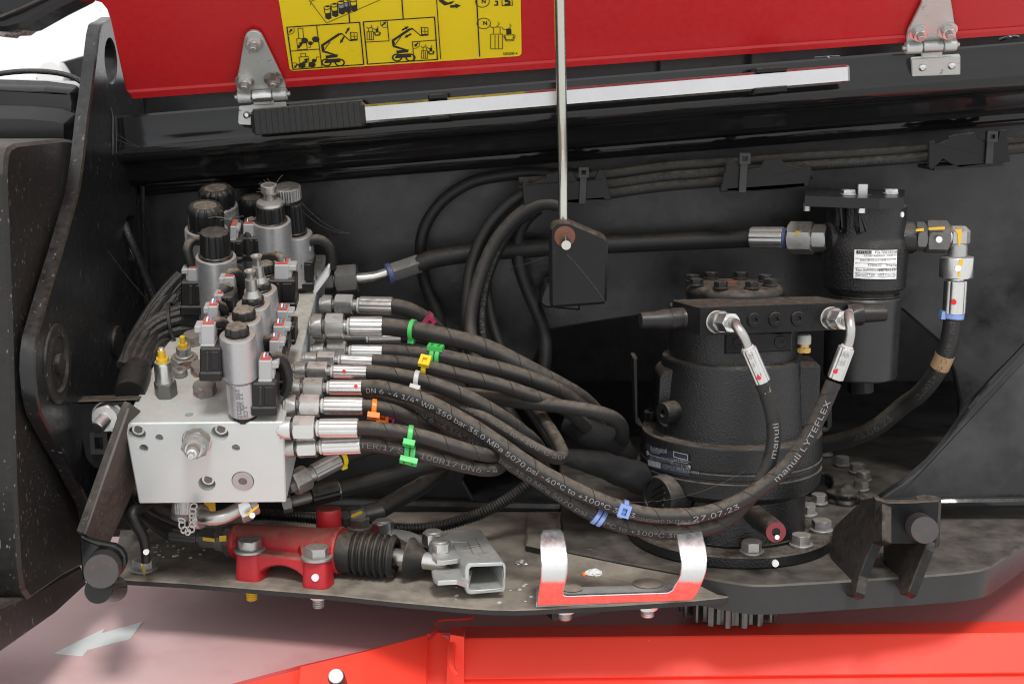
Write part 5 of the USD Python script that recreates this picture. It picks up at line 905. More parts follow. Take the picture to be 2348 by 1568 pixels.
for k, (u, v) in enumerate(((1495, 955), (1540, 985), (1675, 1001), (1815, 993), (1858, 958), (1700, 938))):
    p = Q(u, v + 9, zv(980)); b = obj('socket_bolt', lathe(p, p + A(0, 0, .0105), [(0, 18.5), (.1, 19), (.9, 19), (1, 17), (1, 10), (.6, 9)], 26), 'black_smooth', sm)
# cap with bolts
turned('top_cap', [(688, 111), (680, 112), (668, 112), (660, 109), (654, 103), (651, 96), (651, 10)], 'black_smooth', seg=64)
cp_ = cen(651)
for k in range(8):
    q = math.radians(k * 45 - 68); p = A(cp_[0] + math.cos(q) * .0385, PY + math.sin(q) * .0385, cp_[2]); obj('cap_bolt', bolt(p, A(0, 0, 1), .0068, .0052, 1.1), 'black_plastic', sm)
obj('centre_plug', cyl(A(cp_[0], PY, cp_[2] - .001), A(cp_[0], PY, cp_[2] + .003), .0065, 20, .0006), 'rust', sm)
# valve head block
z0 = P(1606, 705, -.004)[2]; tl = [Q(*p, z0) for p in (e1(725, 560), e1(2085, 512), e1(1790, 458), e1(470, 490))]
hz = z0 - P(*e1(725, 816), -.004)[2]; hb_ = hull(np.vstack([[p + (0, 0, -.001) for p in tl], [p - A(0, 0, hz) for p in tl], [p * .985 + sum(tl) / 4 * .015 for p in tl]]))
head = obj('valve_head', hb_, 'black_smooth', sm)
hx = unit(tl[1] - tl[0]); hnrm = unit(np.cross(hx, A(0, 0, 1))); hnrm = hnrm if hnrm[1] < 0 else -hnrm; fhd = Fr(tl[0], hnrm)
def hpnt(x, y, c=e1): return fhd.w(*fhd.ab(*c(x, y)))
k1 = K(e1) * S(tl[0])
for x, y in ((1210, 675), (1402, 668), (1606, 662)):
    p = hpnt(x, y); s_ = obj('port_plug', lathe(p - hnrm * .001, p + hnrm * .0022, [(0, 67), (.7, 67), (1, 63), (1, 28), (.3, 26)], 28, px=False) if False else lathe(p - hnrm * .001, p + hnrm * .0022, [(0, 67 * k1), (.7, 67 * k1), (1, 63 * k1), (1, 28 * k1), (.3, 26 * k1)], 28, px=False), 'black_smooth', sm)
for t_, x, y, x2 in (('M1', 1062, 605, 1155), ('M2', 1660, 600, 1765), ('B', 1738, 752, 1790)): obj('stamped_letter', flat_text(fhd, t_, x, y, 46 * k1, e1, (x2, y - 4), .0004), 'black_plastic', sm, smooth=False)
# port plate under the head
fpl = V(PY - 147 * S(cen(800)) - .006); obj('port_plate', slab(fpl, fpl.poly([(955, 800), (1558, 795), (1556, 955), (950, 985)], e1), .03, bev=.001), 'black_smooth', sm)
for x, y in ((1075, 880), (1450, 872)): p = fpl.w(*fpl.ab(*e1(x, y))); obj('port_plug', lathe(p + (0, .001, 0), p - (0, .0016, 0), [(0, 58), (.7, 58), (1, 54), (1, 26), (.3, 24)], 26) if False else lathe(p + (0, .001, 0), p - (0, .0016, 0), [(0, 58 * k1), (.7, 58 * k1), (1, 54 * k1), (1, 26 * k1), (.3, 24 * k1)], 26, px=False), 'black_smooth', sm)
# side plugs of the head
def sideport(a, b, secs):
    pa, pb = a, b
    for kind, nm, f0, f1, r in secs:
        A0, A1 = pa + (pb - pa) * f0, pa + (pb - pa) * f1
        obj(nm, hexn(A0, A1, r * S(A0) * 1.08, .5) if kind == 'hex' else lathe(A0, A1, r, 24), 'black_plastic', sm)
sideport(P(*e1(680, 655), .03), P(*e1(180, 680), .02), [('l', 'side_boss', 0, .26, [(0, 27), (.7, 28), (1, 25)]), ('hex', 'side_nut', .24, .46, 24), ('l', 'relief_barrel', .45, 1, [(0, 23), (.2, 24), (.5, 20), (.94, 19), (1, 17)])])
sideport(P(*e3(480, 990), .03), P(*e3(745, 978), .03), [('l', 'side_boss', 0, .10, [(0, 25), (1, 25)]), ('hex', 'side_nut', .10, .40, 24), ('l', 'relief_barrel', .40, 1, [(0, 20), (.2, 20), (.94, 18), (1, 16)])])
# bleeder
bp = P(*e1(1662, 968), .045); bt = P(*e1(1668, 800), .045); L_ = bt - bp
bl_ = obj('bleeder_nut', hexn(bp, bp + L_ * .28, 17 * S(bp), .4), 'brass', sm); obj('bleeder_stem', cyl(bp + L_ * .26, bp + L_ * .5, 13 * S(bp), 20), 'brass', sm); obj('bleeder_cap', lathe(bp + L_ * .46, bt, [(0, 16), (.75, 16), (.92, 14), (1, 10)], 22), 'tie_white', sm)
turned_side = P(1846, 890, .06); obj('side_rib', rbox(P(1842, 900, .075), A(1, 0, 0), A(0, 1, 0), A(0, 0, 1), (.0125, .02, .034), .005), 'black_cast', sm)
# boss and plug on the left of the upper body
bo = [P(*e2(x, y), PY - .02) for x, y in ((395, 130), (380, 420))]
obj('side_boss', hull(np.vstack([c + 30 * S(c) * A(math.cos(t), 0, math.sin(t)) * k + A(0, o, 0) for c in bo for t in np.linspace(0, 6.28, 16) for k, o in ((1., .03), (.82, -.012))])), 'black_cast', sm, smooth=40)
pl = P(*e2(362, 410), PY - .045); obj('side_plug', lathe(pl + A(.016, .010, 0), pl - A(.003, .002, 0), [(0, 26), (.8, 26), (1, 23), (1, 9), (.8, 8)], 26), 'black_smooth', sm)
# lifting lugs
for nm, pts in (('guard_strip', [(100, -30), (118, -36), (136, -28), (140, 470), (175, 512), (165, 530), (118, 490)]),):
    f_ = V(PY - .03); obj(nm, slab(f_, f_.poly(pts, e2), .028, bev=.0008), 'black_smooth', sm)
f_ = V(PY + .0); obj('guard_strip', slab(f_, f_.poly([(1665, 300), (1712, 290), (1706, 520), (1680, 560), (1630, 572), (1632, 552), (1668, 530)], e2), .028, bev=.0008), 'black_smooth', sm)
# slotted boss low on the left
ob = P(*e2(330, 1090), .035); on = unit(A(-.80, -.60, 0)); oe = np.cross(A(0, 0, 1), on)
obj('slotted_boss', lathe(ob - on * .02, ob + on * .006, [(0, .0215), (.8, .0215), (1, .0200), (1, .0178), (.93, .0176)], 36, px=False), 'black_cast', sm)
for k in range(5): obj('slot_rib', rbox(ob + on * .0052 + A(0, 0, 1) * (-.011 + .0055 * k) , oe + A(0, 0, .7), on, np.cross(oe + A(0, 0, .7), on), (.0130 - .0015 * abs(k - 2), .001, .0010)), 'black_smooth', sm)
# shaft stub with the red face
sa, sb_ = P(*e2(1085, 1240), .012), P(*e2(1255, 1372), -.055); obj('stub_shaft', [hexn(sa, sa + (sb_ - sa) * .80, 26 * S(sb_) * 1.06, .2), lathe(sa + (sb_ - sa) * .78, sb_, [(0, 25.5), (.9, 25.5), (1, 24)], 30)], 'black_smooth', sm)
sn_ = unit(sb_ - sa); obj('red_face', lathe(sb_ - sn_ * .001, sb_ + sn_ * .0008, [(0, 23.5), (1, 23.5), (1, 10), (0, 10)], 30), 'stub_red', sm); obj('shaft_socket', hexn(sb_ - sn_ * .003, sb_ - sn_ * .0012, 12.5 * S(sb_), .3, .02), 'zinc_dark', sm)
obj('white_dot', disc_on(P(*e2(1265, 1414), -.0562 - .002), sn_, .0022), 'paint_white', sm)
obj('white_dot', disc_on(A(*Q(*d8(396, 960), ZT + .006)), unit(A(.1, -1, 0)), .0033, .0035), 'paint_white', sm)
# name plate, curved round the housing
Rg = 206 * S(cen(1030)) + .0006; gx = cen(1030)[0]
def onhouse(u, v, lift=0.):
    d = ray(u, v); o = CAM - A(gx, PY, 0); a = d[0] ** 2 + d[1] ** 2; b = o[0] * d[0] + o[1] * d[1]; c = o[0] ** 2 + o[1] ** 2 - (Rg + lift) ** 2; t = (-b - math.sqrt(b * b - a * c)) / a; return CAM + d * t
def housepatch(px, n=14, lift=0., t=.0005):
    tlp, trp, brp, blp = [onhouse(*p) for p in px]; an = lambda p: math.atan2(p[0] - gx, PY - p[1]); Vp = []
    for f in np.linspace(0, 1, n):
        for e0_, e1_, in ((tlp, trp), (blp, brp)):
            a_ = an(e0_) * (1 - f) + an(e1_) * f; z = e0_[2] * (1 - f) + e1_[2] * f
            for r in (Rg + lift - t, Rg + lift + t): Vp.append((gx + r * math.sin(a_), PY - r * math.cos(a_), z))
    Vp = np.array(Vp); F = []
    for k in range(n - 1):
        o, p = k * 4, k * 4 + 4
        for a_, b_ in ((1, 3), (3, 2), (2, 0), (0, 1)): F += [[o + a_, p + a_, p + b_], [o + a_, p + b_, o + b_]]
    m = trimesh.Trimesh(Vp, F, process=False); trimesh.repair.fix_normals(m); return m
plate_px = [e2(214, 660), e2(556, 742), e2(566, 922), e2(224, 838)]
npz = obj('name_plate', housepatch(plate_px, lift=.0004), 'label_navy', sm)
def plerp(fx, fy): a, b, c, d = [A(*p) for p in plate_px]; return tuple((a * (1 - fx) + b * fx) * (1 - fy) + (d * (1 - fx) + c * fx) * fy)
def pbar(x0, y0, x1, y1): return housepatch([plerp(x0, y0), plerp(x1, y0), plerp(x1, y1), plerp(x0, y1)], 4, .0013, .0002)
def ptext(s, x, y, h):
    a, b = onhouse(*plerp(x, y)), onhouse(*plerp(x + .1, y)); t = meshkit.text_mesh(s, h, .0001, h > .0035); Vt_ = np.array(t.vertices); a0 = math.atan2(a[0] - gx, PY - a[1]); a1 = math.atan2(b[0] - gx, PY - b[1]); sl_ = (b[2] - a[2]) / ((a1 - a0) * Rg)
    an = a0 + Vt_[:, 0] / Rg; return trimesh.Trimesh(np.column_stack([gx + (Rg + .0014) * np.sin(an), PY - (Rg + .0014) * np.cos(an), a[2] + Vt_[:, 0] * sl_ + Vt_[:, 1]]), t.faces, process=False)
bars = [pbar(.64, .03, .97, .05), pbar(.64, .27, .97, .29), pbar(.64, .03, .65, .29), pbar(.96, .03, .97, .29), pbar(.04, .42, .96, .43)] + [pbar(.03 + .0125 * k, .70, .03 + .0125 * k + (.004 if k % 3 else .008), .96) for k in range(24)]
obj('plate_print', bars + [ptext('Bonfiglioli', .10, .24, .0040), ptext('Trasmital', .10, .34, .0024), ptext('700C 1GE 1DE4A7.20AF1 S041', .08, .55, .0024), ptext('ITEM 2T7007 4G0071004', .06, .66, .0020), ptext('RATIO 1/ 7.20', .56, .64, .0024), ptext('S/N B6230187434', .36, .82, .0025), ptext('DATE 06/2023', .70, .83, .0024), ptext('CUST.COD 52504851', .36, .94, .0022), ptext('MADE IN ITALY', .74, .38, .0014)], 'print_soft', npz, smooth=False)
for x, y in ((.02, .42), (.97, .62)): p = onhouse(*plerp(x, y)); nv = unit(A(p[0] - gx, p[1] - PY, 0)); obj('plate_rivet', cyl(p, p + nv * .0022, .0027, 14, .0008), 'zinc_dark', npz)
# fittings on the head with their bent tubes: they end the two printed hoses
def headfit(x_, c, wc, nutp, tubepts, fer, dots, stamp):
    p = hpnt(*wc); obj('sealing_washer', cyl(p, p + hnrm * .0022, 106 * k1, 30, .0004), 'zinc', x_)
    q = P(*c(*nutp), p[1] - .028); d = unit(q - p); L = np.linalg.norm(q - p)
    obj('adapter', hexn(p + d * .002, p + d * L * .40, 104 * k1, .2), 'zinc_old', x_); obj('union_nut', hexn(p + d * L * .40, p + d * L, 92 * k1, .0), 'zinc', x_); obj('nut_ring', cyl(p + d * L * .98, p + d * (L + .0015), 52 * k1, 24, .0004), 'zinc_old', x_)
    tp = Path([A(*(p + d * L * .8))] + [A(*(p + d * (L + .006)))] + T(c, tubepts)); obj('bent_tube', tube(tp, 11.5, 18), 'steel_tube', x_, smooth=60)
    (nk, ff_), at = fitting(x_, c, fer[0], fer[1], [('cyl', 'ferrule_collar', 0, 0, 0, '')][:0] + [('cyl', 'ferrule_collar', fer[0][1], fer[0][1] + 22, 58, 'tie_white'), ('fer', 'ferrule', fer[0][1] + 16, fer[1][1], 76, 'zinc', .2)], fer[2], fer[3]); return ff_
fA = headfit(HP['H8'][2], e1, (872, 690), (1010, 700), [(1060, 745, -.062), (1110, 800, -.062), (1140, 870, -.06), (1158, 930, -.058)], ((1150, 915), (1290, 1235), -.058, -.0545), 0, 0)
fB = headfit(HP['H7'][2], e1, (1905, 655), (2035, 680), [(2085, 715, -.066), (2095, 780, -.066), (2082, 850, -.065), (2062, 915, -.064)], ((2060, 905), (1948, 1205), -.064, -.0605), 0, 0)
for x_, pt in (('H8', (1255, 1200)), ('H7', (1950, 1142))):
    p = P(*e1(*pt), -.0555 - .0092 if x_ == 'H8' else -.061 - .0092); obj('red_dot', disc_on(p, FRONT, .0019, .0009), 'paint_red', fA if x_ == 'H8' else fB)
for x_, tx, pt, to, yy in ((fA, '4623', (1152, 1040), (1212, 1018), -.0665), (fA, '18', (1195, 1112), (1225, 1100), -.066), (fB, '39628', (1990, 1005), (2066, 1022), -.0725), (fB, '1218', (1968, 1078), (2030, 1092), -.072)):
    f_ = V(yy - .0005); obj('stamped_number', flat_text(f_, tx, *pt, .0036, e1, to, fit=to), 'zinc_dark', x_, smooth=False)
# pinion under the floor
pg = thing('pinion_gear', 'greasy steel pinion gear under the floor plate, teeth pointing down to the red deck', 'gear'); gc_ = A(P(1671, 1400, PY)[0], PY, 0); n_t = 18; tooth = []
for k in range(n_t):
    for da, r in ((-.50, .84), (-.28, .86), (-.19, .99), (-.10, 1.02), (.10, 1.02), (.19, .99), (.28, .86)): a = (k + da) * 2 * math.pi / n_t; tooth.append((r * .050 * math.cos(a), r * .050 * math.sin(a)))
fg = Fr(A(gc_[0], PY - .0, ZD - .012), A(0, 0, 1), up=(0, 1, 0)); obj('toothed_rim', slab(fg, Polygon(tooth), .052, bev=.0006), 'gear_dark', pg, smooth=25); obj('hub', cyl(A(gc_[0], PY, ZC + .004), A(gc_[0], PY, ZD - .01), .034, 30), 'zinc_dark', pg)
# bolts of the slewing ring, and the hole behind the gearbox
for k, (x, y) in enumerate(((925, 200), (1040, 255), (1090, 318), (1070, 392), (742, 500), (790, 120))):
    p = Q(*d8(x, y), ZT + .001); top('ring_bolt', bolt(p, A(0, 0, 1), .0085, .0085, 1.15), 'zinc_old', ('farthest bolt of the slewing ring but one, right of the dark hole', 'second ring bolt of the row right of the dark hole', 'third ring bolt of the row right of the dark hole', 'fourth ring bolt, nearest the dirty lump', 'lone rusty ring bolt just behind the gearbox flange', 'farthest ring bolt, mostly hidden by the gearbox')[k], 'bolt', 'bolts of the slewing ring')
lump = trimesh.creation.icosphere(3, 1.0); lv = np.array(lump.vertices); lv *= (.75 + .6 * meshkit.noise(lv * 2.2, 4)[:, None]); lump.vertices = lv * (.020, .016, .012) + Q(*d8(960, 450), ZT + .006); top('grease_lump', lump, 'black_dusty', 'dirty rag-like lump lying behind the gearbox beside the ring bolts', 'lump', smooth=60)

# ------------------------------------------------------------------ oil filter
FY = .155; of = thing('oil_filter', 'black cast oil filter head with smooth bowl and white printed label', 'oil filter')
fx = lambda v: P(*e3(597, v), FY); ke = K(e3)
def fturn(name, prof, m, smooth=34, **k):
    a = A(fx(700)[0], FY, 0); return obj(name, lathe(a, a + A(0, 0, 1), [(fx(v)[2], r * ke * S(fx(v))) for v, r in prof], 64, px=False, **k), m, of, smooth)
fturn('filter_head', [(815, 235), (806, 262), (790, 274), (640, 281), (560, 286), (520, 284), (470, 272), (440, 262), (250, 262), (243, 255), (243, 20)], 'black_cast')
fturn('neck_ring', [(850, 240), (845, 236), (822, 236), (815, 230), (812, 100)], 'black_smooth'); fturn('filter_bowl', [(1415, 60), (1412, 200), (1402, 232), (1385, 243), (900, 250), (872, 250), (858, 240), (850, 100)], 'bowl_paint')
hA_, hB_ = fx(1508), fx(1405); off = A(-.004, 0, 0); obj('drain_hex', hexn(hA_ + off, hB_ + off, 82 * ke * S(hA_) * 1.08, .6), 'black_smooth', of)
ss_ = ke * S(fx(465))
for nm, x0, x1, rr in (('port_boss', 420, 335, 105), ('port_boss', 780, 945, 108)):
    a, b = P(*e3(x0, 470), FY - .005), P(*e3(x1, 470), FY - .008); obj(nm, lathe(a, b, [(0, rr * ss_ * 1.1), (.5, rr * ss_), (.85, rr * ss_ * .98), (1, rr * ss_ * .86)], 30, px=False), 'black_cast', of, 50)
for x0, x1 in ((425, 475), (540, 640), (715, 775)):
    f_ = V(FY - .118 * 0 - 262 * ss_ - .001); pts = [(x0, 255), (x1, 252), (x1 + 8, 400), (x1 - 20, 450), (x0 + 15, 455), (x0 - 5, 400)]
    obj('cast_rib', slab(V(FY - 262 * ss_ * math.cos(((x0 + x1) / 2 - 597) / 290) + .001), f_.poly(pts, e3, r=.001), .012, bev=.003), 'black_cast', of)
Rf = 283 * ss_
lf0 = V(FY - Rf * 1.0 - .0008)
def onbowl(u, v, R, gx_=None):
    gx_ = fx(650)[0]; d = ray(u, v); o = CAM - A(gx_, FY, 0); a = d[0] ** 2 + d[1] ** 2; b = o[0] * d[0] + o[1] * d[1]; c = o[0] ** 2 + o[1] ** 2 - R ** 2; t = (-b - math.sqrt(max(0, b * b - a * c))) / a; return CAM + d * t
_g, _p, _r = gx, PY, Rg
gx, PY_, Rg = fx(650)[0], PY, 286 * ss_ + .0004
def withfilter(fn):
    global gx, PY, Rg
    sv_ = (gx, PY, Rg); gx, PY, Rg = fx(650)[0], FY, 286 * ss_ + .0004
    try: return fn()
    finally: gx, PY, Rg = sv_
gx, PY, Rg = _g, _p, _r
plate_px = [e3(532, 549), e3(815, 551), e3(808, 746), e3(525, 740)]
lab = obj('printed_label', withfilter(lambda: housepatch(plate_px, 12, .0003)), 'label_white', of)
def lprint():
    out = [pbar(.05, .03, .40, .14)] + [pbar(.03, y, .97, y + .008) for y in (.30, .46, .63, .80, .93)]
    return out + [ptext('FILTERTECHNIK', .48, .13, .0026), ptext('66280 Sulzbach / Made in Germany', .22, .235, .0019), ptext('RFM ON 55 D D 10 W 4.2 /-47 -NL9005', .14, .40, .0018), ptext('1288622', .32, .57, .0022), ptext('fertigungsdatum', .74, .555, .0020), ptext('Max.Betriebsueberdruck [bar]:', .05, .75, .0022), ptext('290', .58, .75, .0020), ptext('37/23-K', .74, .75, .0020), ptext('Element Typ:', .05, .91, .0022), ptext('0055 D 010 ON', .56, .91, .0019)]
obj('label_print', withfilter(lprint), 'ink', lab, smooth=False)
def lgo():
    a = ptext('HYDAC', .09, .125, .0027); return a
lg = withfilter(lgo); lg.vertices = np.array(lg.vertices) + (0, -.0003, 0); obj('label_logo', lg, 'label_white', lab, smooth=False)
tp_ = Fr(A(0, 0, fx(236)[2]), A(0, 0, 1), up=(0, 1, 0)); za = fx(236)[2]
tl_ = [A(*P(*e3(x, 230), y)) for x, y in ((195, FY - .04), (700, FY - .075), (865, FY - .06), (865, FY + .05), (195, FY + .06))]; obj('mounting_plate', hull(np.vstack([np.array([(p[0], p[1], za) for p in tl_]), np.array([(p[0], p[1], za + .010) for p in tl_])])), 'black_paint', of)
for x, y, yy in ((485, 205, FY - .03), (772, 203, FY - .02)): p = P(*e3(x, y + 8), yy); p[2] = za + .010; obj('mount_bolt', bolt(p, A(0, 0, 1), .0072, .0036, 1.1), 'zinc', of)
p = P(*e3(578, 268), FY - .06); obj('jam_screw', hexn(p, p - (0, 0, .005), .0042, .2), 'zinc', of); p = P(*e3(210, 262), FY - .03); obj('jam_screw', cyl(p + (0, 0, .004), p - (0, 0, .004), .0035), 'zinc_old', of)
cp0 = P(*e3(577, 215), FY - .02); obj('spring_clip', [rbox(cp0 + (dx, 0, .009), A(1, 0, 0), A(0, 1, 0), A(0, 0, 1), (.0052, .005, .0075), .0008) for dx in (0,)] + [rbox(cp0 + (0, 0, .003), A(1, 0, 0), A(0, 1, 0), A(0, 0, 1), (.0095, .005, .0028), .0008)], 'bar_steel', of)
for x, y in ((849, 314),): p = onbowl(*e3(x, y), 262 * ss_); obj('white_dot', disc_on(p, unit(A(p[0] - fx(650)[0], p[1] - FY, 0)), .0028, .0012), 'paint_white', of)
# yellow marks and dots of the left port
x = thing('return_hose', 'hose from the right elbow of the filter, dropping behind the gearbox, pale blue band', 'hose')
parts, at = fitting(x, e3, (930, 462), (1300, 465), [('hex', 'adapter', 935, 1003, 92, 'zinc_dark', .1), ('hex', 'union_nut', 1005, 1150, 105, 'zinc_dark', .2)], FY - .01)
ec = P(*e3(1222, 465), FY - .012); obj('elbow_block', [rbox(P(*e3(1222, 462), FY - .012), A(1, 0, 0), A(0, 1, 0), A(0, 0, 1), (78 * ss_, 68 * ss_, 72 * ss_), .005), cyl(P(*e3(1150, 462), FY - .012), P(*e3(1230, 462), FY - .012), 66 * ss_, 26), cyl(P(*e3(1226, 450), FY - .012), P(*e3(1226, 600), FY - .012), 64 * ss_, 26, .001)], 'zinc_old', x)
parts, at = fitting(x, e3, (1224, 560), (1200, 985), [('hex', 'drop_nut', 598, 735, 112, 'zinc', .35), ('cyl', 'ferrule_collar', 735, 760, 60, 'zinc'), ('fer', 'ferrule', 752, 980, 76, 'zinc', .2)], FY - .012)
pt = Path([at(960)] + T(e3, [(1195, 1010, .143), (1180, 1120, .143), (1150, 1230, .145), (1105, 1340, .15), (1040, 1440, .158), (960, 1530, .17), (870, 1590, .185)]) + [(2000, 985, .20), (1930, 1010, .215), (1850, 1025, .23), (1780, 1030, .24)]); obj('hose', tube(pt, 20.5, 18), 'hose_rubber', x, smooth=60); HP['RH'] = (pt, 20.5, x)
tie('RH', e3(1195, 1005), 14, 'tie_blue', 'pale blue band round the filter return hose under its ferrule', head=(70, .9))
L0, L1 = pt.near(*e3(1140, 1250)), pt.near(*e3(1095, 1350)); sub = Path([A(*pt.at(np.array([l]))[0][0]) for l in np.linspace(L0, L1, 6)], 10); obj('brown_band', tube(sub, 22.4, 20), 'brown_band', x)
text('RH', '28.06.23', pt.near(1960, 1000), .0066, -5, 'print_dim', True, stretch=1.2); text('RH', 'psi -40°C to +100°C', (2218, 745), .0055, -8, 'print_dim', stretch=1.2)
p = P(*e3(1198, 903), FY - .012 - .0117 * 1.); obj('red_dot', disc_on(p, FRONT, .0028, .0012), 'paint_red', parts[-1])
for pts, yy in (([(945, 412), (998, 405), (998, 425), (945, 428)], FY - .012 - 92 * ss_), ([(1030, 402), (1140, 395), (1140, 414), (1030, 418)], FY - .012 - 108 * ss_), ([(1205, 415), (1255, 410), (1252, 440), (1250, 500), (1232, 530), (1225, 440)], FY - .0125 - 70 * ss_), ([(1240, 615), (1262, 612), (1262, 650), (1240, 665), (1246, 730), (1230, 732), (1226, 665)], FY - .013 - 112 * ss_)):
    patch(x, [e3(*q_) for q_ in pts], yy)
for xx, yy_, d_ in ((1100, 482, 107), (1227, 676, 112)): obj('white_dot', disc_on(P(*e3(xx, yy_), FY - .0135 - d_ * ss_), FRONT, .0032, .0008), 'paint_white', x)
lh = big_hose
patch(lh, [e3(*q_) for q_ in [(132, 425), (248, 420), (248, 452), (132, 455)]], .163 - 103 * ss_); patch(lh, [e3(*q_) for q_ in [(272, 430), (332, 432), (332, 468), (272, 455)]], .158 - 86 * ss_); obj('white_dot', disc_on(P(*e3(192, 463), .1635 - 104 * ss_), FRONT, .0035, .0008), 'paint_white', lh)
# ------------------------------------------------------------------ red brake cylinder on the floor
rc_ = thing('brake_cylinder', 'dusty red cast cylinder bolted to the floor plate by arched feet', 'cylinder')
def on(u, v, z): return Q(u, v, z)
ca = P(*d5(800, 622), .046); cb = P(*d5(1885, 722), .014); u_ = unit(cb - ca); CL = np.linalg.norm(cb - ca); cs = S((ca + cb) / 2)
side = unit(np.cross(u_, A(0, 0, 1))); side = side if side[1] < 0 else -side; upv = np.cross(side, u_); upv = upv if upv[2] > 0 else -upv
C_ = lambda f: ca + (cb - ca) * f
obj('cylinder_body', lathe(ca, cb, [(-.005, 33), (.0, 37), (.02, 40), (.04, 40), (.05, 38.5), (.30, 42), (.60, 45), (.88, 48), (.94, 52), (.985, 54), (1.0, 52), (1.0, 20)], 48), 'red_cast', rc_)
def foot(px_top, px_bot, r, base_in=None):
    t = P(*d5(*px_top), 0); b = Q(*d5(*px_bot), ZD + .0005); return b
feet = [((965, 1030), (945, 735)), ((1640, 1104), (1620, 812))]
fb_ = []
for (bx, by0), (tx, ty) in feet:
    b = Q(*d5(bx, by0 - 30), ZD + .0002); h = 290 * K(d5) * S(b) / math.cos(math.radians(17)) * 1.0; t = b + A(0, 0, h * .93); fb_.append((b, t))
    w, dp = .0205, .016; pts = []
    for z_, k in ((0, 1.06), (.04, 1.0), (.93, .95), (1, .90)):
        c = b + (t - b) * z_
        for q in np.linspace(0, 2 * math.pi, 24, endpoint=False): pts.append(c + u_ * w * k * np.sign(math.cos(q)) * abs(math.cos(q)) ** .55 * .62 + side * dp * k * np.sign(math.sin(q)) * abs(math.sin(q)) ** .55 * .75 - side * .002)
    obj('mounting_foot', hull(pts), 'red_cast', rc_, 40)
# arched web between the feet and cheeks up to the body
ws = Fr(fb_[0][0] + side * .006, side)
def wp(p): d = p - ws.p; return (d @ ws.ex, d @ ws.ey)
A0, A1, T0, T1 = wp(fb_[0][0]), wp(fb_[1][0]), wp(fb_[0][1]), wp(fb_[1][1]); 
topl = [(T0[0] - .010, T0[1]), (T1[0] + .010, T1[1])]
arch_ = [((1 - f) * (A0[0] + .004) + f * (A1[0] - .004), (1 - f) * (T0[1] - .022) + f * (T1[1] - .022) + .012 * math.sin(math.pi * f) - .016 * (abs(2 * f - 1) ** 6)) for f in np.linspace(0, 1, 22)]
g = Polygon([topl[0], topl[1]] + arch_[::-1]).buffer(0); g = g if g.geom_type == 'Polygon' else max(g.geoms, key=lambda q: q.area)
obj('arched_web', slab(ws, g, .030, bev=.002), 'red_cast', rc_, 40)
for g0_, g1_ in ((.08, .34), (.66, .97)):
    bm = C_((g0_ + g1_) / 2); obj('cheek', hull([C_(f) + upv * hh_ + side * so for f in (g0_, g1_) for hh_, so in ((.004, .0172), (-.012, .0165), (.010, .012), (-.012, .0))] + [fb_[0 if g0_ < .5 else 1][1] + u_ * du - side * dd for du in (-.011, .011) for dd in (-.008, .006)]), 'red_cast', rc_, 40)
for (b, t), r in zip(fb_, (0, 1)): obj('foot_bolt', bolt(t - upv * .0004, A(0, 0, 1), .0118, .0085, 1.28), 'zinc_old', rc_)
pbk = Q(825, 1212, ZD + .026); obj('foot_bolt', bolt(pbk, A(0, 0, 1), .0105, .0085, 1.25), 'zinc_old', rc_); obj('mounting_foot', rbox(pbk - (0, 0, .013), u_, side, A(0, 0, 1), (.016, .014, .0128), .003), 'red_cast', rc_)
rt = P(*d5(1750, 330), .055); obj('filler_cap', lathe(rt - (0, 0, .042), rt + (0, 0, .003), [(0, 30), (.4, 29.5), (.93, 29), (1, 27)], 36), 'red_cast', rc_, 40)
for k, (b, t) in enumerate(fb_):
    p = A(b[0], b[1] + .002, ZD - .0052); n_ = obj('stud_end', [hexn(p, p - (0, 0, .005 + .003 * k), .0085, .4), lathe(p - (0, 0, .004), p - (0, 0, .017), [(f, .0056 if i % 2 else .0048) for i, f in enumerate(np.linspace(0, 1, 13))], 18, px=False)], 'paint_yellow' if k == 0 else 'zinc', rc_)
obj('white_dot', disc_on(Q(*d5(1617, 1000), fb_[1][0][2] + .012) + side * .0 + (fb_[1][0] - Q(*d5(1617, 1000), fb_[1][0][2] + .012)) * 0 , side, .0001), 'paint_white', rc_) if False else None
pw = RP(*d5(1617, 997), fb_[1][0] + side * .0105, side); obj('white_dot', disc_on(pw, side, .0036, .0012), 'paint_white', rc_)
# bellows and plunger
ba_, bb_ = P(*d6(120, 806), .013), P(*d6(660, 862), .004); prof = [(-.16, 47), (.13, 46.5), (.15, 42)]
for k in range(6): f = .17 + k * .138; prof += [(f, 43), (f + .045, 50 + (k == 5) * .5), (f + .075, 50 + (k == 5) * .5), (f + .115, 42.5)]
prof = prof[:-1] + [(1.0, 43), (1.0, 35), (.97, 30), (.7, 28)]
obj('bellows', lathe(ba_, bb_, prof, 48), 'black_rubber', rc_, 40)
pa_, pb_ = P(*d6(560, 850), .006), P(*d6(960, 905), -.003); obj('plunger', lathe(pa_, pb_, [(0, 20.5), (1, 20)], 28), 'steel_tube', rc_, 50)
ka, kb = P(*d6(800, 872), .001), P(*d6(975, 902), -.003); obj('rubber_cone', lathe(ka, kb, [(0, 30), (0, 47), (.12, 48), (.9, 24), (1, 21)], 40), 'black_rubber', rc_, 40)
ha_, hb2 = P(*d6(950, 900), -.003), P(*d6(1240, 930), -.010); obj('clevis_end', lathe(ha_, hb2, [(0, 18), (.04, 20), (.86, 20.5), (.97, 19), (1, 15)], 30), 'zinc', rc_)
x = thing('brake_hose', 'grey crimped hose end with yellow paint marks screwed into the red cylinder', 'hose')
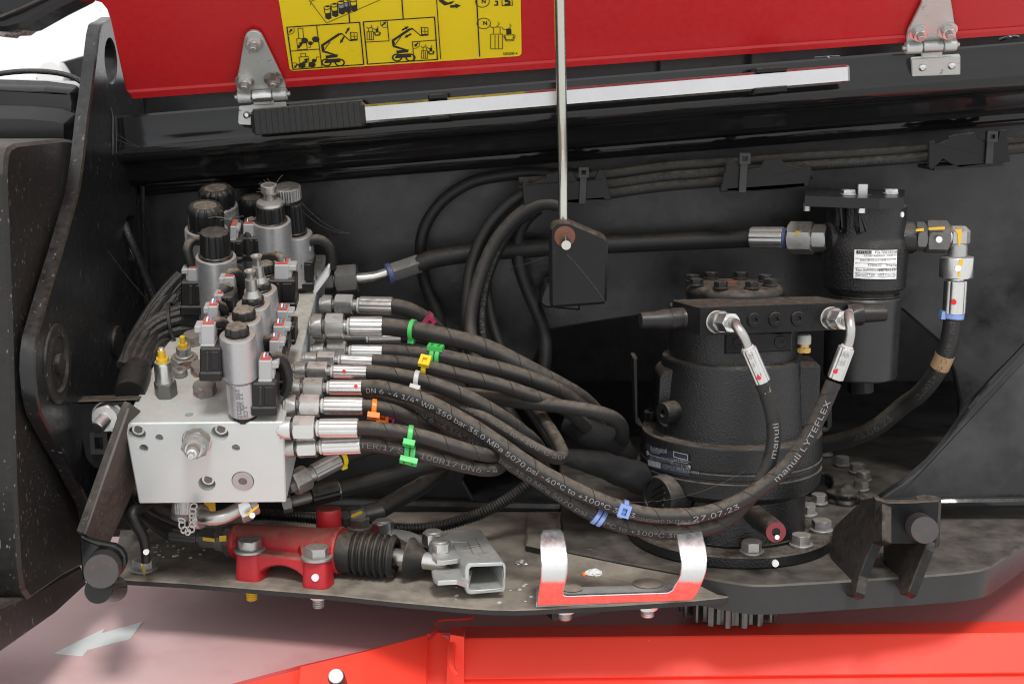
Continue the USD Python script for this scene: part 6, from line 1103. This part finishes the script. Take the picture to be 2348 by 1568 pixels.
parts, at = fitting(x, d5, (170, 568), (800, 622), [('hex', 'large_nut', 735, 800, 155, 'zinc_dark', .5), ('hex', 'adapter', 640, 738, 128, 'zinc_dark', .12), ('hex', 'union_nut', 482, 642, 104, 'zinc_dark', .12), ('cyl', 'ferrule_rim', 450, 486, 96, 'zinc_dark'), ('fer', 'ferrule', 452, 172, 92, 'zinc_dark', .2)], .062, .046)
for q_, yy in (([(480, 590), (600, 605), (600, 640), (480, 625)], .053 - .0172), ([(645, 578), (718, 572), (718, 630), (648, 635)], .050 - .0205)): patch(x, [d5(*q) for q in q_], yy)
pt = Path([at(200)] + [(380, 1212, .066), (357, 1197, .07), (336, 1172, .075), (318, 1140, .08), (300, 1090, .09)]); obj('hose', tube(pt, 20, 16), 'hose_dark', x, smooth=60)
# ------------------------------------------------------------------ grey square socket with its clevis
so = thing('lever_socket', 'grey galvanised square tube socket with forked tabs pinned to the plunger', 'socket'); ys = -.050
fpx = [(1418, 1010), (1430, 960), (1460, 935), (1830, 922), (1862, 940), (1872, 975), (1868, 1210), (1850, 1245), (1480, 1278), (1440, 1262), (1425, 1220)]
fs = V(ys); go = fs.poly(fpx, d6, r=.001); gi = fs.poly([(1468, 1000), (1490, 975), (1820, 962), (1836, 975), (1840, 1195), (1822, 1210), (1490, 1232), (1468, 1215)], d6, r=.0008)
bkp = Q(*d6(1400, 572), P(*d6(1640, 930), ys)[2]) - P(*d6(1640, 930), ys); dirb = A(bkp[0], bkp[1], 0); ln = np.linalg.norm(dirb); dirb /= ln
def shear(m, y0): v = np.array(m.vertices); k = (v[:, 1] - y0); v[:, 0] += k * dirb[0] / dirb[1]; m.vertices = v; return m
obj('square_tube', shear(slab(fs, go.difference(gi), dirb[1] * ln, bev=.0006), ys), 'galvanised', so)
zt = P(*d6(1640, 932), ys)[2]; zt2 = zt - .0035
def tab(pts, z, t=.0042, nm='fork_tab'): f_ = Fr(A(0, 0, z), A(0, 0, 1), up=(0, 1, 0)); return obj(nm, slab(f_, f_.poly(pts, d6, r=.001), t, bev=.0006), 'galvanised', so)
tab([(1050, 790), (1060, 850), (1110, 900), (1180, 906), (1340, 885), (1400, 842), (1470, 838), (1470, 700), (1380, 620), (1300, 640), (1240, 690), (1150, 730), (1075, 745)], zt2)
tab([(1160, 650), (1250, 585), (1560, 560), (1600, 580), (1660, 680), (1400, 700), (1250, 690)], zt + .0004)
zl = P(*d6(1400, 1100), ys)[2]; tab([(1052, 1015), (1075, 1090), (1120, 1128), (1200, 1122), (1330, 1118), (1460, 1160), (1500, 1000), (1380, 985), (1250, 985), (1100, 990)], zl)
for nm, (x0, y0), r, m in (('pin_nut', (1145, 795), .0108, 'zinc'),): p = Q(*d6(x0, y0), zt2); pn_ = obj(nm, [hexn(p, p + (0, 0, .0085), r, .3), cyl(p + (0, 0, .008), p + (0, 0, .0105), r * .8, 22, .0012)], 'zinc', so)
p = Q(*d6(1145, 795), zt2); obj('clevis_pin', cyl(A(p[0], p[1], zl - .008), A(p[0], p[1], zt), .0050, 18), 'zinc', so); obj('pin_head', cyl(A(p[0], p[1], zl - .0085), A(p[0], p[1], zl - .0042), .0095, 22, .001), 'zinc', so)
p = Q(*d6(1070, 690), zt - .001); obj('pivot_nut', [hexn(p - (0, 0, .002), p + (0, 0, .0085), .0108, .1), cyl(p + (0, 0, .008), p + (0, 0, .0105), .0086, 22, .0012), hexn(p - (0, 0, .014), p - (0, 0, .003), .0112, .5)], 'zinc', so)
sl_ = [slab(Fr(A(0, 0, zt + .0007), A(0, 0, 1), up=(0, 1, 0)), Fr(A(0, 0, zt + .0007), A(0, 0, 1), up=(0, 1, 0)).poly(q_, d6), .0004) for q_ in ([(1390, 745), (1580, 715), (1590, 722), (1395, 757)], [(1400, 768), (1590, 742), (1592, 750), (1402, 778)], [(1440, 690), (1452, 690), (1520, 830), (1510, 832)], [(1525, 650), (1535, 650), (1640, 830), (1630, 834)])]; obj('scored_mark', sl_, 'zinc_old', so, smooth=False)
ar_ = thing('link_arm', 'flat cranked grey link arm behind the bellows, hexagon nut on its far end', 'link'); fz = Fr(A(0, 0, zt - .0055), A(0, 0, 1), up=(0, 1, 0))
obj('arm_plate', slab(fz, fz.poly([(405, 585), (430, 560), (520, 545), (690, 555), (820, 580), (905, 615), (1000, 680), (1010, 720), (940, 730), (850, 740), (770, 690), (680, 640), (560, 610), (440, 605)], d6, r=.001), .0045, bev=.0006), 'galvanised', ar_)
p = Q(*d6(515, 578), zt - .0055); obj('arm_nut', [hexn(p, p + (0, 0, .0095), .0112, .3), cyl(p + (0, 0, .009), p + (0, 0, .0115), .0086, 22, .0012)], 'zinc', ar_)
# ------------------------------------------------------------------ bright hook bracket at the plate edge
hk = thing('hook_bracket', 'shiny bare metal bracket with two curved hooks at the edge of the floor plate', 'bracket'); HY = -.080; fk = V(HY)
g = fk.poly([(412, 1178), (425, 1050), (445, 900), (450, 760), (440, 600), (446, 540), (470, 512), (630, 505), (662, 530), (680, 600), (690, 700), (682, 840), (662, 960), (650, 1020), (658, 1052), (690, 1062), (1600, 1022), (1640, 990), (1660, 930), (1702, 830), (1712, 720), (1690, 580), (1692, 490), (1720, 456), (1890, 450), (1918, 480), (1940, 600), (1945, 700), (1930, 800), (1895, 930), (1860, 1050), (1822, 1112)], d7, r=.0012)
z_b = min(np.array(g.exterior.coords)[:, 1])
def dens(g, d): return Polygon([g.exterior.interpolate(t).coords[0] for t in np.arange(0, g.exterior.length, d)])
m_ = slab(fk, dens(g, .0012), .0048, bev=.0007); 
m_ = m_.subdivide_to_size(.004)
v = np.array(m_.vertices); hgt = (v[:, 2] - z_b - fk.p[2])
def yoff(h):
    h = np.clip(h, 0, 1); a = np.minimum(h, .027) * .62; r = .018; b = np.clip(h - .027, 0, .05)
    return .006 - a - .62 * b + b ** 2 / (2 * r)
v[:, 1] += yoff(hgt) ; m_.vertices = v; obj('hook_plate', m_, 'hook_alloy', hk, smooth=35)
ff_ = Fr(A(0, 0, ZD + .0052), A(0, 0, 1), up=(0, 1, 0)); obj('foot_flange', slab(ff_, ff_.poly([(405, 1120), (430, 1120), (1770, 1050), (1740, 985), (1640, 955), (680, 985), (410, 970)], d7), .0048, bev=.0006), 'galvanised', hk)
for x_, y_, rr in ((1420, 955, .014), (730, 1000, .010)): p = Q(*d7(x_, y_), ZD + .0053); obj('button_bolt', lathe(p, p + A(0, 0, .0026), [(0, rr), (.25, rr), (.7, rr * .8), (1, rr * .45)], 28, px=False), 'deck_steel', hk)
for u_s, v_s in ((672, 1165), (1420, 1140)): p = Q(*d7(u_s, v_s), ZD - .005); hx_ = obj('stud_end', [hexn(p, p - (0, 0, .0045), .0095, .3), lathe(p - (0, 0, .004), p - (0, 0, .0115), [(f, .0062 if i % 2 else .0053) for i, f in enumerate(np.linspace(0, 1, 9))], 18, px=False)], 'zinc', hk)
top('under_block', rbox(Q(*d7(690, 1200), ZD - .02) + (0, .03, 0), A(1, .4, 0), A(-.4, 1, 0), A(0, 0, 1), (.025, .025, .009), .001), 'black_paint', 'small black block under the floor plate behind the left bracket stud', 'block')
# ------------------------------------------------------------------ latch bracket with pin on the thick plate
lb = thing('latch_bracket', 'black welded bracket with two legs and a round pin at the plate edge', 'bracket'); LY = -.028
f_ = V(LY); obj('front_web', slab(f_, f_.poly([(1180, 458), (1225, 470), (1280, 488), (1450, 488), (1680, 474), (1690, 500), (1672, 790), (1640, 805), (1500, 822), (1270, 820), (1180, 806)], d8), .008, bev=.0012), 'black_smooth', lb)
def leg(a, b, nm='leg'):
    q = [P(*d8(x, y), yy) for x, y, yy in a]; n = unit(np.cross(q[1] - q[0], q[2] - q[0])); n = n if n[1] < 0 else -n; fr = Fr(q[0], n)
    return obj(nm, slab(fr, fr.poly(b, d8, r=.0015), .009, bev=.001), 'black_smooth', lb)
leg([(840, 900, .028), (1200, 600, LY - .002), (1000, 1180, -.045)], [(838, 945), (840, 800), (845, 720), (865, 672), (1000, 545), (1095, 458), (1150, 450), (1200, 462), (1240, 500), (1240, 790), (1165, 808), (1120, 900), (1060, 1060), (1035, 1190), (1020, 1220), (985, 1228), (955, 1215), (945, 1170), (900, 1020)])
leg([(1245, 900, .02), (1580, 700, LY), (1400, 1180, -.045)], [(1243, 930), (1243, 780), (1590, 780), (1575, 850), (1500, 1040), (1470, 1120), (1440, 1195), (1405, 1216), (1370, 1200), (1355, 1150), (1300, 1030)])
cr = thing('x', 'x', 'x') if False else None
ct = P(*d8(1600, 462), .0); obj('curled_end', lathe(P(*d8(1600, 456), .002) + (0, 0, .0), P(*d8(1600, 456), .002) - (0, 0, .045), [(0, 22), (0, 28), (.03, 29), (1, 29)], 28), 'black_smooth', lb)
p0, p1 = P(*d8(1520, 672), LY + .004), P(*d8(1571, 706), -.068); obj('pin', lathe(p0, p1, [(0, 32), (.95, 32), (1, 30.5), (1, 5)], 40), 'pin_dark', lb)
# ------------------------------------------------------------------ strap bar at the left
stp = thing('strap_bar', 'long flat black strap running down past the valve block to a round pin', 'bar')
sp = [P(294, 935, -.095), P(194, 1222, -.105), P(252, 1246, -.045), P(330, 1055, -.030), P(345, 960, -.03)]
n_ = unit(np.cross(sp[1] - sp[0], sp[2] - sp[0])); n_ = n_ if n_[0] > 0 else -n_; fr = Fr(sp[0], n_)
obj('strap', slab(fr, fr.poly([(300, 925), (291, 940), (190, 1222), (200, 1235), (250, 1250), (296, 1150), (345, 1020), (350, 960)]), .006, bev=.0012), 'strap_dusty', stp)
obj('worn_edge', tube(Path([sp[0] + n_ * .000, sp[0] * .5 + sp[1] * .5, A(*sp[1])]), 4.2, 10), 'zinc_dark', stp)
f_ = V(-.108); obj('pin_lug', slab(f_, f_.poly([(640, 330), (665, 350), (690, 385), (760, 405), (930, 440), (985, 475), (1018, 530), (1020, 600), (990, 670), (940, 715), (700, 735), (672, 720), (655, 560)], d4, r=.002), .008, bev=.0015), 'black_gloss', stp)
p0, p1 = P(*d4(855, 600), -.10), P(*d4(823, 648), -.148); obj('pin', lathe(p0, p1, [(0, 40), (.95, 40), (1, 38.5), (1, 5)], 44), 'pin_dark', stp)
hk0 = P(*d4(860, 790), -.10); obj('hooked_end', lathe(P(*d4(800, 800), -.13), P(*d4(930, 790), -.04), [(0, 22), (0, 31), (.05, 32), (1, 30), (1, 24), (.1, 24)], 32), 'black_paint', stp)
# bolted bracket behind the strap
lbk = thing('block_support', 'black bracket plate behind the strap, one flanged nut and a dark cable tie on it', 'bracket'); f_ = V(-.045)
obj('support_plate', slab(f_, f_.poly([(640, 600), (690, 575), (1200, 560), (1200, 620), (1120, 1000), (1090, 1140), (810, 1140), (740, 1060)], d3), .006, bev=.001), 'black_gloss', lbk)
f2__ = V(-.052); obj('top_flange', slab(f2__, f2__.poly([(625, 545), (650, 505), (680, 560), (1200, 540), (1200, 562), (690, 578), (640, 605)], d3), .02, bev=.001), 'black_smooth', lbk)
f3__ = V(-.0525); obj('raised_strip', slab(f3__, f3__.line([(830, 720), (840, 620), (880, 592), (1050, 585), (1110, 590), (1118, 620)], .0022, d3), .0022, .0), 'black_smooth', lbk)
p = f_.w(*f_.ab(*d3(938, 690))); obj('flange_nut', [cyl(p + (0, .001, 0), p - (0, .0024, 0), .0148, 28, .0008), hexn(p - (0, .0022, 0), p - (0, .012, 0), .0125, .3), cyl(p - (0, .011, 0), p + A(-.004, -.022, -.006), .0062, 18, .0006)], 'zinc', lbk)
p = f_.w(*f_.ab(*d3(880, 910))) - (0, .004, 0); bxm = m3.Manifold.cube((.0155, .009, .0195), True) - m3.Manifold.cube((.0075, .02, .0115), True); bxm = tm(bxm); bxm.vertices = np.array(bxm.vertices) + p; obj('tie_lock', bxm, 'tie_black', lbk, smooth=False)
# ------------------------------------------------------------------ fittings under the block
ub = thing('test_port', 'knurled test port cap with a little chain under the valve block', 'test port'); ky = -.04
obj('knurled_cap', lathe(P(*d4(1480, 60), ky), P(*d4(1478, 185), ky), [(0, 22), (.45, 22.5), (.5, 23.5), (.8, 23.5), (.84, 22.5), (1, 21)], 96, lobes=32, depth=.035), 'zinc_old', ub); obj('port_body', lathe(P(*d4(1478, 175), ky), P(*d4(1470, 225), ky), [(0, 25), (.6, 25), (1, 20)], 30), 'zinc_dark', ub)
chain = [(680, 215), (650, 300), (640, 380), (650, 450), (665, 530), (640, 610), (600, 690), (530, 700), (480, 630), (450, 530), (465, 475)]
for k in range(len(chain) - 1):
    a, b = P(*f1(*chain[k]), -.068), P(*f1(*chain[k + 1]), -.068); d = unit(b - a); w = unit(np.cross(d, A(0, -1, 0) if k % 2 else A(.6, -.6, .5))); L = np.linalg.norm(b - a) * .62; c = (a + b) / 2
    pts = [c + d * L * math.cos(t) + w * .0032 * math.sin(t) for t in np.linspace(0, 2 * math.pi, 20)]; obj('chain_link', tube(Path([A(*p) for p in pts], 24), .0008, 8, px=False), 'zinc_old', ub)
eb_ = thing('elbow_pipe', 'bent steel pipe under the valve block ending in a yellow marked nut', 'pipe')
pt = Path(T(f1, [(760, 430, -.03), (850, 455, -.038), (980, 480, -.042), (1120, 465, -.042), (1260, 415, -.040), (1400, 330, -.036), (1480, 280, -.034)])); obj('pipe', tube(pt, 17, 20), 'steel_tube', eb_, smooth=60)
obj('pipe_collar', lathe(P(*f1(720, 420), -.028), P(*f1(830, 445), -.032), [(0, 30), (.7, 29), (1, 24)], 28), 'zinc_old', eb_); a_, b2_ = P(*f1(1440, 330), -.036), P(*f1(1760, 200), -.030); obj('union_nut', hexn(a_, a_ + (b2_ - a_) * .62, 29 * S(a_) * 1.1, .3), 'zinc', eb_); obj('adapter', hexn(a_ + (b2_ - a_) * .64, b2_, 25 * S(a_), .1), 'zinc_old', eb_)
f_ = Fr(P(*f1(1690, 300), -.055), unit(A(.15, -.95, -.1))); obj('paint_mark', slab(f_, f_.poly([(1585, 395), (1610, 370), (1790, 215), (1800, 260), (1690, 350), (1600, 425)], f1), .0006), 'paint_yellow', eb_, smooth=False); obj('white_dot', disc_on(RP(*f1(1683, 410), f_.p, f_.n), f_.n, .0026, .0008), 'paint_white', eb_)
f_ = V(.0); top('yellow_label', slab(f_, f_.poly([(840, 190), (1035, 190), (1045, 360), (960, 355), (905, 330)], f1), .002), 'paint_yellow', 'small yellow label peeping out under the valve block above the pipe', 'label')
plain('black hose with faint print tucked under the left of the valve block', T(f1, [(-250, 80, .02), (-60, 240, .01), (100, 340, .005), (260, 420, .0), (420, 470, -.005), (560, 540, -.005)]), 18, 'hose_rubber', key='UB')
gs = thing('ground_strap', 'flat black taped lead bolted to the floor plate, yellow mark on its bolt', 'lead')
pt = Path(T(d4, [(1290, 60, -.01), (1180, 110, -.02), (1085, 150, -.03), (1065, 190, -.035), (1110, 270, -.033), (1160, 350, -.03), (1180, 440, -.028), (1185, 530, -.026), (1186, 575, -.026)])); obj('lead', tube(pt, [12, 14, 16, 15, 13, 11.5, 11], 16), 'tape_dark', gs, smooth=60)
p = Q(*d4(1167, 640), ZD + .0004); nb_ = obj('lug_bolt', bolt(p, A(0, 0, 1), .0108, .0085, 1.25), 'zinc_old', gs); obj('lug_plate', rbox(p + A(.002, .014, .0035), A(0, 1, 0), A(1, 0, 0), A(0, 0, 1), (.014, .007, .0016), .0005), 'zinc_old', gs)
f_ = Fr(p - (0, .0118, -.004), A(0, -1, .35)); obj('paint_mark', slab(f_, f_.poly([(1140, 585), (1172, 590), (1168, 612), (1185, 640), (1180, 690), (1152, 655), (1160, 625)], d4), .0006), 'paint_yellow', gs, smooth=False); obj('white_dot', disc_on(P(*d4(1190, 490), -.0265 - .0050), FRONT, .0027, .0012), 'paint_white', gs)
# ------------------------------------------------------------------ little things: debris, seed fluff, cobwebs
deb = []
for k in range(64):
    c, x, y = (d4, rng.uniform(1240, 1680), rng.uniform(380, 540)) if k < 34 else (d7, rng.uniform(880, 1650), rng.uniform(640, 900)) if k < 52 else (d6, rng.uniform(1300, 2250), rng.uniform(1150, 1380))
    s_ = rng.choice((.0006, .0008, .0011, .0015)); t = trimesh.creation.icosphere(1, s_); v = np.array(t.vertices); v *= .6 + .8 * meshkit.noise(v * 900 + k)[:, None]; t.vertices = v * (1.3, 1, .7) + Q(*c(x, y), ZD + s_ * .3); deb.append(t)
tag(obj('debris', deb, 'debris', smooth=False), 'pale grit and crumbs scattered over the dusty floor plate', 'debris', kind='stuff')
for (x, y, c, s_, m, lab) in ((935, 855, d7, .0062, 'paint_white', 'largest white crumb lying between the two hooks'), (865, 865, d7, .0036, 'tie_orange', 'small orange crumb beside the largest white one'), (275, 760, d7, .0045, 'zinc', 'grey metal chip on the floor plate between socket and hooks'), (1315, 645, d7, .0040, 'paint_white', 'white crumb on the plate beside the motor flange'), (640, 575, d4, .0055, 'label_white', 'torn scrap of white paper on the floor plate near the red foot')):
    t = trimesh.creation.icosphere(2, s_); v = np.array(t.vertices); v *= .6 + .8 * meshkit.noise(v * 500 + s_ * 1e4)[:, None]; t.vertices = v * (1.35, .9, .55) + Q(*c(x, y), ZD + s_ * .35); top('crumb', t, m, lab, 'crumb', smooth=False)
def curves(name, strands, w, m, parent=None, **k):
    c = UsdGeom.BasisCurves.Define(stage, numbered(path_of(parent) + '/' + name)); c.CreateTypeAttr('linear'); c.CreateCurveVertexCountsAttr([len(s) for s in strands])
    c.CreatePointsAttr(Vt.Vec3fArray.FromNumpy(np.vstack(strands).astype(np.float32))); c.CreateWidthsAttr([float(w)]); c.SetWidthsInterpolation('constant'); UsdShade.MaterialBindingAPI.Apply(c.GetPrim()).Bind(M(m)); return tag(c, **k)
def fluff(c, x, y, b, n, R, label, up=0.):
    o = bq(*c(x, y), b) - bY * .012; st = []
    for k in range(n):
        a = 2 * math.pi * k / n + rng.uniform(-.25, .25); d = A(math.cos(a), -.3 * rng.random(), abs(math.sin(a)) * .9 + up); d = unit(d); L = R * rng.uniform(.55, 1.1); bend = A(rng.uniform(-.3, .3), 0, -.25) * L; st.append(np.array([o + d * L * t + bend * t * t for t in np.linspace(0, 1, 6)]))
    x_ = thing('seed_fluff', label, 'seed'); curves('bristles', st, .00012, 'seed', x_)
fluff(c6, 1085, 225, bb(634, 690) - .02, 14, .026, 'wispy plant seed caught on the hollow stem of the bright solenoid', .35); fluff(c6, 645, 470, bb(505, 765) - .01, 10, .017, 'smaller plant seed between the big caps'); fluff(c6, 675, 905, bb(505, 765) - .03, 6, .012, 'curled brown seed wisp beside the near big coil', -.3)
webs = []
def strand(a, b, sag, n=14, k=1):
    for _ in range(k):
        ja, jb = rng.uniform(-.004, .004), rng.uniform(-.006, .006); webs.append(np.array([a + (b - a) * t + A(0, 0, -sag * 4 * t * (1 - t) + ja * (1 - t) + jb * t) for t in np.linspace(0, 1, n)]))
strand(P(*c1(1000, 1190), .06), P(*c1(1500, 1340), .2), .003, k=2); strand(P(*c6(1350, 390), .09), P(*c6(1830, 660), .16), .006, k=2); strand(P(*e4(610, 990), -.01), P(*e4(930, 1400), .03), -.002, k=1); strand(P(*e4(100, 1120), .14), P(*e4(520, 1000), .03), .004, k=1); strand(P(*c5(800, 650), .05), P(*c5(1330, 1320), .1), .003); strand(P(*e2(0, 1150), -.05), P(*e2(1000, 930), .0), .010)
tag(curves('cobweb', webs, .00009, 'web'), 'thin dusty cobweb threads strung across the machine bay', 'cobweb', kind='stuff')
top('post_decal', (lambda f_: slab(f_, f_.poly([(1058, 795), (1085, 790), (1120, 850), (1172, 862), (1175, 1000), (1060, 1008)], c1, r=.0004), .0006, .0))(V(.20)), 'sticker_yellow', 'small yellow decal with a vertical arrow oval beside the corner of the red lid', 'decal')
f_ = V(.1985); tag(obj('decal_print', [slab(f_, f_.line([(1118, 842), (1100, 860), (1092, 915), (1100, 970), (1118, 992), (1136, 970), (1142, 915), (1136, 860), (1118, 842)], .0011, c1), .0002, .0004), slab(f_, f_.line([(1102, 920), (1116, 875), (1132, 918)], .0011, c1), .0002, .0004), slab(f_, f_.line([(1112, 890), (1112, 965), (1126, 965), (1126, 890)], .0009, c1), .0002, .0005)], 'ink', stage.GetPrimAtPath('/World/post_decal'), smooth=False))
# marks on fittings
def mark(key, px, y, m='paint_yellow'): patch(HP[key][2], px, y, m)
